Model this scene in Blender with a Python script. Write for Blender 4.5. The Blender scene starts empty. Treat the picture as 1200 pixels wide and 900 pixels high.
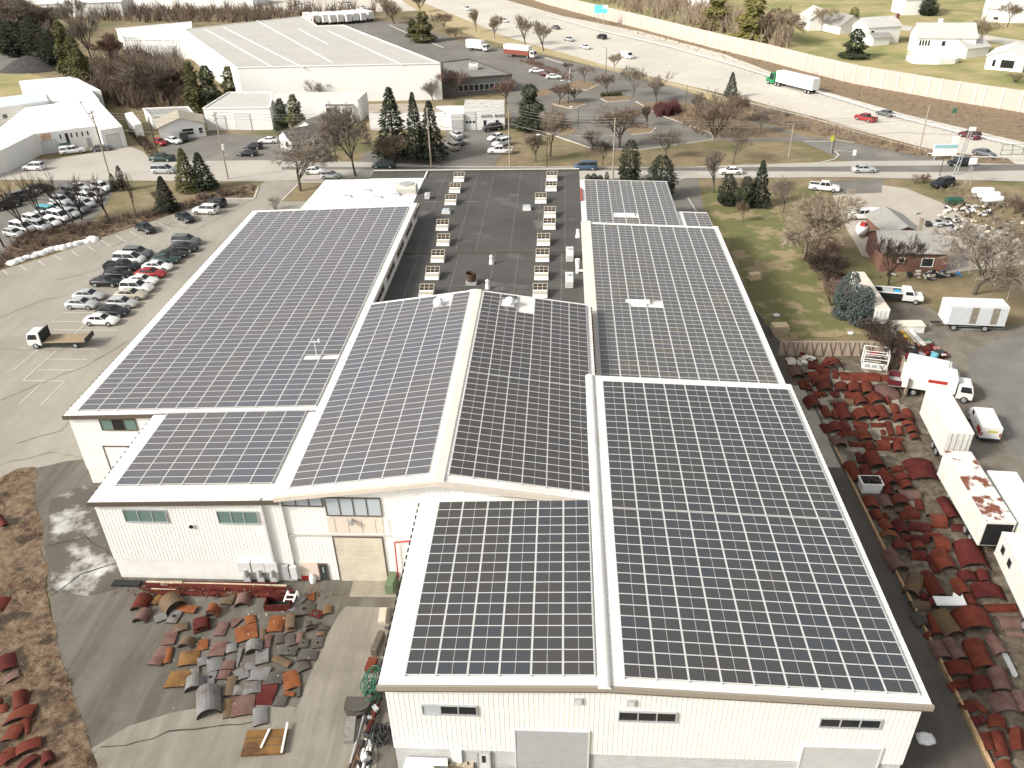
import bpy, math, random
from math import sin, cos, pi, radians, atan2, hypot
from mathutils import Vector, Matrix, noise
random.seed(7)
S = bpy.context.scene
COL = S.collection
# ------------------------------------------------------------------ camera
F_PX, PITCH, YAW, ROLL, H = 968.76, radians(31.631), radians(-4.012), radians(-1.702), 52.675
FW = Vector((sin(YAW)*cos(PITCH), cos(YAW)*cos(PITCH), -sin(PITCH)))
R0 = Vector((cos(YAW), -sin(YAW), 0)); U0 = R0.cross(FW)
RT = R0*cos(ROLL)+U0*sin(ROLL); UP = -R0*sin(ROLL)+U0*cos(ROLL)
def G(u, v, z=0.):
    """survey point of the photo -> place on the level z"""
    d = FW+RT*((u-600)/F_PX)-UP*((v-450)/F_PX); t = (z-H)/d.z
    return (d.x*t, d.y*t)
def FY(u, v, Y):
    d = FW+RT*((u-600)/F_PX)-UP*((v-450)/F_PX); t = Y/d.y
    return (d.x*t, H+d.z*t)
def ZA(u, v, vt):
    x, y = G(u, v); lo, hi = 0, 60
    for _ in range(40):
        m = (lo+hi)/2; d = Vector((x, y, m-H)); vv = 450-F_PX*d.dot(UP)/d.dot(FW)
        if vv > vt: lo = m
        else: hi = m
    return lo
cam = bpy.data.cameras.new('camera'); co = bpy.data.objects.new('camera', cam); COL.objects.link(co)
co.matrix_world = Matrix(((RT.x, UP.x, -FW.x, 0), (RT.y, UP.y, -FW.y, 0), (RT.z, UP.z, -FW.z, H), (0, 0, 0, 1)))
cam.sensor_width = 36; cam.lens = F_PX/1200*36; cam.clip_start = 1; cam.clip_end = 6000
S.camera = co
# ------------------------------------------------------------------ materials
MATS = {}
def mat(name, c, rough=.8, var=.0, scale=1., c2=None, metal=0., bump=0., spec=.5, detail=5, lo=.35, hi=.65, c3=None, s3=.15, m3=(.5, .6), streak=None):
    if name in MATS: return MATS[name]
    m = bpy.data.materials.new(name); m.use_nodes = True; N = m.node_tree.nodes; L = m.node_tree.links
    b = N['Principled BSDF']; b.inputs['Roughness'].default_value = rough; b.inputs['Metallic'].default_value = metal
    b.inputs['Specular IOR Level'].default_value = spec
    c = tuple(c)+(1,) if len(c) == 3 else c
    b.inputs['Base Color'].default_value = c; m.diffuse_color = c
    if var or c2 or bump:
        tc = N.new('ShaderNodeTexCoord'); no = N.new('ShaderNodeTexNoise')
        no.inputs['Scale'].default_value = scale; no.inputs['Detail'].default_value = detail; no.inputs['Roughness'].default_value = .65
        geo = N.new('ShaderNodeNewGeometry'); L.new(geo.outputs['Position'], no.inputs['Vector'])
        r = N.new('ShaderNodeValToRGB'); r.color_ramp.elements[0].position = lo; r.color_ramp.elements[1].position = hi
        if c2 is None: c2 = tuple(min(1, x*(1+var)) for x in c[:3]); ca = tuple(x*(1-var) for x in c[:3])
        else: ca = c[:3]
        r.color_ramp.elements[0].color = ca+(1,); r.color_ramp.elements[1].color = tuple(c2)+(1,)
        L.new(no.outputs['Fac'], r.inputs[0]); out = r.outputs[0]
        if c3 is not None:
            n3 = N.new('ShaderNodeTexNoise'); n3.inputs['Scale'].default_value = s3; n3.inputs['Detail'].default_value = 7; n3.inputs['Roughness'].default_value = .6
            L.new(geo.outputs['Position'], n3.inputs['Vector'])
            r3 = N.new('ShaderNodeValToRGB'); r3.color_ramp.elements[0].position = m3[0]; r3.color_ramp.elements[1].position = m3[1]
            L.new(n3.outputs['Fac'], r3.inputs[0]); mx = N.new('ShaderNodeMix'); mx.data_type = 'RGBA'
            L.new(r3.outputs[0], mx.inputs['Factor']); L.new(out, mx.inputs['A']); mx.inputs['B'].default_value = tuple(c3)+(1,)
            out = mx.outputs['Result']
        if streak is not None:      # worn wheel tracks: long stains running one way
            sc_, rot_, amt, kx = streak
            mp = N.new('ShaderNodeMapping'); mp.inputs['Rotation'].default_value = (0, 0, rot_); mp.inputs['Scale'].default_value = (kx, .05, 1); L.new(geo.outputs['Position'], mp.inputs['Vector'])
            n4 = N.new('ShaderNodeTexNoise'); n4.inputs['Scale'].default_value = 1.; n4.inputs['Detail'].default_value = 4; n4.inputs['Roughness'].default_value = .7; n4.inputs['Distortion'].default_value = .3; L.new(mp.outputs[0], n4.inputs['Vector'])
            r4 = N.new('ShaderNodeMapRange'); r4.inputs['From Min'].default_value = .42; r4.inputs['From Max'].default_value = .72; r4.inputs['To Max'].default_value = amt; L.new(n4.outputs['Fac'], r4.inputs['Value'])
            m4 = N.new('ShaderNodeMix'); m4.data_type = 'RGBA'; L.new(r4.outputs[0], m4.inputs['Factor']); L.new(out, m4.inputs['A']); m4.inputs['B'].default_value = tuple(sc_)+(1,); out = m4.outputs['Result']
        L.new(out, b.inputs['Base Color'])
        if bump:
            bp = N.new('ShaderNodeBump'); bp.inputs['Strength'].default_value = bump; bp.inputs['Distance'].default_value = .15
            L.new(no.outputs['Fac'], bp.inputs['Height']); L.new(bp.outputs[0], b.inputs['Normal'])
    MATS[name] = m
    return m
def pvmat(name, c, line, lw=.07):
    m = bpy.data.materials.new(name); m.use_nodes = True; N = m.node_tree.nodes; L = m.node_tree.links
    b = N['Principled BSDF']; b.inputs['Roughness'].default_value = .22; b.inputs['Specular IOR Level'].default_value = .5
    uv = N.new('ShaderNodeTexCoord'); sp = N.new('ShaderNodeSeparateXYZ'); L.new(uv.outputs['UV'], sp.inputs[0])
    ms = []
    for k in 'XY':
        f = N.new('ShaderNodeMath'); f.operation = 'FRACT'; L.new(sp.outputs[k], f.inputs[0])
        g = N.new('ShaderNodeMath'); g.operation = 'LESS_THAN'; g.inputs[1].default_value = lw*(1.6 if k == 'Y' else 1); L.new(f.outputs[0], g.inputs[0]); ms.append(g)
    mxx = N.new('ShaderNodeMath'); mxx.operation = 'MAXIMUM'; L.new(ms[0].outputs[0], mxx.inputs[0]); L.new(ms[1].outputs[0], mxx.inputs[1])
    mx = N.new('ShaderNodeMix'); mx.data_type = 'RGBA'; L.new(mxx.outputs[0], mx.inputs['Factor'])
    mx.inputs['A'].default_value = tuple(c)+(1,); mx.inputs['B'].default_value = tuple(line)+(1,)
    L.new(mx.outputs['Result'], b.inputs['Base Color']); MATS[name] = m
    return m
# ------------------------------------------------------------------ mesh builder
class MB:
    def __init__(s): s.v = []; s.f = []; s.m = []; s.uv = []; s.mats = []; s.sm = []
    def mi(s, m):
        if m not in s.mats: s.mats.append(m)
        return s.mats.index(m)
    def face(s, pts, m, uv=None, smooth=False):
        i = len(s.v); s.v += [tuple(p) for p in pts]; s.f.append(tuple(range(i, i+len(pts)))); s.m.append(s.mi(m)); s.uv.append(uv); s.sm.append(smooth)
    def poly(s, verts, faces, m, smooth=False):
        i = len(s.v); s.v += [tuple(p) for p in verts]; k = s.mi(m)
        for f in faces: s.f.append(tuple(i+j for j in f)); s.m.append(k); s.uv.append(None); s.sm.append(smooth)
    def box(s, x0, x1, y0, y1, z0, z1, m, M=None):
        vs = [Vector((x, y, z)) for z in (z0, z1) for y in (y0, y1) for x in (x0, x1)]
        if M is not None: vs = [M @ p for p in vs]
        s.poly(vs, [(0, 2, 3, 1), (4, 5, 7, 6), (0, 1, 5, 4), (2, 6, 7, 3), (0, 4, 6, 2), (1, 3, 7, 5)], m)
    def prism(s, pts, z0, z1, m, mt=None):
        a = sum(pts[i][0]*pts[(i+1) % len(pts)][1]-pts[(i+1) % len(pts)][0]*pts[i][1] for i in range(len(pts)))
        if a < 0: pts = pts[::-1]
        n = len(pts); zt = z1 if isinstance(z1, (list, tuple)) else [z1]*n
        if a < 0 and isinstance(z1, (list, tuple)): zt = zt[::-1]
        vs = [(p[0], p[1], z0) for p in pts]+[(p[0], p[1], z) for p, z in zip(pts, zt)]
        s.poly(vs, [(i, (i+1) % n, n+(i+1) % n, n+i) for i in range(n)]+[tuple(range(n-1, -1, -1))], m)
        s.poly(vs[n:], [tuple(range(n))], mt or m)
    def tube(s, p0, p1, r0, r1=None, n=6, m=None, cap=True, smooth=True):
        r1 = r0 if r1 is None else r1; p0 = Vector(p0); p1 = Vector(p1); d = (p1-p0)
        if d.length < 1e-6: return
        d.normalize(); a = d.orthogonal().normalized(); b = d.cross(a)
        vs = [p0+(a*cos(2*pi*i/n)+b*sin(2*pi*i/n))*r0 for i in range(n)]+[p1+(a*cos(2*pi*i/n)+b*sin(2*pi*i/n))*r1 for i in range(n)]
        fs = [(i, (i+1) % n, n+(i+1) % n, n+i) for i in range(n)]
        s.poly(vs, fs, m, smooth)
        if cap: s.poly(vs, [tuple(range(n-1, -1, -1)), tuple(range(n, 2*n))], m)
    def loft(s, rings, m, smooth=False, closed=True, cap=True):
        n = len(rings[0]); vs = [p for r in rings for p in r]; fs = []
        for k in range(len(rings)-1):
            for i in range(n if closed else n-1): fs.append((k*n+i, k*n+(i+1) % n, (k+1)*n+(i+1) % n, (k+1)*n+i))
        s.poly(vs, fs, m, smooth)
        if cap: s.poly(vs, [tuple(range(n-1, -1, -1)), tuple(range((len(rings)-1)*n, len(rings)*n))], m)
    def mesh(s, name, off=None):
        me = bpy.data.meshes.new(name)
        vs = s.v if off is None else [(p[0]-off[0], p[1]-off[1], p[2]-off[2]) for p in s.v]
        me.from_pydata(vs, [], s.f)
        for m in s.mats: me.materials.append(m)
        me.polygons.foreach_set('material_index', s.m)
        me.polygons.foreach_set('use_smooth', s.sm)
        if any(u is not None for u in s.uv):
            ul = me.uv_layers.new(name='UVMap'); k = 0; dat = []
            for f, u in zip(s.f, s.uv):
                for j in range(len(f)): dat += list(u[j]) if u else [.5, .5]
            ul.data.foreach_set('uv', dat)
        me.update()
        return me
    def build(s, name, parent=None, off=None, **k):
        return obj(name, s.mesh(name, off), parent, **k)
def obj(name, me, parent=None, loc=None, rz=None):
    o = bpy.data.objects.new(name, me); COL.objects.link(o)
    if parent is not None: o.parent = parent
    if loc: o.location = loc
    if rz is not None: o.rotation_euler = (0, 0, rz)
    return o
LABELS = {}
def tag(o, label, cat, group=None):
    n = LABELS.get(label, 0); LABELS[label] = n+1
    o['label'] = label; o['category'] = cat
    if group: o['group'] = group
    return o
def thing(name, label, cat, loc=(0, 0, 0), rz=0, group=None):
    o = bpy.data.objects.new(name, None); COL.objects.link(o); o.location = loc; o.rotation_euler = (0, 0, rz); o.empty_display_size = .5
    return tag(o, label, cat, group)
def kids(o): return KID.get(o.name, [])
KID = {}
def track(root):
    """remember the family of a finished prototype"""
    def rec(o):
        ch = [c for c in COL.objects if c.parent == o]; KID[o.name] = ch
        for c in ch: rec(c)
    rec(root)
def track_new(root, objs):
    for o in [root]+objs: KID[o.name] = []
    for o in objs: KID[o.parent.name].append(o)
def dup(root, loc, rz, label, group=None, scale=None):
    def rec(o, par):
        c = o.copy(); COL.objects.link(c); c.parent = par
        for k in KID.get(o.name, []): rec(k, c)
        return c
    r = rec(root, None); r.location = loc; r.rotation_euler = (0, 0, rz)
    if scale: r.scale = scale if isinstance(scale, (tuple, list)) else (scale,)*3
    r['label'] = label; LABELS[label] = LABELS.get(label, 0)+1
    if group: r['group'] = group
    return r
class Fam:
    """collects the parts of a prototype"""
    def __init__(s, root): s.root = root; s.o = []
    def add(s, name, mb, parent=None, label=None):
        o = obj(name, mb.mesh(name) if isinstance(mb, MB) else mb, parent or s.root); s.o.append(o)
        if label: o['label'] = label
        return o
    def done(s): track_new(s.root, s.o); return s.root
def struct(name, mb_or_mesh):
    o = obj(name, mb_or_mesh.mesh(name) if isinstance(mb_or_mesh, MB) else mb_or_mesh); o['kind'] = 'structure'; return o
def stuff(o): o['kind'] = 'stuff'; return o
def rot(M_loc, ang): return Matrix.Translation(M_loc) @ Matrix.Rotation(ang, 4, 'Z')
# palette
W_SID = mat('cream painted siding', (.80, .79, .745), .55, .03, .5)
W_ROOF = mat('white painted roof metal', (.80, .785, .74), .5, 0, .5, (.83, .82, .785), c3=(.68, .65, .58), s3=.35, m3=(.55, .75)); SEAMM = mat('roof seam shadow grey', (.62, .60, .55), .6)
W_BLK = mat('white painted block', (.72, .71, .67), .8, .06, .8)
G_BLK = mat('grey painted block', (.42, .42, .41), .85, .1, .9)
TRIM = mat('tan brown trim', (.30, .26, .21), .5)
DTRIM = mat('dark brown trim', (.10, .08, .06), .5)
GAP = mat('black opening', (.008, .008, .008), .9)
ALU = mat('bright aluminium', (.80, .80, .79), .35, metal=.15)
GREY = mat('grey painted metal', (.38, .39, .39), .5, .05, 2)
LGREY = mat('pale grey painted metal', (.6, .6, .58), .5, .05, 2)
GLASSD = mat('dark window glass', (.02, .022, .025), .08)
GLASSG = mat('green tinted glass', (.13, .20, .17), .15)
GLASSB = mat('pale dusty glass', (.42, .46, .48), .2)
WHITE = mat('white gloss paint', (.80, .80, .78), .35)
WHITER = mat('white flat paint', (.78, .77, .73), .7, .05, .6)
CONC = mat('concrete', (.40, .37, .32), .9, .12, .7)
WOODC = mat('pale timber', (.50, .38, .22), .8, .2, 3)
WOODP = mat('grey weathered pole timber', (.35, .30, .24), .9, .15, 4)
WOODD = mat('dark pole timber', (.07, .055, .04), .9, .15, 4)
RUBBER = mat('tyre rubber', (.015, .015, .015), .8)
RED = mat('red paint', (.42, .03, .03), .5)
TANW = mat('tan steel', (.52, .43, .34), .7, .1, 1)
PEACH = mat('faded peach siding', (.68, .56, .47), .6, .05, .6)
BRICK = mat('red brick', (.19, .095, .07), .9, .25, 6)
# ------------------------------------------------------------------ the ground
def jit(poly, amp, step=1.5):
    out = []
    for i in range(len(poly)):
        a = Vector(poly[i]); b = Vector(poly[(i+1) % len(poly)]); L_ = (b-a).length; n = max(1, min(120, int(L_/step)))
        for k in range(n):
            p = a.lerp(b, k/n)
            if amp: p = p+Vector((noise.noise((p.x*.35, p.y*.35, 1.)), noise.noise((p.x*.35, p.y*.35, 9.))))*amp*2
            out.append((p.x, p.y))
    return out
LAY = {}
def sheet(name, px, layer, m, amp=0., world=False, step=1.5):
    LAY[layer] = LAY.get(layer, 0)+1
    pts = [tuple(p) for p in px] if world else [G(*p) for p in px]
    pts = jit(pts, amp, step) if amp else pts
    a = sum(pts[i][0]*pts[(i+1) % len(pts)][1]-pts[(i+1) % len(pts)][0]*pts[i][1] for i in range(len(pts)))
    if a < 0: pts = pts[::-1]
    b = MB(); b.face([(x, y, .004+.018*layer+.004*(LAY[layer] % 5)) for x, y in pts], m); return struct(name, b)
GRASS = mat('winter grass', (.19, .145, .075), .95, 0, .35, (.26, .205, .12), c3=(.12, .115, .042), s3=.06, m3=(.47, .62), bump=.3)
GRASSY = mat('sunlit straw grass', (.30, .26, .10), .95, 0, .12, (.40, .33, .17), c3=(.20, .21, .07), s3=.05, m3=(.45, .6))
LAWN = mat('lawn with tyre marks', (.13, .135, .045), .95, 0, .5, (.16, .155, .06), c3=(.30, .235, .13), s3=.22, m3=(.50, .58), bump=.3)
ASPL = mat('sun bleached asphalt', (.305, .28, .235), .92, 0, .12, (.34, .315, .268), c3=(.255, .232, .195), s3=.07, m3=(.5, .68), streak=((.24, .218, .18), .6, .6, .35))
ASPD = mat('old dark asphalt', (.082, .072, .057), .92, 0, .22, (.115, .102, .082), c3=(.165, .148, .12), s3=.13, m3=(.54, .72), streak=((.20, .183, .152), -.35, .55, .6))
ASPN = mat('fresh dark asphalt', (.068, .059, .048), .92, 0, .2, (.095, .083, .069), c3=(.14, .127, .108), s3=.1, m3=(.55, .7), streak=((.12, .107, .09), 0, .6, .7))
ROADM = mat('pale road surface', (.40, .37, .32), .92, 0, .1, (.46, .43, .375))
HWYM = mat('highway concrete', (.50, .465, .40), .9, 0, .05, (.58, .54, .465))
ROADD = mat('grey road surface', (.145, .134, .116), .92, 0, .1, (.19, .178, .155), c3=(.24, .225, .195), s3=.08, m3=(.55, .7))
TRACK = mat('dusty driveway', (.235, .212, .172), .95, 0, .35, (.28, .255, .21), c3=(.185, .165, .132), s3=.15, m3=(.5, .65), bump=.2, streak=((.155, .138, .11), .22, .8, .7))
DIRT = mat('trampled brown dirt', (.065, .050, .034), .97, 0, 1.4, (.17, .14, .10), c3=(.27, .235, .175), s3=.3, m3=(.55, .66), bump=.8)
GRAV = mat('gravel yard', (.17, .148, .117), .95, 0, .5, (.23, .205, .168), c3=(.115, .096, .075), s3=.09, m3=(.48, .6), bump=.4, streak=((.10, .085, .066), .5, .6, .4))
MULCH = mat('leaf litter', (.11, .065, .035), .97, 0, 1.2, (.22, .16, .10), c3=(.045, .030, .018), s3=.5, m3=(.5, .6), bump=1.)
BANK = mat('dry bank grass', (.17, .12, .07), .97, 0, .6, (.26, .19, .115), bump=.8)
BANKY = mat('pale dry verge grass', (.36, .29, .15), .97, 0, .3, (.44, .35, .20), bump=.4)
PAINT = mat('worn line paint', (.62, .60, .54), .8, .12, 2)
g = MB(); g.face([(-3000, -300, 0), (3000, -300, 0), (3000, 5000, 0), (-3000, 5000, 0)], GRASS); struct('ground', g)
sheet('parking_lot', [(-200, 390), (-60, 338), (0, 317), (50, 303), (118, 279), (182, 258), (215, 247), (262, 233), (298, 233), (303, 219), (318, 206), (340, 200), (440, 200), (620, 210), (620, 500), (110, 600), (98, 538), (42, 548), (0, 566), (-200, 640)], 1, ASPL, .15)
sheet('yard', [(42, 548), (98, 538), (200, 470), (620, 470), (620, 640), (520, 1100), (140, 1100), (118, 900), (90, 830), (66, 760), (60, 700), (48, 640), (40, 590)], 2, ASPD, .12)
sheet('worn_asphalt', [(118, 905), (108, 878), (150, 852), (200, 836), (300, 817), (345, 830), (335, 1000), (200, 1000)], 3, TRACK, .1)
sheet('driveway', [(404, 712), (458, 713), (455, 745), (452, 800), (440, 860), (440, 1000), (322, 1000), (338, 850), (355, 817), (372, 773), (384, 743), (396, 722)], 4, TRACK, .15)
sheet('salt_stains', [(60, 585), (100, 570), (135, 600), (146, 690), (100, 700), (62, 690), (52, 640)], 3, mat('salt stained asphalt', (.082, .072, .057), .92, 0, .22, (.115, .102, .082), c3=(.60, .59, .56), s3=.22, m3=(.50, .66)), .2)
sheet('concrete_slab', [(935, 428), (1000, 425), (1050, 455), (1062, 500), (1040, 535), (985, 545), (958, 480)], 3, mat('pale dusty slab', (.36, .33, .27), .9, 0, .6, (.24, .20, .15), c3=(.12, .10, .07), s3=.35, m3=(.5, .6)), .4)
sheet('concrete_pad', [(414.5, 681), (464, 681), (464, 701), (409.5, 700.5)], 5, mat('stained concrete', (.27, .24, .19), .9, .15, .8))
sheet('service_lane', [(21, 10), (29.2, 10), (29.2, 50), (29, 96), (25.5, 112), (24.5, 124), (21, 124)], 1, ASPN, world=True)
sheet('concrete_apron', [(905, 452), (940, 452), (955, 480), (985, 548), (940, 548)], 2, mat('pale concrete', (.36, .33, .27), .9, .1, .4), .1)
sheet('scrapyard_ground', [(912, 418), (1032, 416), (1075, 430), (1110, 520), (1160, 600), (1230, 700), (1400, 900), (1300, 1100), (1250, 1100), (1161, 900), (978, 526), (935, 455)], 1, DIRT, .2)
sheet('gravel_yard', [(1032, 412), (1045, 398), (1040, 362), (1060, 350), (1140, 383), (1200, 380), (1400, 400), (1500, 800), (1300, 760), (1170, 610), (1125, 540), (1075, 440)], 2, GRAV, .3)
sheet('dark_gravel', [(1133, 425), (1150, 405), (1185, 395), (1300, 400), (1350, 560), (1200, 545), (1160, 480)], 3, mat('dark wet gravel', (.15, .145, .13), .9, 0, .25, (.20, .19, .165), c3=(.24, .21, .17), s3=.12, m3=(.55, .65), bump=.3), .4)
sheet('lawn', [(822, 226), (862, 213), (905, 238), (950, 300), (990, 355), (1010, 392), (910, 400), (880, 345), (850, 285), (836, 262)], 1, LAWN, .5)
sheet('leaf_litter', [(0, 562), (22, 548), (42, 546), (46, 600), (50, 660), (62, 715), (72, 775), (92, 840), (122, 905), (150, 1000), (-200, 1000), (-200, 640)], 3, MULCH, .25, step=.7)
sheet('planting_strip', [(-200, 385), (-60, 330), (0, 300), (40, 262), (100, 262), (180, 246), (262, 222), (300, 217), (296, 232), (262, 232), (182, 257), (118, 278), (50, 301), (0, 316)], 2, MULCH, .2)
sheet('concrete_lot', [(975, 229), (1002, 226), (1034, 217), (1062, 221), (1110, 240), (1140, 262), (1175, 268), (1200, 285), (1200, 310), (1110, 320), (1010, 300), (985, 255)], 1, mat('pale lot concrete', (.42, .38, .32), .9, .06, .2), .1)
sheet('asphalt_patch', [(962, 212), (1035, 210), (1033, 226), (978, 228)], 2, ROADD, .1)
sheet('side_lane', [(760, 200), (816, 204), (826, 252), (790, 262), (760, 250)], 1, ROADD)
sheet('road', [(-700, 176), (0, 186), (180, 190), (300, 188), (420, 190), (520, 195), (800, 196), (1000, 189), (1200, 188), (1700, 186), (1700, 222), (1200, 213), (1000, 208), (800, 209), (700, 210), (430, 208), (300, 213), (0, 211), (-700, 203)], 3, ROADM)
sheet('road_lane', [(330, 196), (520, 196), (700, 197), (930, 196), (1110, 194), (1200, 193), (1700, 190), (1700, 197), (1200, 200), (1100, 202), (900, 201), (520, 199), (330, 199)], 4, ROADD)
sheet('shop_forecourt', [(185, 168), (215, 163), (240, 155), (330, 160), (345, 188), (300, 190), (195, 190)], 1, ROADD)
sheet('shop_apron', [(60, 187), (105, 180), (150, 171), (168, 178), (180, 191), (60, 190)], 2, ROADM)
sheet('body_shop_lot', [(420, 190), (430, 178), (480, 178), (520, 165), (525, 148), (578, 147), (590, 175), (578, 196), (430, 196)], 1, ROADD)
sheet('car_lot', [(-200, 320), (0, 245), (35, 232), (60, 206), (128, 212), (132, 226), (118, 250), (60, 292), (0, 316), (-200, 390)], 1, ROADD)
sheet('office_lot', [(400, 30), (430, 24), (470, 26), (545, 50), (620, 62), (720, 83), (800, 104), (836, 124), (935, 158), (985, 166), (1090, 182), (1130, 192), (1000, 193), (940, 166), (870, 166), (835, 164), (750, 176), (690, 173), (655, 161), (625, 151), (600, 141), (590, 110), (520, 84)], 1, ROADD)
for i, q in enumerate([[(647, 122), (660, 118), (684, 120), (686, 124), (670, 128), (648, 126)], [(667, 97), (680, 94), (698, 98), (700, 103), (688, 106), (670, 104)], [(704, 114), (720, 110), (740, 113), (738, 118), (712, 119)],
        [(730, 152), (750, 148), (768, 150), (762, 156), (740, 158)], [(655, 152), (665, 147), (677, 152), (670, 158), (655, 160)], [(622, 108), (640, 104), (648, 108), (640, 113), (626, 113)]]):
    sheet('planting_island', q, 2, BANK)
sheet('access_verge', [(740, 122), (790, 118), (836, 128), (930, 160), (870, 164), (826, 156), (770, 134)], 2, BANK, .2)
sheet('verge', [(470, 0), (500, 0), (560, 25), (640, 52), (720, 74), (800, 98), (870, 120), (860, 128), (800, 105), (720, 84), (640, 64), (560, 45), (500, 20)], 2, BANKY)
sheet('highway', [(430, -22), (530, -22), (575, -5), (660, 19), (750, 37), (850, 64), (955, 104), (1060, 134), (1200, 167), (1500, 232), (1500, 290), (1200, 196), (1100, 180), (1000, 150), (880, 118), (800, 99), (700, 74), (600, 45), (500, 5)], 3, HWYM)
sheet('highway_bank', [(530, -22), (600, -22), (640, 5), (700, 20), (800, 45), (900, 71), (1000, 97), (1100, 116), (1200, 132), (1500, 180), (1500, 232), (1200, 167), (1060, 134), (955, 104), (850, 64), (750, 37), (660, 19), (575, -5)], 2, BANK, .2)
sheet('median_strip', [(900, 134), (950, 136), (1000, 150), (1100, 178), (1180, 186), (1190, 193), (1120, 190), (1060, 180), (960, 158), (900, 140)], 4, BANK, .15)
sheet('field', [(600, -60), (1800, -60), (1800, 190), (1200, 131), (1100, 115), (1000, 96), (800, 45), (700, 20), (640, 5)], 1, GRASSY)
sheet('street', [(1000, 19), (1060, 30), (1120, 36), (1200, 48), (1400, 70), (1400, 78), (1200, 56), (1120, 42), (1060, 36), (1000, 25)], 2, HWYM)
sheet('far_lot', [(30, -15), (600, -15), (500, 12), (400, 16), (240, 10), (60, 14)], 1, HWYM)
sheet('field', [(-100, 60), (30, 85), (85, 100), (100, 130), (0, 140), (-200, 120)], 1, GRASSY)
sheet('verge', [(330, 236), (352, 214), (380, 214), (364, 236)], 3, GRASS)
sheet('dark_gravel', [(0, 65), (45, 62), (70, 80), (20, 86), (-60, 84)], 2, ROADD)
# painted lines
def stripe(pts, layer=2, w=.13, name='parking_stripes'):
    b = MB()
    for (u0, v0, u1, v1) in pts:
        a = Vector(G(u0, v0)); c = Vector(G(u1, v1)); d = (c-a).normalized(); n = Vector((-d.y, d.x))*w/2; z = .024+.018*layer
        q = [(a-n), (c-n), (c+n), (a+n)]; b.face([(p.x, p.y, z) for p in q], PAINT)
    return struct(name, b)
Z5 = lambda L_: [(a/4, 200+b/4, c/4, 200+d/4) for a, b, c, d in L_]
stripe(Z5([(10, 465, 38, 488), (95, 445, 125, 467), (180, 422, 208, 444), (253, 398, 288, 420), (335, 377, 372, 403), (410, 352, 445, 377), (475, 328, 520, 355), (543, 305, 592, 335), (610, 285, 668, 317), (748, 248, 802, 277), (820, 232, 870, 258),
    (290, 668, 640, 668), (240, 708, 560, 710), (250, 748, 550, 750), (300, 790, 505, 793), (88, 837, 458, 838), (225, 885, 410, 886), (175, 936, 358, 936), (108, 986, 305, 988), (88, 1098, 205, 990), (305, 988, 192, 1100), (180, 840, 65, 935), (395, 725, 108, 986),
    (930, 350, 960, 352), (905, 390, 935, 392), (860, 428, 890, 430), (810, 470, 840, 472), (780, 510, 800, 512), (745, 550, 775, 552), (700, 590, 730, 592), (660, 628, 690, 630)]))
stripe([(970, 162, 1001, 168), (980, 177, 1000, 178), (942, 166, 975, 166), (1192, 192, 1215, 196)], 4, .35, 'road_markings')
stripe([(806, 232, 816, 248), (790, 213, 815, 204)], 2, .2, 'road_markings')
stripe([(607, 47, 575, 37), (640, 53, 668, 62), (700, 75, 760, 92), (780, 97, 850, 114), (870, 119, 1000, 151), (1000, 151, 1110, 180), (600, 4, 660, 21), (660, 21, 750, 39), (750, 39, 850, 66), (850, 66, 955, 106), (955, 106, 1060, 136), (1060, 136, 1200, 169)], 4, .5, 'road_markings')
b = MB()
for i in range(46):   # lane dashes
    for k, (o0, o1) in enumerate((((600, 16), (1200, 176)), ((600, 34), (1200, 187)))):
        t0 = i/46; f = lambda t: (o0[0]+(o1[0]-o0[0])*t, o0[1]+(o1[1]-o0[1])*t+(-8 if k == 0 else -7)*4*t*(1-t)*.6)
        a = Vector(G(*f(t0))); c = Vector(G(*f(t0+.009))); d = (c-a).normalized(); n = Vector((-d.y, d.x))*.16
        b.face([(p.x, p.y, .105) for p in (a-n, c-n, c+n, a+n)], mat('lane paint', (.8, .8, .76)))
struct('road_markings', b)
def cracks(name, lines, m, w, layer, z=None):
    b = MB(); r_ = random.Random(4)
    for L_ in lines:
        P_ = [Vector(G(*q)) for q in L_]; Q = []
        for a, c in zip(P_[:-1], P_[1:]):
            n = max(2, int((c-a).length/.8))
            for k in range(n): p = a.lerp(c, k/n); Q.append(p+Vector((noise.noise((p.x*.5, p.y*.5, 5.)), noise.noise((p.x*.5, p.y*.5, 8.))))*.35)
        Q.append(P_[-1])
        for a, c in zip(Q[:-1], Q[1:]):
            d = (c-a).normalized(); n = Vector((-d.y, d.x))*w*r_.uniform(.25, .7); b.face([(p.x, p.y, z or (.024+.018*layer)) for p in (a-n, c-n, c+n, a+n)], m)
    return struct(name, b)
CRK = mat('pavement crack', (.055, .048, .04), .95)
cracks('pavement_cracks', [[(118, 878), (178, 866), (195, 858), (256, 854), (300, 846)], [(60, 700), (95, 672), (140, 660)], [(55, 640), (100, 632), (128, 650)]], CRK, .1, 4)
cracks('pavement_cracks', [[(0, 409), (60, 410), (130, 407)], [(0, 470), (40, 452), (100, 430), (150, 400)], [(20, 520), (70, 505), (95, 480)], [(0, 372), (50, 352), (90, 345)], [(130, 290), (200, 262), (280, 240)], [(180, 262), (230, 270), (300, 232)], [(0, 545), (60, 530), (98, 538)], [(60, 330), (110, 318), (150, 296)]], mat('pale lot crack', (.23, .208, .172), .95), .09, 3)

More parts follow.
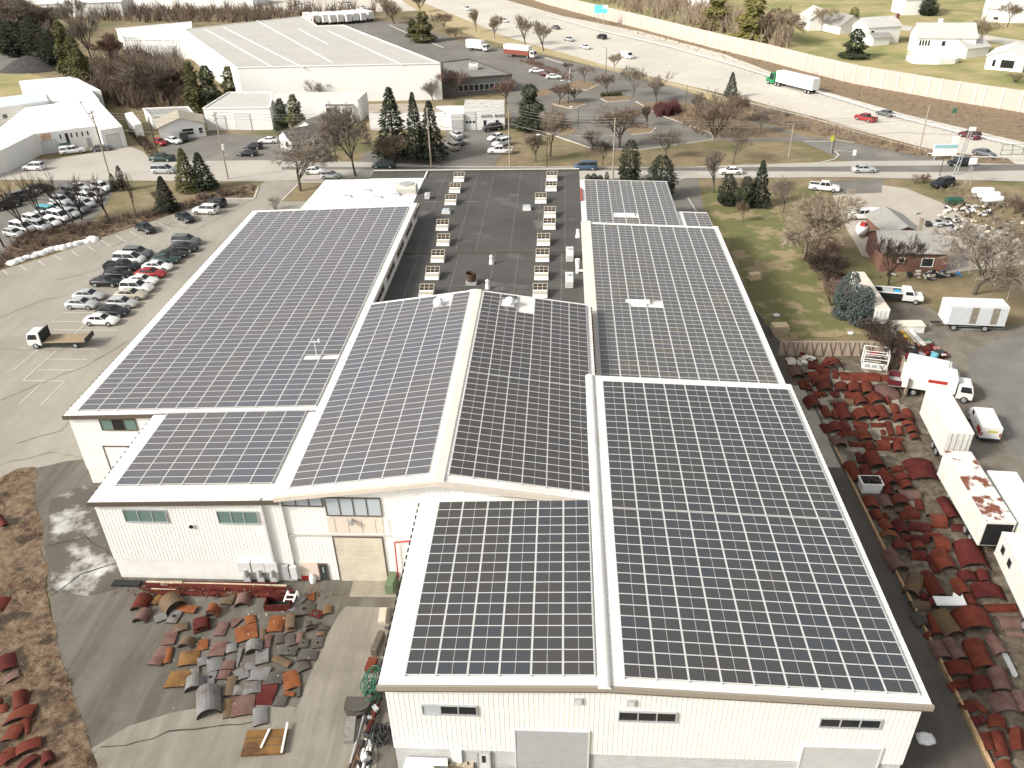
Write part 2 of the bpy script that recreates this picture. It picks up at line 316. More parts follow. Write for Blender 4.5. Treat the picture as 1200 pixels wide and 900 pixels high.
# kerbs and the timber edging
def strip_wall(name, px, w, h, m, world=False, z0=0):
    pts = px if world else [G(*p) for p in px]; b = MB()
    for a, c in zip(pts[:-1], pts[1:]):
        a = Vector(a); c = Vector(c); d = (c-a).normalized(); n = Vector((-d.y, d.x))*w/2
        b.prism([tuple(a-n), tuple(c-n), tuple(c+n), tuple(a+n)], z0, z0+h, m)
    return b
KERB = mat('kerb concrete', (.55, .52, .46), .9, .08, 1)
for q in ([(303, 219), (298, 233), (262, 233)], [(330, 236), (352, 214), (380, 214)], [(600, 141), (625, 151), (655, 161), (690, 173), (750, 176)], [(750, 176), (835, 164), (835, 157), (770, 134), (745, 119)], [(620, 62), (668, 77), (667, 97)], [(647, 122), (670, 128), (686, 122)],
          [(667, 104), (688, 106), (700, 100)], [(704, 116), (712, 120), (738, 118)], [(740, 158), (762, 156), (769, 150)], [(456, 29), (470, 36), (520, 56)], [(956, 192), (978, 187), (983, 182), (979, 178)], [(818, 204), (860, 203), (900, 206)]):
    struct('kerb', strip_wall('kerb', q, .3, .13, KERB))
o = strip_wall('e', [(28.98, 72.9), (29.1, 60), (29.35, 50), (29.5, 36), (29.6, 28)], .15, .28, mat('orange timber', (.46, .30, .17), .8, .2, 2), True).build('timber_edging')
tag(o, 'long orange timber edging between the dark asphalt lane and the rusty shells', 'edging')
b = MB(); random.seed(3)
cen = [G(*p) for p in [(13, 309), (30, 303), (50, 298), (60, 294), (75, 290), (92, 286), (115, 280)]]
for a, c in zip(cen[:-1], cen[1:]):
    n = 7
    for k in range(n):
        x = a[0]+(c[0]-a[0])*k/n+random.uniform(-.3, .3); y = a[1]+(c[1]-a[1])*k/n+random.uniform(-.3, .3); r = random.uniform(.5, .95)
        ring = []
        for j, (rr, zz) in enumerate(((1, 0), (.9, .35), (.6, .6), (.15, .72))):
            ring.append([(x+cos(t*pi/4)*r*rr*random.uniform(.8, 1.2), y+sin(t*pi/4)*r*rr*random.uniform(.8, 1.2), zz*r) for t in range(8)])
        b.loft(ring, mat('old snow', (.85, .84, .80), .8, .05, 2), True)
tag(b.build('snow_bank'), 'white ploughed snow bank along the edge of the parking lot', 'snow bank')
# ------------------------------------------------------------------ buildings
def ribs(b, p0, p1, z0, z1f, m, gap=.32, dep=.018, w=.06, nrm=None):
    """vertical siding ribs on the wall from p0 to p1; z1f gives the top at each x,y"""
    a = Vector(p0); c = Vector(p1); L_ = (c-a).length; d = (c-a)/L_; n = Vector((d.y, -d.x)) if nrm is None else Vector(nrm); k = gap/2
    while k < L_:
        q = a+d*k; zt = z1f(q.x, q.y); u = d*w/2
        P4 = [q-u, q+u, q+u*.5+n*dep, q-u*.5+n*dep]
        b.prism([tuple(p) for p in P4], z0, zt, m); k += gap
def roofslab(b, prof, y0, y1, th, m, seams=.0):
    for (xa, za), (xb, zb) in zip(prof[:-1], prof[1:]):
        vs = [(x, y, z+t) for t in (-th, 0) for y in (y0, y1) for x, z in ((xa, za), (xb, zb))]
        b.poly(vs, [(0, 2, 3, 1), (4, 5, 7, 6), (0, 1, 5, 4), (2, 6, 7, 3), (0, 4, 6, 2), (1, 3, 7, 5)], m)
        if seams:
            y = y0+seams/2
            while y < y1-.1:
                vs = [(x, y+dy, z+t) for t in (.004, .045) for dy in (0, .05) for x, z in ((xa, za), (xb, zb))]
                b.poly(vs, [(4, 5, 7, 6), (0, 1, 5, 4), (2, 6, 7, 3), (0, 4, 6, 2), (1, 3, 7, 5)], SEAMM); y += seams
def window(par, off, x0, x1, z0, z1, Y, glass, n=3, fm=GREY, glasses=None, ax='x', nrm=-1, sill=True):
    """a window lying on the plane y=Y (ax x) or x=Y (ax y)"""
    f = MB(); g_ = []; w = .07
    def bx(b, a0, a1, c0, c1, d0, d1, m):
        lo, hi = min(d0, d1), max(d0, d1)
        if ax == 'x': b.box(a0, a1, Y+lo, Y+hi, c0, c1, m)
        else: b.box(Y+lo, Y+hi, a0, a1, c0, c1, m)
    D = nrm
    bx(f, x0-w, x1+w, z1, z1+w, D*.0, D*.13, fm); bx(f, x0-w, x1+w, z0-w, z0, 0, D*.16, fm)
    bx(f, x0-w, x0, z0, z1, 0, D*.13, fm); bx(f, x1, x1+w, z0, z1, 0, D*.13, fm)
    for k in range(1, n):
        xm = x0+(x1-x0)*k/n; bx(f, xm-.04, xm+.04, z0, z1, D*.0, D*.12, fm)
    fo = f.build('window', par, off); p = MB()
    for k in range(n):
        a = x0+(x1-x0)*k/n; c = x0+(x1-x0)*(k+1)/n; gm = (glasses[k] if glasses else glass)
        bx(p, a+(.04 if k else 0), c-(.04 if k < n-1 else 0), z0, z1, D*.0, D*.075, gm)
    p.build('pane', fo)if False else obj('pane', p.mesh('pane', off), fo)
    return fo
def door(par, off, x0, x1, z0, z1, Y, m, name='garage_door', slats=6, ax='x', nrm=-1, label=None, fm=None, handle=True):
    b = MB(); D = nrm
    def bx(b, a0, a1, c0, c1, d0, d1, m):
        lo, hi = min(d0, d1), max(d0, d1)
        if ax == 'x': b.box(a0, a1, Y+lo, Y+hi, c0, c1, m)
        else: b.box(Y+lo, Y+hi, a0, a1, c0, c1, m)
    for k in range(slats):
        c0 = z0+(z1-z0)*k/slats; c1 = z0+(z1-z0)*(k+1)/slats; bx(b, x0, x1, c0+.015, c1-.015, 0, D*.085, m)
    bx(b, x0, x1, z0, z1, 0, D*.06, m)
    o = obj(name, b.mesh(name, off), par)
    f = MB(); fm = fm or DTRIM
    bx(f, x0-.1, x0, z0, z1+.1, 0, D*.12, fm); bx(f, x1, x1+.1, z0, z1+.1, 0, D*.12, fm); bx(f, x0, x1, z1, z1+.1, 0, D*.12, fm)
    obj('door_frame', f.mesh('door_frame', off), o)
    if label: o['label'] = label
    return o
def eave_gap_dashes(b, x, y0, y1, z, m=GAP, gap=.75, w=.34, dz=.14, t=.13, sgn=-1):  # solid black boxes put in for the shaded gaps along the eave
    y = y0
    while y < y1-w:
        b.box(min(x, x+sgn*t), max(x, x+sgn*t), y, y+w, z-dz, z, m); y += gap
class Bld:
    def __init__(s, name, label, cat, off, group=None):
        s.off = off; s.r = thing(name, label, cat, off, 0, group)
    def part(s, name, mb, par=None, label=None):
        o = obj(name, mb.mesh(name, s.off), par or s.r)
        if label: o['label'] = label
        return o
    def win(s, *a, **k): return window(s.r, s.off, *a, **k)
    def door(s, *a, **k): return door(s.r, s.off, *a, **k)
# ---- front right warehouse
XR, ZR, SR, SL = 2.79, 10.09, .0451, .0376
y0, y1, ya = 34.02, 70.55, 52.1
B = Bld('warehouse', 'cream metal warehouse with low gable front, two grey doors and a long ridge cap', 'warehouse', (5.6, 34.02, 0))
w = MB(); x0, x1 = -11.08, 22.29
zl, zr_ = ZR-SL*(XR-x0)-.2, ZR-SR*(x1-XR)-.2
zt = lambda x, y=0: (ZR-SL*(XR-x)-.2) if x < XR else (ZR-SR*(x-XR)-.2)
ZS = 2.8
prof = [(x0, ZS), (x1, ZS), (x1, zr_), (XR, ZR-.2), (x0, zl)]
w.poly([(x, y0, z) for x, z in prof], [(0, 1, 2, 3, 4)], W_SID)
w.poly([(x1, y0, ZS), (x1, y1, ZS), (x1, y1, zr_), (x1, y0, zr_)], [(0, 1, 2, 3)], W_SID)
w.poly([(x0, ya, ZS), (x0, y0, ZS), (x0, y0, zl), (x0, ya, zl)], [(0, 1, 2, 3)], W_SID)
w.poly([(XR, y1, 0), (x1, y1, 0), (x1, y1, zr_), (XR, y1, ZR-.2)], [(3, 2, 1, 0)], W_SID)
ribs(w, (x0, y0), (x1, y0), ZS, zt, W_SID); ribs(w, (x1, y0), (x1, y1), ZS, lambda x, y: zr_, W_SID); ribs(w, (x0, ya), (x0, y0), ZS, lambda x, y: zl, W_SID)
B.part('wall', w)
w = MB(); w.prism([(x0+.06, y0+.06), (x1-.06, y0+.06), (x1-.06, y1), (XR, y1), (XR, ya), (x0+.06, ya)], 0, ZS, G_BLK)
for k in range(1, 14): w.box(x0+.06, x1-.06, y0+.045, y0+.06, k*.2-.01, k*.2+.01, LGREY)
B.part('base_course', w)
w = MB(); roofslab(w, [(XR, ZR), (x1+.3, ZR-SR*(x1+.3-XR))], y0-.3, y1+.2, .18, W_ROOF, .6)
roofslab(w, [(x0-.3, ZR-SL*(XR-x0+.3)), (XR, ZR)], y0-.3, ya-.02, .18, W_ROOF, .6)
eave_gap_dashes(w, x0-.302, y0-.2, ya-.1, zl+.17, sgn=-1); eave_gap_dashes(w, x1+.302, y0, y1, zr_+.1, sgn=1, w=.2)
rf = B.part('roof', w)
w = MB()
for (xa, za), (xb, zb) in (((x0-.36, ZR-SL*(XR-x0+.36)), (XR, ZR)), ((XR, ZR), (x1+.36, ZR-SR*(x1+.36-XR)))):
    vs = [(x, y, z+t) for t in (-.42, .06) for y in (y0-.48, y0-.303) for x, z in ((xa, za), (xb, zb))]
    w.poly(vs, [(0, 2, 3, 1), (4, 5, 7, 6), (0, 1, 5, 4), (2, 6, 7, 3), (0, 4, 6, 2), (1, 3, 7, 5)], TRIM)
    vs = [(x, y, z+t) for t in (-.40, -.33) for y in (y0-.50, y0-.482) for x, z in ((xa, za), (xb, zb))]
    w.poly(vs, [(0, 2, 3, 1), (4, 5, 7, 6), (0, 1, 5, 4), (2, 6, 7, 3), (0, 4, 6, 2), (1, 3, 7, 5)], DTRIM)
B.part('fascia', w, rf)
w = MB()
pr = [(-.42, .0), (-.36, .13), (-.18, .22), (0, .25), (.18, .22), (.36, .13), (.42, .0)]
w.loft([[(XR+a, y, ZR+.02+b) for a, b in pr] for y in (y0-.55, y1)], W_ROOF, True, closed=True)
B.part('ridge_cap', w, rf)
def P2(pa, pb, Y):
    a = FY(*pa, Y); c = FY(*pb, Y); return a[0], c[0], min(a[1], c[1]), max(a[1], c[1])
xa, xb, za, zb = P2((495, 825.3), (558.5, 836.5), y0); B.win(xa, xb, za, zb, y0, GLASSD, 3, GREY, [GLASSB, GLASSD, GLASSD])
xa, xb, za, zb = P2((726, 833), (791, 844.5), y0); B.win(xa, xb, za, zb, y0, GLASSD, 3, GREY)
xa, xb, za, zb = P2((962.5, 841), (1029.5, 852), y0); B.win(xa, xb, za, zb, y0, GLASSD, 3, GREY)
for q in (((672, 817.5), (682.5, 824.5)), ((735, 819.5), (744.5, 826.5))):
    xa, xb, za, zb = P2(*q, y0); v = MB(); v.box(xa, xb, y0-.14, y0, za, zb, GREY)
    for k in range(4): v.box(xa+.06, xb-.06, y0-.17, y0-.14, za+.06+k*(zb-za-.1)/4, za+.1+k*(zb-za-.1)/4, LGREY)
    B.part('wall_vent', v)
xa, xb, za, zb = P2((604, 854.5), (688, 898), y0); B.door(xa, xb, .02, zb, y0, GREY, fm=LGREY)
xa, xb, za, zb = P2((942, 874), (1026, 898), y0); B.door(xa, xb, .02, zb, y0, mat('pale grey door', (.5, .5, .49), .5, .05, 1), fm=LGREY)
xa, xb, za, zb = P2((560, 881), (574, 899), y0); dd = B.door(xa, xb, .02, zb, y0, LGREY, 'door', 1, fm=GREY)
v = MB(); v.box(xa+.25, xb-.25, y0-.12, y0-.08, zb-1., zb-.3, GLASSD); B.part('door_window', v, dd)
xa, xb, za, zb = P2((528.5, 879), (542.5, 899), y0); v = MB(); v.box(xa, xb, y0-.1, y0+.05, .3, zb, WHITE); B.part('wall_panel', v)
# ---- gabled hall in the middle
HX, HZ, HL, HR_, hy0, hy1 = -10.0, 11.72, .1435, .147, 52.1, 87.0
hx0, hx1 = -23.1, 3.1
hz = lambda x, y=0: (HZ-HL*(HX-x) if x < HX else HZ-HR_*(x-HX))-.2
B = Bld('gabled_hall', 'tall cream gabled hall with a big roller door, upper glazing and cream ridge strip', 'building', (-10, 52.1, 0))
w = MB(); w.poly([(x, hy0, z) for x, z in ((hx0, 0), (-11.1, 0), (-11.1, 9), (2.79, 9), (hx1, 9), (hx1, hz(hx1)), (HX, HZ-.2), (hx0, hz(hx0)))], [tuple(range(8))], W_SID)
w.poly([(x, hy1, z) for x, z in ((hx0, 6), (hx1, 6), (hx1, hz(hx1)), (HX, HZ-.2), (hx0, hz(hx0)))], [(4, 3, 2, 1, 0)], W_SID)
w.poly([(hx1, hy0, 6), (hx1, hy1, 6), (hx1, hy1, hz(hx1)), (hx1, hy0, hz(hx1))], [(0, 1, 2, 3)], W_SID)
w.poly([(hx0, hy1, 6), (hx0, hy0, 6), (hx0, hy0, hz(hx0)), (hx0, hy1, hz(hx0))], [(0, 1, 2, 3)], W_SID)
ribs(w, (hx0, hy0), (-11.5, hy0), 0, hz, W_SID); ribs(w, (-11.2, hy0), (hx1, hy0), 9.4, hz, W_SID)
B.part('wall', w)
w = MB(); roofslab(w, [(hx0-.1, hz(hx0)+.2), (HX, HZ), (hx1+.25, hz(hx1)+.17)], hy0-.5, hy1+.2, .16, W_ROOF, .6)
eave_gap_dashes(w, hx1+.255, hy0+20, hy1, hz(hx1)+.1, sgn=1)
rf = B.part('roof', w)
w = MB()
for (xa, za), (xb, zb) in (((hx0-.3, hz(hx0)+.2), (HX, HZ)), ((HX, HZ), (hx1+.1, hz(hx1)+.2))):
    vs = [(x, y, z+t) for t in (-.34, .05) for y in (hy0-.85, hy0-.503) for x, z in ((xa, za), (xb, zb))]
    w.poly(vs, [(0, 2, 3, 1), (4, 5, 7, 6), (0, 1, 5, 4), (2, 6, 7, 3), (0, 4, 6, 2), (1, 3, 7, 5)], mat('pale tan gutter', (.60, .53, .45), .5, .05, 1))
B.part('gutter', w, rf)
w = MB(); w.loft([[(HX+a, y, HZ+.03+b) for a, b in ((-.75, -.1), (-.7, .02), (0, .1), (.7, .02), (.75, -.1))] for y in (hy0-.6, hy1+.1)], mat('cream ridge metal', (.74, .70, .62), .5, .04, .8))
B.part('ridge_cap', w, rf)
def PP(z0, sc, a, b_): return (z0[0]+a/sc, z0[1]+b_/sc)
O4 = (260, 560)
xa, xb, za, zb = P2(PP(O4, 6, 418, 128), PP(O4, 6, 708, 192), hy0); B.win(xa, xb, za, zb, hy0, GLASSB, 3, DTRIM)
xa, xb, za, zb = P2(PP(O4, 6, 722, 138), PP(O4, 6, 1125, 262), hy0); B.win(xa, xb, za, zb, hy0, GLASSB, 4, DTRIM)
xa, xb, za, zb = P2(PP(O4, 6, 735, 272), PP(O4, 6, 1140, 388), hy0); v = MB(); v.box(xa, xb, hy0-.07, hy0, za, zb, PEACH)
for k in range(5): v.box(xa+.6+k*1.15, xa+.66+k*1.15, hy0-.09, hy0-.07, za+.1, zb-.15, GREY)
B.part('infill_panel', v)
xa, xb, za, zb = P2(PP(O4, 6, 785, 412), PP(O4, 6, 1165, 700), hy0); B.door(xa, xb, .02, zb, hy0, mat('beige roller door', (.55, .49, .39), .6, .08, .8), 'roller_door', 10, fm=DTRIM)
xa, xb, za, zb = P2(PP(O4, 6, 685, 605), PP(O4, 6, 755, 722), hy0); dd = B.door(xa, xb, .02, zb, hy0, mat('dark green door', (.04, .05, .045), .4), 'door', 1)
v = MB(); v.box(xa+.25, xb-.25, hy0-.12, hy0-.08, zb-.9, zb-.3, GLASSB); B.part('door_window', v, dd)
v = MB(); a = FY(*PP(O4, 6, 550, 590), hy0); c = FY(*PP(O4, 6, 670, 590), hy0); v.box(a[0], c[0], hy0-.07, hy0, .0, a[1], PEACH); B.part('wall_panel', v)
v = MB(); a = FY(*PP(O4, 6, 920, 294), hy0); v.tube((a[0], hy0-.5, a[1]), (a[0], hy0-.08, a[1]+.1), .3, .12, 10, GREY); B.part('wall_lamp', v)
v = MB(); PIPE = mat('dull galvanised pipe', (.4, .38, .35), .5); p = [FY(*PP(O4, 6, *q), hy0) for q in ((498, 615), (462, 410), (500, 395), (1200, 400))]
for a, c in zip(p[:-1], p[1:]): v.tube((a[0], hy0-.16, a[1]), (c[0], hy0-.16, c[1]), .05, n=5, m=PIPE)
B.part('conduit', v)
v = MB(); O2 = (440, 560); p = [FY(*PP(O2, 6, *q), hy0) for q in ((165, 690), (138, 440), (262, 428))]
for a, c in zip(p[:-1], p[1:]): v.tube((a[0], hy0-.25, a[1]), (c[0], hy0-.25, c[1]), .07, n=6, m=RED)
B.part('pipe', v, label='red vertical pipe bent at the top')
# ---- left hall (big) and its front wing share one roof plane
LZ = lambda x, y=0: 8.62+.0335*(x+47.82)
def shed(name, label, cat, x0, x1, y0, y1, zf, zs, sides, base=W_BLK, seams=.6, trim=DTRIM, roofm=W_ROOF, ov=.3):
    B = Bld(name, label, cat, ((x0+x1)/2, y0, 0)); w = MB()
    q = [(x0, y0), (x1, y0), (x1, y1), (x0, y1)]
    for i in range(4):
        a, c = q[i], q[(i+1) % 4]
        w.poly([(a[0], a[1], zs), (c[0], c[1], zs), (c[0], c[1], zf(*c)-.2), (a[0], a[1], zf(*a)-.2)], [(0, 1, 2, 3)], W_SID)
        if i in sides: ribs(w, a, c, zs, lambda x, y: zf(x, y)-.2, W_SID)
    B.part('wall', w)
    if zs > 0:
        w = MB(); w.prism([(x0+.05, y0+.05), (x1-.05, y0+.05), (x1-.05, y1-.05), (x0+.05, y1-.05)], 0, zs, base); B.part('base_course', w)
    w = MB(); roofslab(w, [(x0-ov, zf(x0-ov, 0)), (x1, zf(x1, 0))], y0-ov, y1, .18, roofm, seams)
    eave_gap_dashes(w, x0-ov-.002, y0, y1, zf(x0, 0)-.02, sgn=-1, w=.25)
    rf = B.part('roof', w)
    w = MB(); vs = [(x, y, z+t) for t in (-.38, .05) for y in (y0-ov-.1, y0-ov-.003) for x, z in ((x0-ov-.05, zf(x0-ov, 0)), (x1, zf(x1, 0)))]
    w.poly(vs, [(0, 2, 3, 1), (4, 5, 7, 6), (0, 1, 5, 4), (2, 6, 7, 3), (0, 4, 6, 2), (1, 3, 7, 5)], trim); B.part('fascia', w, rf)
    return B, rf
B, rf = shed('warehouse_hall', 'long white warehouse hall beside the car park under the widest solar roof', 'warehouse', -48.5, -22.75, 65.1, 122.8, LZ, 1.9, (0, 1, 3))
O7 = (60, 420)
a = FY(*PP(O7, 6, 340, 425), 65.1); c = FY(*PP(O7, 6, 597, 500), 65.1); B.win(a[0], c[0]+.2, c[1], a[1], 65.1, GLASSG, 3, DTRIM, [GLASSG, GAP, GLASSG])
a = FY(*PP(O7, 6, 372, 618), 65.1); B.door(a[0], a[0]+4.4, .02, a[1], 65.1, mat('white door', (.7, .7, .69), .5), fm=DTRIM)
w = MB(); w.box(-23.1, -22.5, 65.1, 122.8, LZ(-22.8)-.1, LZ(-22.8)+.28, W_ROOF); B.part('parapet', w, rf)
for k in range(5):
    yy = 90+k*7.5; window(B.r, B.off, yy, yy+5.2, 8.0, 8.75, -22.75, GLASSD, 3, TANW, ax='y', nrm=1)
B, rf = shed('warehouse_wing', 'white warehouse wing with two green tinted windows above the pile of long rusty bars', 'warehouse', -39.2, -23.12, 51.83, 65.08, LZ, 2.25, (0, 3))
O3 = (80, 540)
a = FY(*PP(O3, 6, 385, 342), 51.83); c = FY(*PP(O3, 6, 690, 425), 51.83); B.win(a[0], c[0]+.15, c[1], a[1], 51.83, GLASSG, 3, GREY)
a = FY(*PP(O4, 6, -35, 232), 51.83); c = FY(*PP(O4, 6, 262, 316), 51.83); B.win(a[0], c[0], c[1], a[1], 51.83, GLASSG, 3, GREY)
p = [FY(*PP(O4, 6, *q), 51.83) for q in ((272, 160), (345, 470), (380, 640))]
v = MB(); v.box(p[0][0]-.1, p[0][0]+.1, 51.5, 51.78, .3, p[0][1]+.2, LGREY); v.box(p[0][0]-.5, p[0][0]+.1, 51.5, 51.78, p[0][1]+.1, p[0][1]+.35, LGREY); B.part('downpipe', v)
for k, u in enumerate((160, 258, 348)):
    a = FY(*PP(O4, 6, u, 590), 51.83); v = MB(); v.box(a[0]-.55, a[0]+.55, 51.45, 51.83, a[1]-.9, a[1]+.2, LGREY); v.tube((a[0], 51.4, a[1]-1.3), (a[0], 51.5, a[1]-.6), .22, .22, 10, GREY)
    v.box(a[0]-.3, a[0]+.3, 51.4, 51.83, a[1]-2., a[1]-1.3, G_BLK); B.part('electric_meter', v)
v = MB(); v.box(FY(*PP(O4, 6, 430, 620), 51.83)[0], FY(*PP(O4, 6, 470, 620), 51.83)[0], 51.5, 51.83, .5, 2.1, GREY); v.box(FY(*PP(O4, 6, 480, 620), 51.83)[0], FY(*PP(O4, 6, 525, 620), 51.83)[0], 51.5, 51.83, .6, 2., LGREY); B.part('electric_cabinet', v)
a = FY(*PP(O3, 6, 868, 455), 51.83); v = MB(); v.tube((a[0], 51.6, a[1]), (a[0], 51.83, a[1]), .17, .17, 10, GAP); v.tube((a[0], 51.72, a[1]), (a[0], 51.83, a[1]), .3, .3, 12, W_SID); B.part('flue_outlet', v)
# ---- flat roofed middle building
ROOFB = mat('black roof membrane', (.058, .055, .050), .75, 0, .12, (.085, .08, .073), c3=(.15, .145, .13), s3=.16, m3=(.58, .72))
B = Bld('flat_roof_building', 'flat roofed building with black membrane roof and two rows of skylights', 'building', (-10, 87.2, 0))
w = MB(); w.prism([(-22.72, 87.2), (2.95, 87.2), (2.95, 147.4), (-34.5, 147.4), (-34.5, 143.8), (-24.6, 143.8), (-24.6, 123), (-22.72, 123)], 0, 6.98, W_BLK, ROOFB); B.part('wall', w)
w = MB()
for a, c in (((-24.6, 147.4), (2.95, 147.4)), ((-34.5, 147.4), (-24.6, 147.4))):
    w.box(a[0], c[0], a[1]-.3, a[1], 6.98, 7.25, DTRIM)
    w.box(a[0], c[0], a[1]+.003, a[1]+.25, 6.9, 7.3, W_SID)
w.box(-24.7, -24.45, 143.8, 147.1, 6.98, 7.2, WHITER); w.box(-22.7, -9, 109.3, 109.5, 6.98, 7.1, DTRIM); w.box(-9, 2.9, 109.6, 109.85, 6.98, 7.12, DTRIM)
B.part('parapet', w)
w = MB(); SEAM = mat('roof seam tape', (.15, .145, .13), .8, .2, 1)
for x in (-20.3, -14.6, -9.5, -6.2, -2.9, -.1):
    w.box(x-.06, x+.06, 88, 109.2, 6.985, 6.996, SEAM)
for x in (-21, -15.3, -12.3, -7.5, -3.7, .4): w.box(x-.05, x+.05, 110, 147, 6.985, 6.996, SEAM)
w.box(-22.6, 2.8, 98.4, 98.5, 6.985, 6.993, SEAM); w.box(-22.6, -14, 131, 131.3, 6.985, 6.993, SEAM); B.part('roof_seams', w)
# ---- white flat roof block
B = Bld('flat_roof_building', 'low block with bright white flat roof and a beige rooftop unit', 'building', (-34, 123, 0))
w = MB(); w.prism([(-43.0, 122.9), (-24.65, 122.9), (-24.65, 143.7), (-42.4, 143.0)], 0, 7.0, W_BLK, mat('white roof membrane', (.86, .85, .82), .6, .02, .5))
B.part('wall', w)
# ---- right rear slope and rear end block
RZ = lambda x, y=0: 8.3-.045*(x-3.7)
B, rf = shed('warehouse_hall', 'right rear warehouse hall whose solar roof has one white gap in it', 'warehouse', 2.98, 22.6, 70.85, 118.0, RZ, 1.5, (1,), trim=W_ROOF, ov=.02)
w = MB(); w.box(2.75, 4.15, 87.2, 118.1, 8.1, 8.48, mat('cream cap metal', (.70, .66, .57), .5, .05, .6)); B.part('parapet', w, rf)
w = MB(); w.box(3.4, 3.7, 71, 87, 7.4, 8.6, TANW); B.part('gutter', w, rf)
w = MB(); w.box(22.35, 22.95, 70.9, 118, RZ(22.6)-.15, RZ(22.6)+.1, W_ROOF); B.part('gutter', w, rf)
EZ = lambda x, y=0: 6.95-.03*(x-3.6)
B, rf = shed('warehouse_hall', 'rearmost solar roofed hall next to the two tall dark conifers', 'warehouse', 2.98, 18.1, 118.2, 142.4, EZ, 1.5, (1,), trim=W_ROOF, ov=.02)
w = MB(); w.box(2.98, 3.2, 131, 137, 6.9, 7.3, RED); B.part('flashing', w, rf)
B, rf = shed('lean_to', 'narrow lean-to with a small solar roof beside the lawn', 'building', 18.3, 23.0, 118.3, 128.4, lambda x, y=0: 6.1-.04*(x-18.5), 1.5, (1,), trim=W_ROOF, ov=.02)
# ------------------------------------------------------------------ solar arrays
PVM = {'front': [((.054, .056, .057), (.10, .102, .105)), ((.052, .057, .063), (.10, .104, .11)), ((.058, .056, .054), (.105, .102, .10))],
       'brown': [((.058, .050, .048), (.12, .115, .11)), ((.054, .050, .052), (.12, .115, .11)), ((.062, .052, .047), (.13, .115, .11))],
       'grey': [((.075, .072, .070), (.22, .22, .22)), ((.085, .082, .082), (.22, .22, .22)), ((.095, .085, .070), (.24, .22, .19))],
       'blue': [((.112, .109, .118), (.22, .22, .225)), ((.105, .108, .124), (.215, .22, .235)), ((.122, .110, .115), (.23, .215, .22))]}  # pale purple sky reflection is mixed into these base colours
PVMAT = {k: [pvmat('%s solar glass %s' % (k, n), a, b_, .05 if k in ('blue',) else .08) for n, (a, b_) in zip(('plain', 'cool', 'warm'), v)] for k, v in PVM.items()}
FRM = mat('silver panel frame', (.60, .60, .58), .4); MIDL = mat('grey mid bar', (.42, .42, .41), .5)
def panel(b, x, y, z, sx, mi_, mats, mid, s):
    """one module: its lower left corner at x, y on the roof plane of slope s"""
    Lx, Ly = 1.95, .98; zz = lambda xx, t: z+s*(xx-x)+t
    gx = .04; gy = .032; m = mats[mi_]
    def q(xa, xb, ya, yb, t, mm, uv=None): b.face([(xa, ya, zz(xa, t)), (xb, ya, zz(xb, t)), (xb, yb, zz(xb, t)), (xa, yb, zz(xa, t))], mm, uv)
    q(x, x+Lx, y, y+gy, .05, FRM); q(x, x+Lx, y+Ly-gy, y+Ly, .05, FRM); q(x, x+gx, y+gy, y+Ly-gy, .05, FRM); q(x+Lx-gx, x+Lx, y+gy, y+Ly-gy, .05, FRM)
    if mid:
        c = x+Lx/2; q(x+gx, c-.018, y+gy, y+Ly-gy, .045, m, [(0, 0), (6, 0), (6, 6), (0, 6)]); q(c+.018, x+Lx-gx, y+gy, y+Ly-gy, .045, m, [(0, 0), (6, 0), (6, 6), (0, 6)]); q(c-.018, c+.018, y+gy, y+Ly-gy, .05, MIDL)
    else: q(x+gx, x+Lx-gx, y+gy, y+Ly-gy, .045, m, [(0, 0), (12, 0), (12, 6), (0, 6)])
    for (xa, ya_, xb, yb_) in ((x, y, x+Lx, y), (x+Lx, y, x+Lx, y+Ly), (x+Lx, y+Ly, x, y+Ly), (x, y+Ly, x, y)):
        b.face([(xa, ya_, zz(xa, 0)), (xb, yb_, zz(xb, 0)), (xb, yb_, zz(xb, .05)), (xa, ya_, zz(xa, .05))], FRM)
def array(label, x0, y0, nc, nr, zf, kind, mid, skip=(), rp=1.0, cp=2.0, gaps=(), lift=.13):
    root = thing('solar_array', label, 'solar array', (x0, y0, zf(x0)), 0, 'solar arrays on the roofs')
    mats = PVMAT[kind]; s = (zf(x0+2)-zf(x0))/2; cells = []
    for j in range(nr):
        for i in range(nc):
            if (i, j) in skip: continue
            cells.append((i, j))
    protos = []
    for k in range(3):
        b = MB(); panel(b, 0, 0, 0, 0, k, mats, mid, s); protos.append(b.mesh('solar_panel'))
    rest = MB(); rnd = random.Random(len(label)*7+nc)
    for n, (i, j) in enumerate(cells):
        gy = sum(.14 for g_ in gaps if j >= g_)
        x = i*cp; y = j*rp+gy; z = zf(x0+x)-zf(x0)+lift
        t = noise.noise((x*.12+x0, y*.09, 3.))+rnd.uniform(-.35, .35); k = 0 if abs(t) < .25 else (1 if t > 0 else 2)
        if n < 100: obj('solar_panel', protos[k], root, (x, y, z))
        else: panel(rest, x, y, z, 0, k, mats, mid, s)
    if len(cells) > 100: stuff(rest.build('solar_panel', root))
    r = MB()
    for i in range(nc+1):     # mounting rails show as the pale lines between the columns
        xx = i*cp-.035; zz = zf(x0+xx)-zf(x0)
        r.box(xx-.045, xx+.045, -.05, nr*rp+.1+.14*len(gaps), zz+.046, zz+lift+.03, FRM)
    r.build('mounting_rails', root)
    return root
zR = lambda x, y=0: ZR-SR*(x-XR); zL = lambda x, y=0: ZR+SL*(x-XR)
array('dark solar array on the front right roof slope, the one nearest the rusty scrapyard', 4.03, 34.35, 9, 35, zR, 'front', True, gaps=(16,))
array('small black solar array six panels wide on the lower front roof under the gable', -9.75, 34.4, 6, 17, zL, 'front', True, rp=.995)
array('bluish solar array on the left slope of the gabled hall', -22.35, 52.45, 6, 34, lambda x, y=0: HZ-HL*(HX-x), 'blue', False, skip=[(4, 33), (4, 32), (4, 31)], cp=1.965)
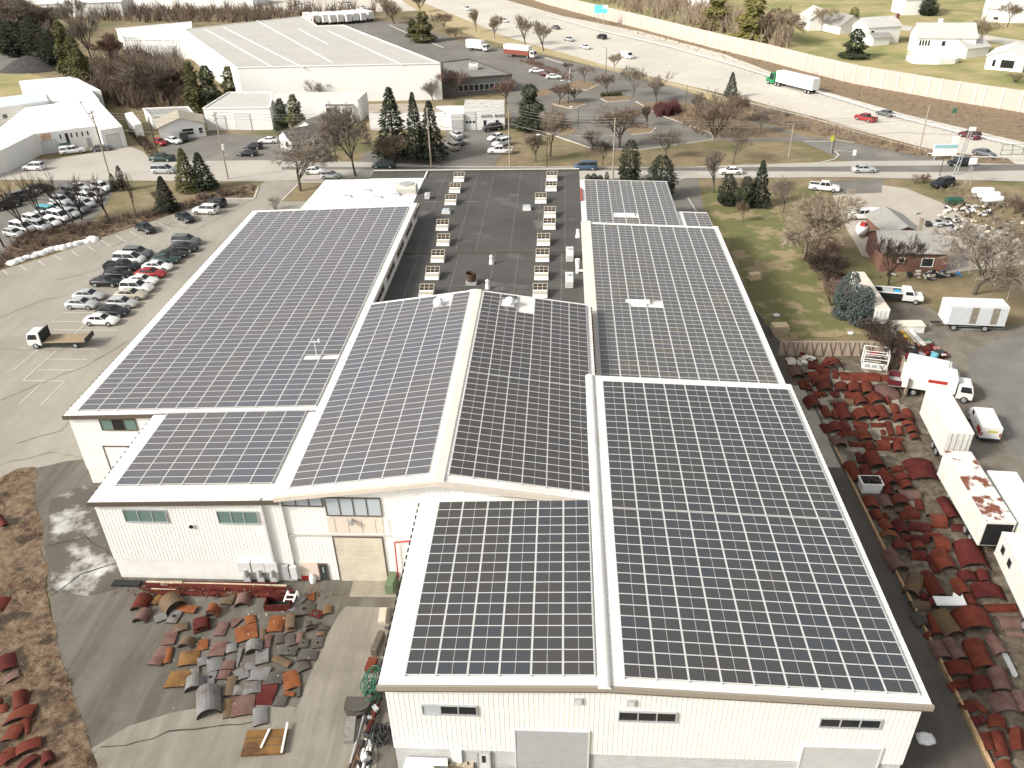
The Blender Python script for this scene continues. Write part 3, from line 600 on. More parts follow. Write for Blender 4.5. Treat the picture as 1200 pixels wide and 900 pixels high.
array('brownish solar array on the right slope of the gabled hall', -9.0, 52.45, 6, 34, lambda x, y=0: HZ-HR_*(x-HX), 'brown', True, skip=[(1, 32), (1, 31), (2, 33), (2, 32), (2, 31), (2, 30)], cp=1.965, gaps=(16,))
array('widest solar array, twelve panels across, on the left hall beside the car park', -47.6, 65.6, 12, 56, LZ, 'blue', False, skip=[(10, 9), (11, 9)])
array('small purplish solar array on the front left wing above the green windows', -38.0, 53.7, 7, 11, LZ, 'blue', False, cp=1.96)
array('grey solar array on the right rear slope with a white gap in it', 4.1, 72.8, 9, 44, RZ, 'grey', True, skip=[(2, 17), (3, 17), (2, 18), (3, 18)], cp=2.02)
array('pale grey solar array on the rearmost hall by the conifers', 3.75, 120.6, 7, 21, EZ, 'grey', True, skip=[(2, 3), (3, 3), (2, 4), (3, 4)], cp=2.02)
array('smallest solar array, two panels wide, on the lean-to beside the lawn', 19.0, 119.5, 2, 8, lambda x, y=0: 6.1-.04*(x-18.5), 'grey', True)
# ------------------------------------------------------------------ things on the roofs
ZF = 6.99
def skylight_proto():
    r = thing('skylight', 'x', 'skylight', (0, 0, 0), 0, 'skylights on the black flat roof'); F_ = Fam(r)
    b = MB(); b.box(-.92, .92, -.95, .95, 0, .7, mat('beige skylight kerb', (.50, .46, .37), .7)); F_.add('kerb', b)
    b = MB(); b.loft([[(-.95, -1.1, .10), (.95, -1.1, .10), (.95, -.02, .50), (-.95, -.02, .50)], [(-.9, -1.0, .55), (.9, -1.0, .55), (.9, -.02, .74), (-.9, -.02, .74)]], mat('milky skylight dome', (.88, .88, .87), .35)); F_.add('dome', b)
    b = MB(); SR2 = mat('brown slat recess', (.045, .03, .022), .9); b.poly([(-.9, 0, .70), (.9, 0, .70), (.9, .85, 1.16), (-.9, .85, 1.16), (-.9, .85, .6), (.9, .85, .6)], [(0, 1, 2, 3), (3, 2, 5, 4), (0, 3, 4), (1, 5, 2)], SR2)
    for k in range(4): b.tube((-.9+k*.6, -.02, .75), (-.9+k*.6, .88, 1.21), .05, n=4, m=MATS['beige skylight kerb'])
    b.tube((-.9, .42, .97), (.9, .42, .97), .035, n=4, m=MATS['beige skylight kerb'])
    b.box(-.95, .95, .85, .93, .60, 1.24, MATS['beige skylight kerb']); F_.add('vent_grille', b)
    return F_.done()
lp = [(538, 206), (533.3, 219), (528.3, 233), (518.7, 262.5), (519.7, 280), (513.3, 299), (507, 319), (500, 340)]
rp = [(646.8, 205), (645.8, 217), (633.8, 231), (644.5, 247.5), (643.8, 261), (637, 279.5), (635.8, 298), (634.5, 319), (633, 339.5)]
sk = skylight_proto(); first = True
ordn = ['nearest', 'second', 'third', 'fourth', 'fifth', 'sixth', 'seventh', 'eighth', 'ninth', 'tenth']
for side, L_ in (('left', lp), ('right', rp)):
    for k, q in enumerate(reversed(L_)):
        x, y = G(q[0], q[1]+2, ZF+.5)
        lb = 'white domed skylight, %s%s in the %s row on the black roof' % (ordn[k], '' if k == 0 else ' nearest', side)
        if first: sk.location = (x, y, ZF); sk['label'] = lb; first = False
        else: dup(sk, (x, y, ZF), 0, lb)
for q, lb in (((523, 247), 'small glassy roof hatch in the left skylight row'), ((617.5, 243), 'small pale roof hatch left of the right skylight row')):
    x, y = G(*q, ZF+.3); t = thing('roof_hatch', lb, 'roof hatch', (x, y, ZF)); b = MB(); b.box(-.65, .65, -.7, .7, 0, .4, W_SID); b.build('kerb', t)
    b = MB(); b.loft([[(-.62, -.67, .402), (.62, -.67, .402), (.62, .67, .402), (-.62, .67, .402)], [(-.5, -.5, .6), (.5, -.5, .6), (.5, .5, .6), (-.5, .5, .6)]], GLASSB); b.build('dome', t)
def hvac(q, z, lb, sx=.9, sy=1.5, sz=1.2, fan=True, m=WHITER):
    x, y = G(*q, z+.4); t = thing('rooftop_unit', lb, 'rooftop unit', (x, y, z)); b = MB(); b.box(-sx/2, sx/2, -sy/2, sy/2, .15, sz, m); b.box(-sx/2+.1, sx/2-.1, -sy/2+.1, sy/2-.1, 0, .15, GREY); b.build('housing', t)
    b = MB()
    for k in range(5): b.box(-sx/2+.08, sx/2-.08, -sy/2-.03, -sy/2-.003, .3+k*.14, .36+k*.14, GREY)
    b.build('grille', t)
    if fan:
        b = MB(); b.tube((0, 0, sz), (0, 0, sz+.12), sx*.36, sx*.36, 14, GREY); b.build('fan', t)
    return t
hvac((667.5, 301), ZF, 'upper white air conditioner at the right edge of the black roof', 1.0, 2.0, 1.5)
hvac((667, 331), ZF, 'lower white air conditioner at the right edge of the black roof', 1.0, 2.2, 1.4)
hvac((477, 223), 7.0, 'beige rooftop unit on the bright white roof', 3.4, 2.2, 1.5, m=mat('beige unit paint', (.62, .59, .50), .6))
x, y = G(676.5, 320, ZF); t = thing('duct', 'white bent duct with elbow beside the air conditioners', 'duct', (x, y, ZF)); b = MB()
b.tube((0, 0, 0), (0, 0, .9), .22, n=10, m=WHITE); b.tube((0, 0, .9), (0, 1.3, 1.1), .25, n=10, m=WHITE); b.tube((0, 0, .35), (1., 0, .35), .18, n=8, m=WHITE); b.build('pipe', t)
b = MB(); b.tube((0, 1.3, 1.0), (0, 1.3, 1.45), .3, .34, 10, WHITE); b.build('cap', t)
x, y = G(552.5, 332, ZF); t = thing('exhaust_fan', 'dark rusty exhaust fan standing by the peak of the gabled roof', 'exhaust fan', (x, y, ZF)); b = MB()
b.box(-.7, .7, -.7, .7, 0, .4, GREY); b.build('base', t); b = MB(); b.tube((0, 0, .4), (0, 0, 1.5), .62, .68, 16, mat('scorched metal', (.08, .05, .03), .6, .4, 3), cap=False); b.tube((0, 0, .5), (0, 0, .6), .6, .6, 16, GAP); b.build('stack', t)
for q, lb in (((576, 309), 'pale cone shaped roof vent on the black roof near the exhaust fan'), ((571.5, 338), 'short mushroom vent just behind the hall ridge'), ((677, 278), 'small white roof vent near the cream cap strip')):
    x, y = G(*q, ZF); t = thing('roof_vent', lb, 'roof vent', (x, y, ZF)); b = MB(); b.tube((0, 0, 0), (0, 0, 1.1), .35, .16, 10, W_SID); b.build('pipe', t); b = MB(); b.tube((0, 0, 1.1), (0, 0, 1.3), .32, .1, 10, LGREY); b.build('cap', t)
x, y = G(501, 230, ZF); t = hvac((501, 230), ZF, 'little white condenser at the edge beside the white roof', .8, 1.2, .9)
for q, z, lb, w_ in (((445, 354), 0, '', 0),):
    pass
def ventdome(q, zf, lb, d=1.):
    x, y = G(*q, 10.5); z = zf(x)
    x, y = G(*q, z+.3); t = thing('roof_vent', lb, 'roof vent', (x, y, z)); b = MB(); b.box(-.5*d, .5*d, -.5*d, .5*d, 0, .35, W_ROOF); b.build('kerb', t)
    b = MB(); rr = [[(cos(a*pi/6)*r_*d, sin(a*pi/6)*r_*d, zz*d) for a in range(12)] for r_, zz in ((.62, .36), (.62, .55), (.5, .85), (.2, 1.0))]; b.loft(rr, WHITE, True); b.build('dome', t)
ventdome((514, 356), lambda x: HZ-HL*(HX-x), 'white dome vent in the notch of the bluish array')
ventdome((597.5, 355), lambda x: HZ-HR_*(x-HX), 'white dome vent in the notch of the brownish array')
for q, zf, lb in (((747, 355), RZ, 'long white skylight in the gap of the right rear solar array'), ((732, 252.5), EZ, 'long white skylight in the gap of the rearmost solar array')):
    x, y = G(*q, zf(10)); z = zf(x); t = thing('skylight', lb, 'skylight', (x, y, z)); b = MB(); b.box(-1.5, 1.5, -.45, .45, .02, .2, W_ROOF); b.build('kerb', t)
    b = MB(); b.loft([[(-1.45, a, .2+b_) for a, b_ in ((-.4, 0), (-.2, .12), (.2, .12), (.4, 0))], [(1.45, a, .2+b_) for a, b_ in ((-.4, 0), (-.2, .12), (.2, .12), (.4, 0))]], WHITE); b.build('dome', t)
for q, lb in (((407, 231), 'small flat skylight at the left of the white roof'), ((430, 224), 'small flat skylight in the far middle of the white roof'), ((443, 232), 'small flat skylight in the near middle of the white roof'), ((464, 229), 'small flat skylight just below the beige rooftop unit')):
    x, y = G(*q, 7); t = tag(obj('roof_hatch', (lambda b: (b.box(-.7, .7, -.4, .4, 0, .25, LGREY), b.box(-.6, .6, -.3, .3, .25, .33, GLASSB), b.mesh('roof_hatch'))[-1])(MB()), None, (x, y, 7)), lb, 'roof hatch')
x, y = G(368, 418, 9.5); t = thing('weather_mast', 'slim mast with sensor on the edge of the widest solar array', 'mast', (x+.3, y, LZ(x))); b = MB(); b.tube((0, 0, 0), (0, 0, 2.2), .05, n=6, m=ALU); b.build('pole', t)
b = MB(); b.tube((-.5, 0, 1.9), (.5, 0, 2.0), .04, n=5, m=ALU); b.tube((.5, 0, 1.9), (.5, 0, 2.3), .1, n=6, m=WHITE); b.build('sensor', t)
# ------------------------------------------------------------------ vehicles
PAINTS = {'white': (.72, .72, .70), 'black': (.015, .016, .018), 'silver': (.42, .43, .43), 'grey': (.12, .125, .13), 'red': (.30, .02, .02), 'green': (.02, .05, .04), 'beige': (.42, .38, .30), 'blue': (.06, .10, .16), 'dark red': (.10, .015, .02), 'turquoise': (.08, .35, .42)}
for k, c in PAINTS.items(): mat(k+' car paint', c, .28, spec=.6)
LAMP = mat('headlamp lens', (.6, .62, .62), .1); TAIL = mat('tail lamp lens', (.30, .01, .01), .2); RIM = mat('alloy rim', (.45, .45, .45), .35, metal=.5); PLAS = mat('black plastic', (.02, .02, .02), .6)
KINDS = {   # length, width, stations of the body (x, hood height), greenhouse (x0,x1 base, x0,x1 roof, belt, top)
    'sedan': (4.7, 1.8, [(-2.35, .70), (-2.25, .92), (-1.55, 1.0), (.9, .98), (2.0, .82), (2.33, .62)], (-1.75, 1.05, -1.05, .25, .96, 1.43)),
    'hatchback': (4.2, 1.75, [(-2.1, .75), (-2.05, .98), (-1.5, 1.0), (.9, .98), (1.75, .84), (2.08, .62)], (-2.0, 1.05, -1.6, .2, .97, 1.46)),
    'suv': (4.7, 1.9, [(-2.35, .8), (-2.3, 1.12), (-1.5, 1.14), (.95, 1.12), (2.1, .98), (2.33, .72)], (-2.28, 1.15, -2.0, .35, 1.1, 1.75)),
    'minivan': (5.0, 1.95, [(-2.5, .8), (-2.45, 1.1), (-1.5, 1.12), (1.3, 1.1), (2.25, .95), (2.48, .7)], (-2.45, 1.7, -2.25, .7, 1.08, 1.78)),
    'van': (5.3, 2.0, [(-2.65, .8), (-2.62, 1.2), (-1.5, 1.2), (1.5, 1.18), (2.4, .98), (2.62, .75)], (1.0, 1.9, .9, 1.2, 1.16, 2.0)),
    'pickup': (5.6, 1.95, [(-2.8, .95), (-2.78, 1.05), (-1.2, 1.07), (1.1, 1.12), (2.45, 1.02), (2.75, .72)], (-.85, 1.35, -.65, .7, 1.06, 1.75)),
}
def box_r(b, x0, x1, y0, y1, z0, z1, m, r=.06):
    b.loft([[(x0+r, y0+r, z0), (x1-r, y0+r, z0), (x1-r, y1-r, z0), (x0+r, y1-r, z0)], [(x0, y0, z0+r), (x1, y0, z0+r), (x1, y1, z0+r), (x0, y1, z0+r)],
            [(x0, y0, z1-r), (x1, y0, z1-r), (x1, y1, z1-r), (x0, y1, z1-r)], [(x0+r, y0+r, z1), (x1-r, y0+r, z1), (x1-r, y1-r, z1), (x0+r, y1-r, z1)]], m)
WHEELS = {}
def wheel(F, x, y, r=.33, w=.22, sgn=1):
    key = (r, w, sgn)
    if key not in WHEELS:
        b = MB(); b.tube((0, -w/2, 0), (0, w/2, 0), r, n=14, m=RUBBER); me = b.mesh('wheel')
        b = MB(); b.tube((0, sgn*w*.5, 0), (0, sgn*(w*.5+.015), 0), r*.64, r*.6, 10, RIM); WHEELS[key] = (me, b.mesh('rim'))
    o = F.add('wheel', WHEELS[key][0]); o.location = (x, y, r); F.add('rim', WHEELS[key][1], o)
CARS = {}
def car_proto(kind, colour, cap=None):
    key = (kind, colour, cap)
    if key in CARS: return CARS[key], False
    Ln, W, st, (gx0, gx1, rx0, rx1, belt, top) = KINDS[kind]; P_ = MATS[colour+' car paint']
    r = thing({'suv': 'parked_suv', 'pickup': 'pickup_truck', 'van': 'panel_van', 'minivan': 'minivan'}.get(kind, 'parked_car'), 'x', 'car'); F_ = Fam(r)
    b = MB(); hw = W/2; rings = []
    for k, (x, z) in enumerate(st):
        f = .86 if k in (0, len(st)-1) else (.95 if k in (1, len(st)-2) else 1)
        zb = .30 if k in (0, len(st)-1) else .22
        rings.append([(x, -hw*f*.93, zb), (x, -hw*f, zb+.18), (x, -hw*f, z-.18), (x, -hw*f*.9, z-.02), (x, -hw*f*.5, z+.02), (x, hw*f*.5, z+.02), (x, hw*f*.9, z-.02), (x, hw*f, z-.18), (x, hw*f, zb+.18), (x, hw*f*.93, zb)])
    b.loft(rings, P_, True)
    ax = Ln*.30
    for sx in (-ax, ax):
        for sy in (-1, 1): b.tube((sx, sy*(hw-.02), .35), (sx, sy*(hw+.005), .35), .40, .40, 14, PLAS)
    if kind == 'pickup' and not cap:
        b.box(-2.62, -1.0, -hw+.16, hw-.16, 1.03, 1.095, PLAS)
        for s in (-1, 1): b.box(-2.75, -.9, s*(hw-.08)-.07, s*(hw-.08)+.07, .95, 1.2, P_)
        b.box(-2.78, -2.68, -hw+.02, hw-.02, .8, 1.2, P_)
    if kind == 'van': box_r(b, -2.6, 1.25, -hw+.02, hw-.02, 1.1, 2.02, P_, .1)
    F_.add('body', b)
    if cap: b = MB(); box_r(b, -2.75, -.9, -hw+.06, hw-.06, 1.1, 1.72, P_, .05); b.box(-2.4, -1.2, -hw+.05, -hw+.058, 1.25, 1.55, GLASSD); b.box(-2.4, -1.2, hw-.058, hw-.05, 1.25, 1.55, GLASSD); F_.add('truck_cap', b)
    b = MB(); i = .12; z0, z1 = belt-.03, top-.05
    b.loft([[(gx0, -hw*.88, z0), (gx1, -hw*.86, z0), (gx1, hw*.86, z0), (gx0, hw*.88, z0)], [(rx0, -hw*.72, z1), (rx1, -hw*.70, z1), (rx1, hw*.70, z1), (rx0, hw*.72, z1)]], GLASSD)
    F_.add('windows', b)
    b = MB(); b.loft([[(rx0-.04, -hw*.735, z1-.03), (rx1+.04, -hw*.715, z1-.03), (rx1+.04, hw*.715, z1-.03), (rx0-.04, hw*.735, z1-.03)], [(rx0-.02, -hw*.70, z1+.03), (rx1, -hw*.68, z1+.03), (rx1, hw*.68, z1+.03), (rx0-.02, hw*.70, z1+.03)], [(rx0+.15, -hw*.5, z1+.06), (rx1-.15, -hw*.5, z1+.06), (rx1-.15, hw*.5, z1+.06), (rx0+.15, hw*.5, z1+.06)]], P_, True)
    for s in (-1, 1):
        for (xa, xb) in ((gx0, rx0), (gx1, rx1), ((gx0+gx1)/2-.1, (rx0+rx1)/2)):
            b.tube((xa, s*hw*.885, z0), (xb, s*hw*.735, z1), .045, n=4, m=P_, cap=False)
    F_.add('roof', b)
    for sx in (-ax, ax):
        for sy in (-1, 1): wheel(F_, sx, sy*(hw-.10), .33 if kind in ('sedan', 'hatchback') else .38, .22, sy)
    hz_ = st[-1][1]; me1 = MB(); box_r(me1, -.05, .06, -.2, .2, -.08, .07, LAMP, .03); me1 = me1.mesh('headlight'); me2 = MB(); box_r(me2, -.05, .05, -.17, .17, -.1, .1, TAIL, .03); me2 = me2.mesh('taillight')
    for s in (-1, 1):
        o = F_.add('headlight', me1); o.location = (st[-1][0]-.10, s*(hw*.62), hz_-.02); o = F_.add('taillight', me2); o.location = (st[0][0]+.03, s*(hw*.66), st[0][1]-.02)
    F_.done(); CARS[key] = r
    return r, True
def face_angle(u, v, du, dv):
    a = G(u, v); c = G(u+du, v+dv); return atan2(c[1]-a[1], c[0]-a[0])
def car(kind, colour, u, v, du, dv, label, group=None, cap=None, cat=None):
    p, new = car_proto(kind, colour, cap); x, y = G(u, v, .35); a = face_angle(u, v, du, dv)
    if new: o = p; o.location = (x, y, .07); o.rotation_euler = (0, 0, a); o['label'] = label; LABELS[label] = LABELS.get(label, 0)+1
    else: o = dup(p, (x, y, .07), a, label)
    if group: o['group'] = group
    o['category'] = cat or {'suv': 'suv', 'pickup': 'pickup truck', 'van': 'van', 'minivan': 'minivan'}.get(kind, 'car')
    return o
GP = 'cars parked in the pale lot'
for c in [('sedan', 'white', 119.5, 377, 'white coupe at the front end of the right parked row, closest to the flatbed'), ('sedan', 'black', 132.5, 367, 'black sedan directly behind the white coupe in the right row'),
          ('hatchback', 'silver', 144, 357, 'silver hatchback between the black sedan and the beige sedan'), ('sedan', 'beige', 154, 347, 'beige sedan in the right row behind the silver hatchback'),
          ('suv', 'white', 161, 339, 'white suv in the right row just behind the beige sedan'), ('sedan', 'white', 167.5, 330.5, 'white sedan between the white suv and the red car'),
          ('sedan', 'red', 177, 322, 'red sedan, the only red car in the double row'), ('sedan', 'white', 185, 314, 'white sedan right behind the red sedan'),
          ('sedan', 'green', 194.5, 305.5, 'dark green sedan in the far half of the right row'), ('sedan', 'black', 204, 299, 'black sedan third from the far end of the right row'),
          ('sedan', 'black', 216, 292, 'black sedan second from the far end of the right row'), ('suv', 'grey', 219, 284.5, 'dark grey wagon at the far end of the right row'),
          ('sedan', 'silver', 96.5, 358, 'silver sedan at the front of the left parked row'), ('sedan', 'silver', 105, 348, 'silver sedan second in the left parked row'),
          ('sedan', 'black', 125, 332, 'long black sedan in the left row facing the white suv'), ('hatchback', 'black', 139, 323, 'black hatchback in the left row level with the red sedan'),
          ('pickup', 'black', 144, 314.5, 'black pickup truck in the left parked row'), ('minivan', 'white', 152.5, 305.5, 'white car between the black pickup and the dark suv'),
          ('suv', 'grey', 162.5, 299, 'dark grey suv at the far end of the left row')]:
    car(c[0], c[1], c[2], c[3], 10, .25, c[4], GP)
car('sedan', 'black', 171, 269, 9, 3.5, 'lone black sedan parked on the slanted bays by the brown hedge', GP)
car('sedan', 'black', 217.5, 256.5, 9, 4, 'black sedan alone near the white suv by the hedge', GP)
car('suv', 'white', 241, 248, -10, -.4, 'white suv beside a black one at the far end of the lot', GP)
car('suv', 'black', 251, 240.5, -10, -.4, 'black suv behind the white one at the far end of the lot', GP)
GR = 'vehicles on the road'
car('suv', 'white', 40, 197.5, -10, 0, 'white suv driving on the road past the white workshops', GR)
car('minivan', 'silver', 192, 201, 10, 0, 'silver minivan on the road in front of the small tan roofed shop', GR)
car('sedan', 'white', 369, 202, 10, 0, 'white sedan on the road behind the big bare tree', GR)
car('hatchback', 'silver', 388, 207, 10, 0, 'silver car on the road at the corner of the bright white roof', GR)
car('minivan', 'green', 450, 195, -10, 0, 'dark green car beside the road behind the black roof', GR)
car('minivan', 'blue', 686, 197, -10, 0, 'blue grey minivan on the road at the right end of the black roof', GR)
car('sedan', 'white', 856, 202, -10, 0, 'white sedan on the road behind the dark round conifers', GR)
car('sedan', 'silver', 1012, 200, 10, 0, 'silver sedan on the road near the striped corner', GR)
car('suv', 'black', 1125, 192.5, -10, 0, 'black suv on the road under the lattice sign pole', GR)
car('suv', 'black', 1104, 217, -10, 2, 'dark suv parked on the grass beside the white gas tanks')
car('pickup', 'white', 966, 221, 10, 1, 'white pickup with yellow load behind the big grey bare tree')
car('pickup', 'white', 1011, 254, -10, 0, 'white pickup with a cap parked on the pale concrete lot', None, True)
car('pickup', 'white', 86, 178, 10, -1, 'white utility pickup with a cap in front of the workshop windows', None, True)
car('sedan', 'grey', 119, 175, 10, -1, 'grey sedan parked beside the white utility pickup')
GS = 'cars outside the small shops'
car('hatchback', 'red', 188, 168, 8, 3, 'red hatchback behind the dark wooden pole', GS)
car('sedan', 'white', 204, 166, 9, 2, 'white sedan in front of the tan roofed shop', GS)
car('suv', 'black', 216, 163, 2, 6, 'black suv by the door of the tan roofed shop', GS)
car('sedan', 'black', 290, 181, -10, 0, 'black sedan in the yard left of the small gabled house', GS)
car('hatchback', 'black', 297, 173, -10, 0, 'black hatchback just beyond the black sedan in the yard', GS)
car('pickup', 'green', 190, 187, -9, 0, 'green pickup at the foot of the dark wooden pole', GS)
car('sedan', 'white', 315, 166, -10, 0, 'white sedan parked left of the small gabled house', GS)
car('minivan', 'beige', 380, 185, 5, -4, 'beige minivan in the short drive by the brown pole', GS)
GB = 'cars outside the auto body shop'
car('sedan', 'silver', 535, 159, -6, -3, 'silver sedan on the left side of the body shop lot, far one', GB)
car('sedan', 'grey', 536, 167, -6, -3, 'grey sedan in the middle of the three left body shop cars', GB)
car('suv', 'beige', 530, 173, -6, -3, 'beige suv, nearest of the three left body shop cars', GB)
car('suv', 'black', 577, 151.5, -8, 1, 'black suv under the wall of the body shop', GB)
car('sedan', 'white', 582, 162, -8, 2, 'white sedan farthest in the right group of body shop cars', GB)
car('suv', 'white', 588, 169, -8, 2, 'white suv in the middle of the right body shop cars', GB)
car('pickup', 'white', 586, 178, -8, 0, 'white pickup nearest in the right body shop group', GB)
GO = 'cars in the office lot'
car('sedan', 'white', 629, 84, 8, 0, 'white sedan leftmost of three cars by the hedge', GO); car('sedan', 'dark red', 640, 88, 8, 1, 'dark red sedan between two white cars by the hedge', GO); car('sedan', 'white', 649, 91, 8, 0, 'white sedan rightmost of three cars by the hedge', GO)
GH = 'vehicles on the highway'
car('suv', 'black', 705, 44.5, -10, -2.4, 'dark suv on the bright highway below the blue sign', GH)
car('sedan', 'grey', 651, 33, -10, -2.4, 'grey car farthest up the near highway lanes', GH)
car('sedan', 'white', 686, 56, 10, 2.4, 'white sedan on the highway left of the lone white van', GH)
car('sedan', 'silver', 667, 47, 10, 2.4, 'silver car on the highway above the two roadside bare trees', GH)
car('van', 'white', 735, 67, 10, 2.4, 'white van blending into the bright highway', GH)
car('pickup', 'white', 547, 11, 10, 3, 'white pickup at the far upper end of the highway', GH)
car('sedan', 'white', 591, 25, 10, 2.4, 'white sedan near the far upper end of the highway', GH)
car('pickup', 'red', 1014, 140, -10, -2.6, 'bright red pickup truck on the highway', GH)
car('sedan', 'grey', 1037, 134, -10, -2.6, 'dark grey sedan beside the red pickup on the highway', GH)
car('suv', 'dark red', 1136, 160, -10, -2.6, 'dark red suv on the highway behind the sign pole', GH)
car('sedan', 'grey', 1153, 181, 10, 2.5, 'grey sedan at the ramp beyond the guard rail', GH)
# sales lot seen through the bare trees
GD = 'cars in the sales lot behind the bare trees'
rows = [[(38, 167.5), (75, 141), (108, 124), (140, 108), (190, 92)], [(70, 300), (108, 275), (140, 262), (165, 240), (205, 220), (232, 200), (262, 178), (290, 150), (315, 128), (345, 108), (375, 85)], [(190, 268), (240, 248), (280, 222), (330, 205), (375, 185), (405, 160), (415, 135), (440, 105), (480, 85)]]
cc = ['black', 'black', 'grey', 'silver', 'black', 'silver', 'white', 'grey', 'white', 'turquoise', 'silver', 'white', 'silver', 'black', 'grey', 'white', 'silver', 'turquoise', 'white', 'silver', 'grey', 'silver', 'white', 'silver', 'white']
rn = ['first', 'second', 'third', 'fourth', 'fifth', 'sixth', 'seventh', 'eighth', 'ninth', 'tenth', 'eleventh']; k = 0
for ri, row in enumerate(rows):
    for ci, (a, c) in enumerate(row):
        col_ = cc[k % len(cc)]; k += 1
        if ri == 1 and ci == 5: col_ = 'turquoise'
        elif col_ == 'turquoise': col_ = 'white'
        car(['sedan', 'suv', 'hatchback', 'minivan'][k % 4], col_, a/4, 200+c/4, 8, 1.6 if ri else -2, '%s car, %s from the left in the %s row of the sales lot' % (col_, rn[ci], ['leftmost', 'middle', 'right'][ri]), GD)
# cars beyond the big warehouse
for i, (u, v, c) in enumerate([(338, 6, 'white'), (350, 4, 'silver'), (362, 5, 'white'), (400, 2, 'white'), (408, 5, 'silver'), (425, 10, 'white'), (434, 13, 'grey')]):
    car('sedan', c, u, v, 8, 2, '%s car parked beyond the far hedge, %s from the left' % (c, rn[i]), 'cars beyond the far hedge')
# flatbed truck
def frame(name, label, cat, u, v, du, dv, z=.07):
    x, y = G(u, v, .3); return thing(name, label, cat, (x, y, z), face_angle(u, v, du, dv))
def cab(F_, x0, x1, W, z0, z1, P_, flat=True):
    b = MB(); hw = W/2; s = .25
    b.loft([[(x0, -hw, z0), (x1, -hw, z0), (x1, hw, z0), (x0, hw, z0)], [(x0, -hw, z0+.8), (x1, -hw, z0+.8), (x1, hw, z0+.8), (x0, hw, z0+.8)], [(x0, -hw*.95, z1-.12), (x1-s, -hw*.93, z1-.12), (x1-s, hw*.93, z1-.12), (x0, hw*.95, z1-.12)], [(x0+.1, -hw*.85, z1), (x1-s-.15, -hw*.83, z1), (x1-s-.15, hw*.83, z1), (x0+.1, hw*.85, z1)]], P_)
    o = F_.add('cab', b)
    b = MB(); za, zb = z0+.85, z1-.22
    b.loft([[(x1+.005, -hw*.88, za), (x1+.005, hw*.88, za)], [(x1-s*.85+.02, -hw*.84, zb), (x1-s*.85+.02, hw*.84, zb)]], GLASSD, closed=False, cap=False)
    for s_ in (-1, 1): b.loft([[(x0+.35, s_*(hw+.004), za), (x1-.12, s_*(hw+.004), za)], [(x0+.35, s_*(hw*.955+.004), zb), (x1-.38, s_*(hw*.955+.004), zb)]], GLASSD, closed=False, cap=False)
    F_.add('windows', b, o)
t = frame('flatbed_truck', 'white flatbed truck with wooden deck alone in the car park', 'truck', 72, 402.5, -10, .2); F_ = Fam(t)
cab(F_, 2.1, 3.9, 2.0, .55, 2.35, MATS['white car paint'])
b = MB(); b.box(-3.9, 3.6, -.45, .45, .55, .8, PLAS); F_.add('chassis', b)
b = MB(); b.box(-3.9, 1.7, -1.2, 1.2, .98, 1.05, mat('worn deck boards', (.34, .26, .16), .9, .2, 2))
for k in range(12): b.box(-3.9, 1.7, -1.19+k*.2, -1.16+k*.2, 1.05, 1.056, mat('gap between boards', (.2, .14, .09), .9))
b.box(-4.0, 1.75, -1.25, 1.25, .82, .98, PLAS); F_.add('flat_deck', b)
b = MB()
for k in range(7): b.box(1.76, 1.84, -1.2+k*.39, -1.1+k*.39, 1.0, 2.5, PLAS)
for z in (1.0, 1.7, 2.42): b.box(1.75, 1.86, -1.2, 1.2, z, z+.09, PLAS)
b.box(1.79, 1.82, -1.15, 1.15, 1.0, 2.4, GAP); F_.add('headboard', b)
b = MB(); b.box(-4.1, -4.0, -1.25, 1.25, .8, 1.5, PLAS); F_.add('tailboard', b)
for x in (-2.4, 2.9):
    for s in (-1, 1): wheel(F_, x, s*.92, .42, .28, s)
F_.done()
# trailers
def trailer(name, label, roofpx, z, wall, roof, cat='trailer', rear='doors', zf=1.1, world=None, wheels=True, legs=True):
    P = world or [Vector(G(*q, z)) for q in roofpx]       # near-left, near-right, far-right, far-left
    nl, nr, fr, fl = [Vector(p) for p in P]; c = (nl+nr)/2; ax = ((fr+fl)/2-c); Lh = ax.length; ang = atan2(ax.y, ax.x); W = ((nr-nl).length+(fr-fl).length)/2
    W = min(W, 2.6) if cat != 'building' else W
    t = thing(name, label, cat, (c.x, c.y, .06), ang); F_ = Fam(t)
    b = MB(); box_r(b, 0, Lh, -W/2, W/2, zf, z-.05, wall, .03)
    k = .6
    while k < Lh-.3: b.box(k-.02, k+.02, -W/2-.02, W/2+.02, zf+.15, z-.15, wall); k += .6
    for s in (-1, 1): b.box(0, Lh, s*(W/2+.015)-.02, s*(W/2+.015)+.02, z-.16, z-.03, LGREY); b.box(0, Lh, s*(W/2+.015)-.02, s*(W/2+.015)+.02, zf-.02, zf+.12, LGREY)
    F_.add('body', b)
    b = MB(); b.box(.02, Lh-.02, -W/2+.02, W/2-.02, z-.05, z, roof); F_.add('roof', b)
    b = MB()
    if rear == 'doors':
        for s in (-1, 1):
            b.box(-.05, -.003, min(0, s*(W/2-.06))+.01, max(0, s*(W/2-.06))-.01, zf+.08, z-.15, wall); F_.add('door', b); b = MB()
            for q in (.3, .8): b.tube((-.09, s*q, zf), (-.09, s*q, z-.15), .025, n=5, m=GREY)
        F_.add('locking_bar', b)
    elif rear == 'open': b.box(-.02, .0-.003, -W/2+.12, W/2-.12, zf+.1, z-.3, GAP); F_.add('open_rear', b)
    if zf > .6:
        b = MB(); b.box(.3, Lh-.3, -.5, .5, zf-.3, zf, PLAS); F_.add('chassis', b)
        if wheels:
            for x in (1.6, 2.8):
                for s in (-1, 1): wheel(F_, x, s*(W/2-.2), .48, .3, s)
        if legs:
            b = MB()
            for s in (-1, 1): b.tube((Lh-2.2, s*.7, 0), (Lh-2.2, s*.7, zf), .07, n=6, m=GREY)
            F_.add('landing_leg', b)
    F_.done(); return t
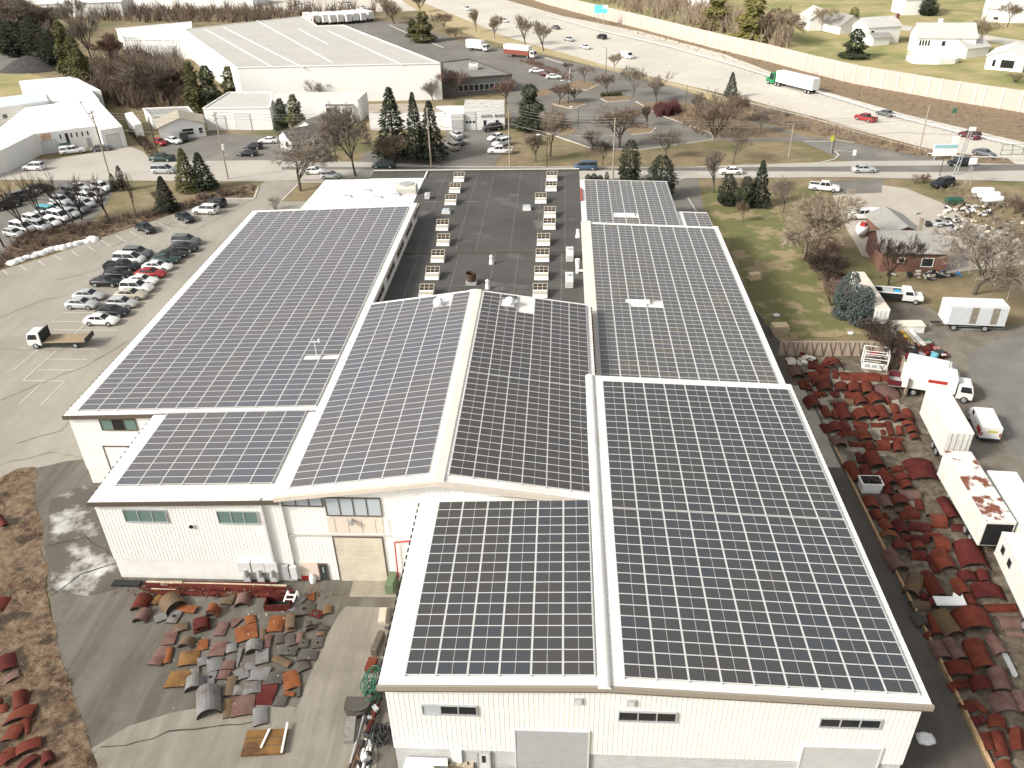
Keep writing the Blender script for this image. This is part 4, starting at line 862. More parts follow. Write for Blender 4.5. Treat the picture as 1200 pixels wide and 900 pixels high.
RUSTY = mat('rusting white roof', (.72, .70, .64), .8, 0, .55, (.70, .68, .62), c3=(.20, .065, .038), s3=.42, m3=(.50, .545))
DIRTYW = mat('streaky white trailer paint', (.74, .73, .68), .6, 0, .6, (.66, .64, .57))
trailer('semi_trailer', 'long clean white semi-trailer parked beside the rusty shells', [(1112, 507), (1141, 507), (1113, 458), (1085.5, 458)], 4.1, DIRTYW, mat('cream trailer roof', (.80, .76, .66), .5, .03, .5))
trailer('semi_trailer', 'old white trailer with rust patches on its roof and an open dark rear', [(1156, 613), (1191, 611), (1136, 528.5), (1108, 530)], 3.9, DIRTYW, RUSTY, rear='open')
trailer('semi_trailer', 'plain white trailer behind the rust patched one', [(1204, 632), (1240, 632), (1190, 552), (1158, 553)], 3.6, DIRTYW, WHITER, rear='doors')
t = trailer('office_trailer', 'white office trailer with small side windows at the right edge', [(1225, 735), (1275, 735), (1216, 622), (1171, 628)], 3.6, DIRTYW, WHITER, rear='doors')
for k, x in ((0, -1.), (1, -2.6)):
    p = [c for c in t.children if c.name.startswith('body')][0]; v = MB(); Lb = (Vector(G(1193, 625, 3.6))-Vector(G(1250, 735, 3.6))).length
    v.box(Lb+x-.5, Lb+x+.1, 1.30, 1.38, 2.2, 2.9, GLASSD); v.box(Lb+x-.56, Lb+x+.16, 1.29, 1.34, 2.14, 2.96, GREY); v.build('window', t)
trailer('box_trailer', 'narrow white box trailer with tan roof beside the blue spruce', [(1027, 363), (1044, 363), (1012, 318.5), (999, 319)], 3.2, WHITER, mat('tan trailer roof', (.68, .60, .50), .6, .05, .5), rear='doors')
# show trailer with three white and two brown side panels, standing along X
xa, ya = G(1106, 379.5, 1.1); xb, yb = G(1177, 382, 1.1)
t = thing('semi_trailer', 'white semi-trailer with brown bare plywood side panels under the bare tree', 'trailer', (xa, ya, .06), atan2(yb-ya, xb-xa)); F_ = Fam(t); Lt = hypot(xb-xa, yb-ya); b = MB()
box_r(b, 0, Lt, 0, 2.5, 1.05, 3.75, WHITE, .05); b.box(-.02, Lt+.02, -.03, 0, 1.0, 1.15, LGREY); b.box(-.02, Lt+.02, -.03, 0, 3.6, 3.75, LGREY); F_.add('body', b)
PLY = mat('weathered plywood', (.22, .19, .15), .9, .2, 2); CUR = mat('translucent grey side sheet', (.52, .54, .56), .5, .05, 2)
for x0, x1, m_, n_ in ((.06, .40, CUR, 'side_panel'), (.41, .52, PLY, 'plywood_panel'), (.53, .74, CUR, 'side_panel'), (.75, .86, PLY, 'plywood_panel'), (.87, .98, CUR, 'side_panel')):
    b = MB(); b.box(x0*Lt, x1*Lt, -.05, -.004, 1.2, 3.5, m_); F_.add(n_, b)
b = MB(); b.box(.2, Lt-.2, .8, 1.7, .7, 1.03, PLAS); F_.add('chassis', b)
for x in (1.4, Lt-2.2):
    for y in (.25, 2.2):
        wheel(F_, x, y, .45, .28, -1)
b = MB(); b.box(-1.2, 0, 1., 1.4, .6, .75, PLAS); b.tube((-1.1, 1.2, 0), (-1.1, 1.2, .7), .06, n=6, m=GREY); F_.add('drawbar', b); F_.done()
# trailers behind the big warehouse
for i, (u, v) in enumerate([(372, 28.5), (383, 28), (391, 28), (400, 27.5), (410, 27), (418, 26), (427, 25.5), (436, 24)]):
    x, y = G(u, v+1.5); a = face_angle(u, v, -15, -9)
    c = Vector((x, y)); dx = Vector((cos(2.2), sin(2.2))); n = Vector((-dx.y, dx.x)); w_ = 1.25
    P4 = [c+n*w_, c-n*w_, c-n*w_+dx*13, c+n*w_+dx*13]
    trailer('semi_trailer', '%s trailer in the dock row behind the warehouse, %s from the left' % ('white' if i != 0 else 'white and rust brown', rn[i]), None, 4.0, WHITE if i else RUSTY, WHITER, world=P4)['group'] = 'trailers parked at the dock'
# highway lorry
a = face_angle(932, 102, 10, 2.5); x, y = G(931, 105); t = thing('articulated_lorry', 'green cab lorry with long white box trailer on the highway', 'lorry', (x, y, .06), a+pi); F_ = Fam(t)
b = MB(); box_r(b, -7.5, 6.3, -1.3, 1.3, 1.15, 4.1, WHITE, .04); F_.add('trailer_body', b); b = MB(); b.box(-7.3, 6, -.5, .5, .85, 1.14, PLAS); F_.add('chassis', b)
GRN = mat('green lorry paint', (.02, .22, .08), .35); cab(F_, 6.9, 9.0, 2.4, .6, 3.3, GRN); b = MB(); box_r(b, 9.0, 10.3, -1.05, 1.05, .6, 1.8, GRN, .12); F_.add('bonnet', b)
for x in (-6.3, -5.1, 5.2, 6.4, 9.3):
    for s in (-1, 1): wheel(F_, x, s*1.05, .5, .32, s)
F_.done()
# two small trucks near the office building
for (u, v, lb, m_) in ((558, 58.5, 'white box truck at the left of the two by the office', WHITE), (607, 66, 'white topped rust red container truck by the office', None)):
    t = frame('box_truck', lb, 'truck', u, v, 10, 1); F_ = Fam(t); b = MB()
    if m_: box_r(b, -3.6, 3.2, -1.2, 1.2, 1., 3.6, WHITE, .05)
    else: box_r(b, -5, 5, -1.25, 1.25, .9, 2.4, mat('rust red container', (.22, .06, .04), .7), .05); box_r(b, -5, 5, -1.25, 1.25, 2.4, 3.9, WHITE, .05)
    F_.add('cargo_box', b); cab(F_, 3.5 if m_ else 5.3, 5.3 if m_ else 7, 2.1, .6, 2.5, MATS['white car paint'])
    for x in (-2.3, 4.4):
        for s in (-1, 1): wheel(F_, x, s*.95, .45, .3, s)
    F_.done()
# yard vans
def lettering(par, M, rows, m):
    b = MB()
    for (x0, z0, w_, h_) in rows: b.box(x0, x0+w_, -.004, .004, z0, z0+h_, m, M)
    return b.build('lettering', par)
YEL = mat('faded yellow lettering', (.55, .48, .15), .6)
t = frame('panel_van', 'white van with red and yellow marks at the back of the van row', 'van', 1091, 443, 10, 2.2); F_ = Fam(t); b = MB()
box_r(b, -3.0, 1.6, -1., 1., .45, 2.5, MATS['white car paint'], .12); F_.add('body', b); b = MB(); b.loft([[(1.6, -1, .45), (2.95, -.95, .45), (2.95, .95, .45), (1.6, 1, .45)], [(1.6, -1, 1.4), (2.85, -.95, 1.15), (2.85, .95, 1.15), (1.6, 1, 1.4)], [(1.6, -.95, 2.4), (1.75, -.9, 2.38), (1.75, .9, 2.38), (1.6, .95, 2.4)]], MATS['white car paint'], True); F_.add('bonnet', b)
b = MB(); b.loft([[(2.3, -.8, 1.33), (2.3, .8, 1.33)], [(1.83, -.8, 2.25), (1.83, .8, 2.25)]], GLASSD, closed=False, cap=False)
for s in (-1, 1): b.box(.9, 1.7, s*1.0-.006, s*1.0+.006, 1.45, 2.1, GLASSD)
F_.add('windows', b); b = MB(); b.box(-2.6, -.4, -1.012, -1.003, 1.3, 1.9, YEL); b.box(-2.2, -1.2, -1.014, -1.004, 1.9, 2.2, RED); F_.add('side_marking', b)
for x in (-1.9, 2.):
    for s in (-1, 1): wheel(F_, x, s*.9, .38, .24, s)
F_.done()
t = frame('box_truck', 'white box truck with red panel and forward cab beside the long semi-trailer', 'truck', 1100, 461, 10, 1.5); F_ = Fam(t); b = MB()
box_r(b, -4.2, 1.4, -1.15, 1.15, .95, 3.1, WHITER, .06); F_.add('cargo_box', b); cab(F_, 1.6, 3.3, 2.0, .5, 2.3, MATS['white car paint'])
b = MB(); b.box(-1.6, .4, -1.165, -1.153, 2.1, 2.5, RED); F_.add('side_marking', b); b = MB(); b.box(-4.2, 3., -.4, .4, .6, .94, PLAS); F_.add('chassis', b)
b = MB(); b.box(-5.6, -4.25, -1.1, 1.1, .9, 1.0, GREY)
for s in (-1, 1): b.box(-5.6, -4.25, s*1.1-.04, s*1.1+.04, 1., 1.7, MATS['dark red car paint'])
b.box(-5.65, -5.58, -1.1, 1.1, 1., 1.7, MATS['dark red car paint']); F_.add('tail_lift', b)
for x in (-2.8, 2.5):
    for s in (-1, 1): wheel(F_, x, s*.92, .42, .3, s)
F_.done()
t = frame('panel_van', 'white van with a red corner parked alone on the brown gravel', 'van', 1151, 501, -4.6, -10); F_ = Fam(t); b = MB()
box_r(b, -2.6, 1.2, -1., 1., .4, 2.1, MATS['white car paint'], .12); F_.add('body', b); b = MB(); b.loft([[(1.2, -1, .4), (2.6, -.9, .4), (2.6, .9, .4), (1.2, 1, .4)], [(1.2, -1, 1.3), (2.5, -.9, 1.05), (2.5, .9, 1.05), (1.2, 1, 1.3)], [(1.2, -.92, 2.02), (1.3, -.9, 2.0), (1.3, .9, 2.0), (1.2, .92, 2.02)]], MATS['white car paint'], True); F_.add('bonnet', b)
b = MB(); b.loft([[(1.95, -.78, 1.22), (1.95, .78, 1.22)], [(1.38, -.78, 1.95), (1.38, .78, 1.95)]], GLASSD, closed=False, cap=False)
for s in (-1, 1): b.box(.5, 1.15, s*1.0-.006, s*1.0+.006, 1.35, 1.85, GLASSD)
F_.add('windows', b); b = MB(); b.box(-2.5, -1.2, .996, 1.008, .8, 1.5, RED); b.box(-2.616, -2.603, -.6, .4, 1.3, 1.6, YEL); F_.add('side_marking', b)
b = MB(); b.box(-2.75, -2.6, -.95, .95, .35, .6, PLAS); F_.add('bumper', b)
for s in (-1, 1): F_.add('taillight', (lambda b: (b.box(-2.62, -2.604, s*.88-.08, s*.88+.08, .9, 1.3, TAIL), b)[1])(MB()))
for x in (-1.7, 1.7):
    for s in (-1, 1): wheel(F_, x, s*.9, .36, .24, s)
F_.done()
t = frame('utility_truck', 'white utility truck with open equipment body and blue sheet near the red brick house', 'truck', 1052, 350.5, 10, .8); F_ = Fam(t); b = MB()
b.box(-3.2, .3, -1., 1., .7, .85, PLAS); b.box(-3.2, .3, -1.02, -.9, .7, 1.5, PLAS); b.box(-3.2, .3, .9, 1.02, .7, 1.5, PLAS); b.box(-3.2, .3, -1.02, -.85, 1.5, 1.62, WHITE); b.box(-3.2, .3, .85, 1.02, 1.5, 1.62, WHITE); F_.add('equipment_body', b)
cab(F_, .35, 1.9, 1.9, .5, 2.05, MATS['white car paint']); b = MB(); box_r(b, 1.9, 3.1, -.92, .92, .5, 1.25, MATS['white car paint'], .12); F_.add('bonnet', b)
b = MB(); box_r(b, -2.2, -.8, -.6, .6, .86, 1.7, GREY, .1); box_r(b, -.7, .1, -.7, .3, .86, 1.6, mat('bright blue sheet', (.05, .38, .62), .6), .1); F_.add('load', b)
for x in (-2.2, 2.2):
    for s in (-1, 1): wheel(F_, x, s*.88, .38, .25, s)
F_.done()
t = frame('cargo_trailer', 'small white boat shaped trailer under cover beside the capped pickup', 'trailer', 1009, 273, -6, 8); F_ = Fam(t); b = MB()
b.loft([[(-2.5, -.9, .4), (-2.5, .9, .4), (-2.5, .9, 1.2), (-2.5, -.9, 1.2)], [(.5, -.95, .4), (.5, .95, .4), (.5, .9, 1.5), (.5, -.9, 1.5)], [(2.7, -.1, .7), (2.7, .1, .7), (2.7, .1, 1.0), (2.7, -.1, 1.0)]], WHITE, True); F_.add('hull', b)
b = MB(); b.box(-.8, .3, -.4, .4, 1.45, 1.9, RED); F_.add('hatch', b)
for s in (-1, 1): wheel(F_, -.8, s*.9, .3, .2, s)
F_.done()
# ------------------------------------------------------------------ curved steel shells
def steel(n, c, c2, c3, rough=.85):
    k_ = .82 if 'red' in n or 'maroon' in n else (.72 if 'rust' in n else .8); c, c2, c3 = [tuple(x*k_ for x in q) for q in (c, c2, c3)]
    return mat(n, c, rough, 0, 1.1, c2, c3=c3, s3=.9, m3=(.5, .66), spec=.15)
STEEL = {'R': ('rust red', [steel('rust red steel %s' % k, a, b_, c_) for k, a, b_, c_ in (('a', (.125, .028, .018), (.17, .042, .025), (.085, .021, .015)), ('b', (.155, .037, .022), (.20, .056, .032), (.11, .028, .019)), ('c', (.10, .023, .016), (.14, .034, .023), (.165, .05, .03)))]),
         'D': ('dark maroon', [steel('dark maroon steel', (.085, .018, .016), (.13, .028, .023), (.07, .016, .014))]),
         'M': ('dull mauve', [steel('mauve steel', (.17, .098, .082), (.21, .13, .112), (.13, .065, .052))]),
         'O': ('orange rust', [steel('orange rust steel', (.265, .090, .036), (.32, .12, .045), (.16, .06, .032))]),
         'Y': ('golden brown', [steel('golden rust steel', (.24, .12, .045), (.31, .17, .06), (.13, .075, .04))]),
         'G': ('dark grey', [steel('dark grey steel', (.085, .08, .072), (.12, .11, .10), (.11, .08, .058), .5)]),
         'L': ('pale grey', [steel('pale grey steel', (.19, .185, .18), (.25, .245, .24), (.15, .125, .105), .45)]),
         'B': ('brown', [steel('brown steel', (.13, .09, .058), (.18, .13, .085), (.20, .11, .05))])}
rs = random.Random(11); EDGE = mat('shadow dark plate edge', (.035, .018, .014), .8)  # near-black shadow painted on the plates' ends and undersides
def plate_mesh(L_, W, rise, th, m, name='steel_shell', twist=0., fold=False, taper=1., hole=None):
    b = MB(); n = 2 if fold else 9; rise = min(rise, W*.5)
    def prof(w, sc, o):
        pts = []
        for i in range(n+1):
            t = -1+2*i/n
            if fold: y, z = t*w/2, (1-abs(t))*rise*sc
            elif rise > .03:
                R_ = (w*w/4+rise*rise)/(2*rise); a = math.asin(min(1, w/2/R_))*t; y = R_*sin(a); z = rise*sc-R_*(1-cos(a)); nn = (sin(a), cos(a)); y += nn[0]*o; z += nn[1]*o; pts.append((y, z)); continue
            else: y, z = t*w/2, 0
            pts.append((y, z+o))
        return pts
    rings = []
    for x, w in ((-L_/2, W), (L_/2, W*taper)):
        up = prof(w, 1, th); lo = prof(w, 1, 0); rings.append([(x, y, z) for y, z in up]+[(x, y, z) for y, z in lo[::-1]])
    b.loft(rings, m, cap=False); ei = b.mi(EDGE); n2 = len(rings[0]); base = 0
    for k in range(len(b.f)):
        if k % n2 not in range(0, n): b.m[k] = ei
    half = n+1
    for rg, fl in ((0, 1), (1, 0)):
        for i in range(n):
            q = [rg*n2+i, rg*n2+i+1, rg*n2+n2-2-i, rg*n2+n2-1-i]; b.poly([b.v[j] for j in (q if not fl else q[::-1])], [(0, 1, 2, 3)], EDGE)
    # welded rib on the concave side and lifting lug
    if L_ > 1.8 and rise > .25:
        for x in (-L_*.3, L_*.3):
            lo = prof(W*.9, 1, -.02); hi = prof(W*.9, 1, .0); b.loft([[(x-.03, y, z-.08) for y, z in lo]+[(x-.03, y, z) for y, z in hi[::-1]], [(x+.03, y, z-.08) for y, z in lo]+[(x+.03, y, z) for y, z in hi[::-1]]], m)
    return b
YARD = {}
def shells(yard, org, sc, L_):
    for e in L_:
        x0, y0_, x1, y1_, w, rise, k = e[:7]; opt = e[7] if len(e) > 7 else ''
        zc = rise*.35
        a = Vector(G(org[0]+x0/sc, org[1]+y0_/sc, zc)); c = Vector(G(org[0]+x1/sc, org[1]+y1_/sc, zc)); mid = (a+c)/2
        u = org[0]+(x0+x1)/2/sc; v = org[1]+(y0_+y1_)/2/sc
        # chord measured in the picture at a right angle to the axis
        du, dv = x1-x0, y1_-y0_; ln = hypot(du, dv); pu, pv = -dv/ln*w/2/sc, du/ln*w/2/sc
        p = Vector(G(u+pu, v+pv, zc)); q = Vector(G(u-pu, v-pv, zc)); ax = (c-a); Lw = ax.length; d = ax.normalized(); Ww = abs((p-q).cross(d)) if hasattr((p-q), 'cross') else w
        Ww = abs((p-q).x*d.y-(p-q).y*d.x)
        Ww = max(.25, Ww)
        if yard == 'front': Lw *= 1.02; Ww *= .98; rise *= (1. if rise >= 1 else (.75 if rise >= .55 else .25))
        elif yard == 'litter': Lw *= 1.05; rise *= .35
        else: Lw *= .98; Ww *= .95; rise *= .8
        rise_ = min(rise, Ww*.46)
        nm, ms = STEEL[k]; m = ms[rs.randrange(len(ms))]
        YARD.setdefault(yard, []).append((mid, atan2(d.y, d.x), Lw, Ww, rise_, nm, m, opt))
ZA_ = (920, 410)
shells('scrap', ZA_, 6.667, [
 (62, 140, 105, 210, 78, .9, 'M'), (125, 178, 145, 218, 20, .3, 'D'), (170, 205, 260, 203, 58, .8, 'R'), (190, 78, 250, 86, 26, .3, 'R'), (300, 110, 328, 66, 24, .3, 'R'), (172, 128, 265, 130, 38, .5, 'R'),
 (362, 96, 372, 118, 150, 1.5, 'R'), (380, 116, 390, 138, 140, 1.3, 'R'), (330, 128, 345, 150, 110, .9, 'D'), (240, 163, 345, 168, 34, .5, 'R'), (268, 200, 345, 205, 42, .6, 'R'),
 (368, 192, 412, 196, 72, .2, 'R'), (420, 203, 482, 205, 66, .4, 'R'), (487, 205, 730, 212, 66, .5, 'R'), (735, 218, 832, 222, 52, .4, 'R'),
 (122, 250, 146, 308, 38, .5, 'R'), (158, 242, 198, 318, 42, .6, 'R'), (290, 232, 300, 272, 165, 1.2, 'R'), (303, 272, 322, 322, 108, 1.0, 'R'), (435, 266, 450, 332, 98, .7, 'R'),
 (542, 268, 552, 338, 112, .8, 'R'), (632, 262, 652, 342, 96, 1.0, 'R'), (215, 345, 280, 352, 44, .5, 'R'), (285, 338, 322, 364, 28, .4, 'R'), (362, 338, 400, 374, 22, .3, 'D'), (400, 328, 416, 370, 28, .3, 'R'),
 (455, 352, 520, 355, 40, .5, 'R'), (192, 380, 242, 452, 98, 1., 'R'), (566, 350, 600, 432, 94, .8, 'R'), (692, 358, 732, 418, 104, 1.0, 'R'), (790, 374, 816, 430, 34, .5, 'R'), (375, 405, 405, 412, 34, .3, 'B'),
 (420, 405, 455, 412, 30, .3, 'B'), (465, 402, 535, 412, 40, .4, 'B'), (308, 440, 346, 530, 60, .9, 'R'), (365, 438, 470, 430, 38, .5, 'D'), (388, 472, 412, 540, 46, .7, 'R'), (436, 446, 492, 545, 90, 1.1, 'R'),
 (578, 480, 620, 548, 100, .9, 'R'), (600, 450, 700, 456, 40, .5, 'R'), (672, 478, 710, 540, 80, .8, 'R'), (736, 445, 790, 543, 90, 1.1, 'R'), (846, 430, 880, 500, 54, .7, 'R'), (946, 470, 985, 555, 58, .5, 'R'),
 (832, 522, 920, 522, 44, .5, 'R'), (925, 532, 930, 566, 150, 1.1, 'R'), (303, 582, 345, 655, 74, .2, 'D'), (382, 572, 414, 645, 80, .6, 'R'), (452, 575, 486, 640, 80, .6, 'R'), (525, 585, 640, 592, 48, .4, 'R'),
 (592, 628, 640, 708, 98, .7, 'R'), (490, 658, 504, 705, 190, 1.0, 'R'), (662, 588, 775, 590, 26, .35, 'R'), (798, 562, 845, 678, 44, .5, 'R'), (965, 568, 970, 604, 100, .8, 'R'), (888, 600, 906, 675, 48, .5, 'R'),
 (990, 612, 1005, 652, 88, .7, 'R'), (1010, 664, 1022, 702, 60, .6, 'R'), (764, 632, 770, 666, 30, .3, 'R'), (746, 688, 915, 706, 20, .3, 'R'), (398, 688, 436, 752, 84, .9, 'M'), (496, 737, 635, 746, 26, .35, 'R'),
 (656, 720, 682, 792, 76, .9, 'R'), (706, 740, 815, 750, 62, .8, 'R'), (872, 722, 902, 788, 80, 1.1, 'R')])
shells('scrap', (970, 510), 6.667, [
 (240, 142, 266, 225, 44, .5, 'D'), (277, 162, 316, 228, 20, .2, 'R'), (338, 142, 395, 252, 118, 1.2, 'R'), (172, 218, 236, 352, 94, 1.0, 'R'), (282, 250, 330, 348, 74, .5, 'R'), (425, 282, 505, 380, 120, 1.3, 'R', 'fold'),
 (485, 268, 580, 256, 38, .6, 'R'), (576, 310, 606, 355, 84, .8, 'R'), (604, 366, 632, 418, 80, .7, 'R'), (698, 200, 765, 348, 215, .7, 'D'), (460, 385, 482, 430, 58, .6, 'D'), (468, 436, 482, 476, 70, .5, 'R'),
 (542, 462, 712, 466, 64, .8, 'M'), (322, 486, 356, 570, 104, .5, 'R'), (436, 480, 482, 574, 74, .5, 'M'), (560, 482, 582, 545, 118, 1.1, 'R'), (714, 510, 722, 595, 60, .4, 'R'), (590, 572, 656, 578, 38, .4, 'R'),
 (552, 625, 704, 618, 54, .6, 'R'), (332, 592, 370, 658, 20, .2, 'D'), (382, 590, 420, 660, 58, .6, 'R'), (450, 616, 472, 654, 24, .3, 'R'), (432, 666, 492, 748, 68, .6, 'R'), (547, 662, 602, 758, 80, 1., 'D'),
 (624, 710, 798, 720, 58, .6, 'D'), (792, 655, 920, 660, 90, 1.2, 'R'), (890, 492, 1000, 658, 78, .5, 'D'), (956, 725, 1090, 726, 54, .3, 'D'), (480, 770, 487, 812, 138, .8, 'O'), (572, 802, 788, 812, 50, .4, 'D'), (756, 770, 890, 778, 20, .3, 'R')])
shells('scrap', (1010, 620), 6.316, [
 (281, 98, 296, 152, 104, .9, 'R'), (416, 102, 436, 154, 88, .7, 'R'), (525, 97, 637, 100, 94, 1.3, 'R'), (208, 165, 286, 303, 104, 1.1, 'M'), (352, 188, 465, 196, 58, .6, 'R'), (482, 202, 556, 333, 26, .3, 'D'),
 (568, 162, 657, 303, 122, 1.2, 'R'), (775, 100, 850, 285, 195, .9, 'D'), (768, 328, 802, 398, 118, .7, 'D'), (884, 312, 918, 398, 88, .6, 'D'), (402, 340, 368, 478, 128, 1.1, 'B'), (468, 318, 588, 498, 94, 1.1, 'R'),
 (440, 482, 488, 510, 48, .5, 'D'), (702, 372, 768, 484, 84, .9, 'R'), (782, 490, 836, 574, 80, .9, 'R'), (912, 412, 960, 522, 215, .6, 'D'), (357, 566, 500, 572, 60, .4, 'B'), (515, 522, 540, 584, 54, .5, 'R'),
 (550, 522, 608, 526, 40, .5, 'R'), (618, 512, 662, 520, 38, .4, 'R'), (735, 512, 768, 554, 30, .3, 'D'), (402, 622, 458, 716, 88, .9, 'G', 'fold'), (517, 627, 567, 778, 68, .7, 'R'), (582, 612, 690, 785, 128, 1.3, 'B'),
 (805, 605, 868, 762, 262, 1.3, 'R'), (897, 586, 1138, 582, 58, .3, 'R'), (1002, 692, 1188, 684, 88, .4, 'M'), (1052, 776, 1190, 782, 38, .3, 'M'), (478, 772, 510, 800, 48, .4, 'R')])
shells('scrap', (1060, 740), 5.63, [
 (202, 74, 264, 184, 90, .5, 'M'), (292, 52, 374, 188, 84, .5, 'M'), (458, 58, 540, 238, 132, 1.3, 'R'), (568, 28, 640, 158, 74, .6, 'M'), (352, 212, 386, 302, 188, .8, 'R'), (352, 330, 392, 384, 138, .7, 'R', 'fold'),
 (492, 312, 530, 398, 128, .7, 'D'), (603, 254, 662, 398, 118, .8, 'M'), (642, 424, 690, 548, 168, .8, 'M'), (752, 402, 800, 540, 95, .9, 'M'), (382, 520, 450, 480, 88, .2, 'R'), (460, 458, 544, 545, 26, .3, 'R'),
 (442, 572, 492, 628, 38, .3, 'D'), (492, 562, 530, 614, 34, .3, 'R'), (612, 562, 622, 648, 118, 1., 'R'), (532, 682, 570, 800, 72, .5, 'R'), (602, 668, 660, 838, 92, .6, 'R'), (640, 862, 690, 940, 98, .6, 'R'), (742, 640, 770, 800, 118, .9, 'R', 'fold')])
shells('front', (150, 670), 8, [
 (135, 222, 108, 345, 128, 1.0, 'R'), (292, 222, 248, 312, 58, .3, 'Y'), (395, 226, 425, 330, 205, 1.5, 'B', 'stripe'), (462, 335, 640, 372, 72, .2, 'O'), (150, 358, 112, 462, 108, .9, 'M'), (250, 448, 362, 418, 66, .25, 'L'),
 (462, 372, 412, 488, 92, .15, 'L', 'hole'), (500, 490, 482, 568, 128, .3, 'B'), (812, 342, 795, 420, 98, .6, 'O', 'stack'), (700, 445, 682, 560, 148, .5, 'D', 'stack'), (962, 198, 930, 312, 98, .3, 'B', 'pins'), (1092, 222, 1060, 320, 110, .6, 'M'),
 (882, 485, 870, 600, 98, .3, 'M'), (1010, 450, 992, 528, 118, .1, 'M', 'taper'), (1150, 420, 1146, 495, 88, .2, 'O'), (402, 570, 388, 690, 128, .1, 'M', 'plank'), (560, 632, 542, 708, 118, .6, 'B'), (706, 645, 700, 740, 92, .2, 'O'),
 (862, 672, 830, 795, 138, .3, 'M'), (972, 682, 966, 764, 92, .3, 'L'), (332, 708, 262, 880, 118, .4, 'M'), (402, 722, 352, 862, 48, .3, 'O'), (592, 742, 550, 880, 168, .5, 'Y')])
shells('front', (260, 680), 8, [
 (240, 425, 222, 572, 200, .2, 'O'), (520, 345, 500, 490, 138, .2, 'O'), (652, 340, 630, 490, 88, .3, 'B', 'stack'), (762, 142, 655, 305, 46, .3, 'L'), (832, 138, 850, 205, 108, .1, 'O', 'taper'), (782, 224, 762, 328, 190, .5, 'G', 'hole'),
 (892, 290, 872, 350, 118, .3, 'D', 'hole'), (982, 250, 992, 320, 78, .3, 'B'), (802, 420, 822, 470, 88, .5, 'G', 'stack'), (962, 430, 942, 470, 68, .4, 'G'), (930, 488, 930, 522, 68, .4, 'B'), (540, 520, 546, 600, 78, .2, 'G'),
 (642, 520, 640, 620, 94, .3, 'G'), (742, 500, 720, 600, 48, .2, 'M'), (382, 470, 386, 590, 44, .2, 'B'), (440, 522, 422, 640, 54, .2, 'M'), (772, 560, 760, 640, 88, .15, 'G', 'hole'), (902, 550, 898, 640, 98, .2, 'G', 'hole'),
 (632, 640, 622, 710, 148, .3, 'G', 'hole'), (822, 670, 782, 750, 158, .5, 'G'), (480, 748, 650, 788, 58, .2, 'B'), (740, 780, 760, 850, 138, .5, 'G'), (300, 582, 300, 680, 138, .7, 'L'), (382, 662, 378, 790, 128, .1, 'L'), (172, 652, 150, 820, 50, .1, 'L', 'taper')])
shells('front', (160, 760), 5, [
 (386, 60, 386, 105, 54, .2, 'L'), (466, 62, 450, 135, 84, .4, 'L'), (541, 80, 535, 125, 68, .3, 'M'), (260, 136, 230, 234, 124, .15, 'Y'), (341, 120, 340, 165, 54, .15, 'L'), (350, 172, 334, 242, 98, .7, 'L'), (441, 140, 430, 210, 58, .15, 'L', 'hole'),
 (516, 132, 510, 184, 68, .2, 'M'), (616, 126, 622, 184, 80, .15, 'L'), (672, 84, 660, 134, 56, .15, 'L'), (722, 112, 716, 186, 120, .4, 'L'), (812, 140, 790, 212, 108, .3, 'G'), (566, 172, 536, 280, 48, .3, 'B'), (601, 220, 590, 275, 62, .4, 'L'), (681, 200, 674, 265, 98, .4, 'L'),
 (420, 226, 415, 380, 130, 1.3, 'L'), (540, 302, 530, 410, 44, .15, 'B'), (632, 278, 618, 395, 128, .4, 'M'), (770, 218, 748, 332, 108, .1, 'D'), (731, 348, 720, 450, 78, .4, 'L'), (916, 136, 900, 240, 88, .4, 'O'),
 (962, 162, 940, 290, 12, .05, 'G'), (900, 256, 890, 282, 60, .2, 'O'), (850, 286, 838, 342, 68, .2, 'G')])
shells('litter', (0, 700), 4.5, [
 (42, 300, 30, 385, 88, .5, 'D'), (50, 402, 62, 440, 98, .4, 'M'), (102, 500, 110, 568, 78, .8, 'R'), (92, 580, 102, 650, 178, .9, 'R'), (150, 642, 130, 720, 58, .5, 'R', 'taper'), (62, 680, 62, 750, 108, .7, 'R'), (142, 760, 130, 820, 148, .8, 'R'),
 (42, 800, 40, 845, 88, .5, 'R'), (242, 812, 252, 880, 68, .7, 'D'), (142, 850, 142, 895, 118, .6, 'D'), (12, 570, 16, 602, 58, .4, 'R')])
shells('litter', (0, 560), 4, [(5, 170, 0, 230, 30, .4, 'R')])
for (x, y) in ((0, 880), (-20, 820), (-10, 700)): shells('litter', (0, 0), 1, [(x+10, y, x+8, y+14, 22, .6, 'R')])
ORD = ['first', 'second', 'third', 'fourth', 'fifth', 'sixth', 'seventh', 'eighth', 'ninth', 'tenth', 'eleventh', 'twelfth', 'thirteenth', 'fourteenth', 'fifteenth', 'sixteenth', 'seventeenth', 'eighteenth', 'nineteenth', 'twentieth',
       'twenty-first', 'twenty-second', 'twenty-third', 'twenty-fourth', 'twenty-fifth', 'twenty-sixth', 'twenty-seventh', 'twenty-eighth', 'twenty-ninth', 'thirtieth']
TXT = {'scrap': ('%s shell, %s from timber edging, %s row from tan fence', 'rusty steel shells in the scrapyard'),
       'front': ('%s plate, %s from the left, %s row below the bar pile', 'steel offcuts spread on the front yard'),
       'litter': ('%s shell, %s from the left, %s row among the leaf litter', 'rusty shells among the leaf litter')}
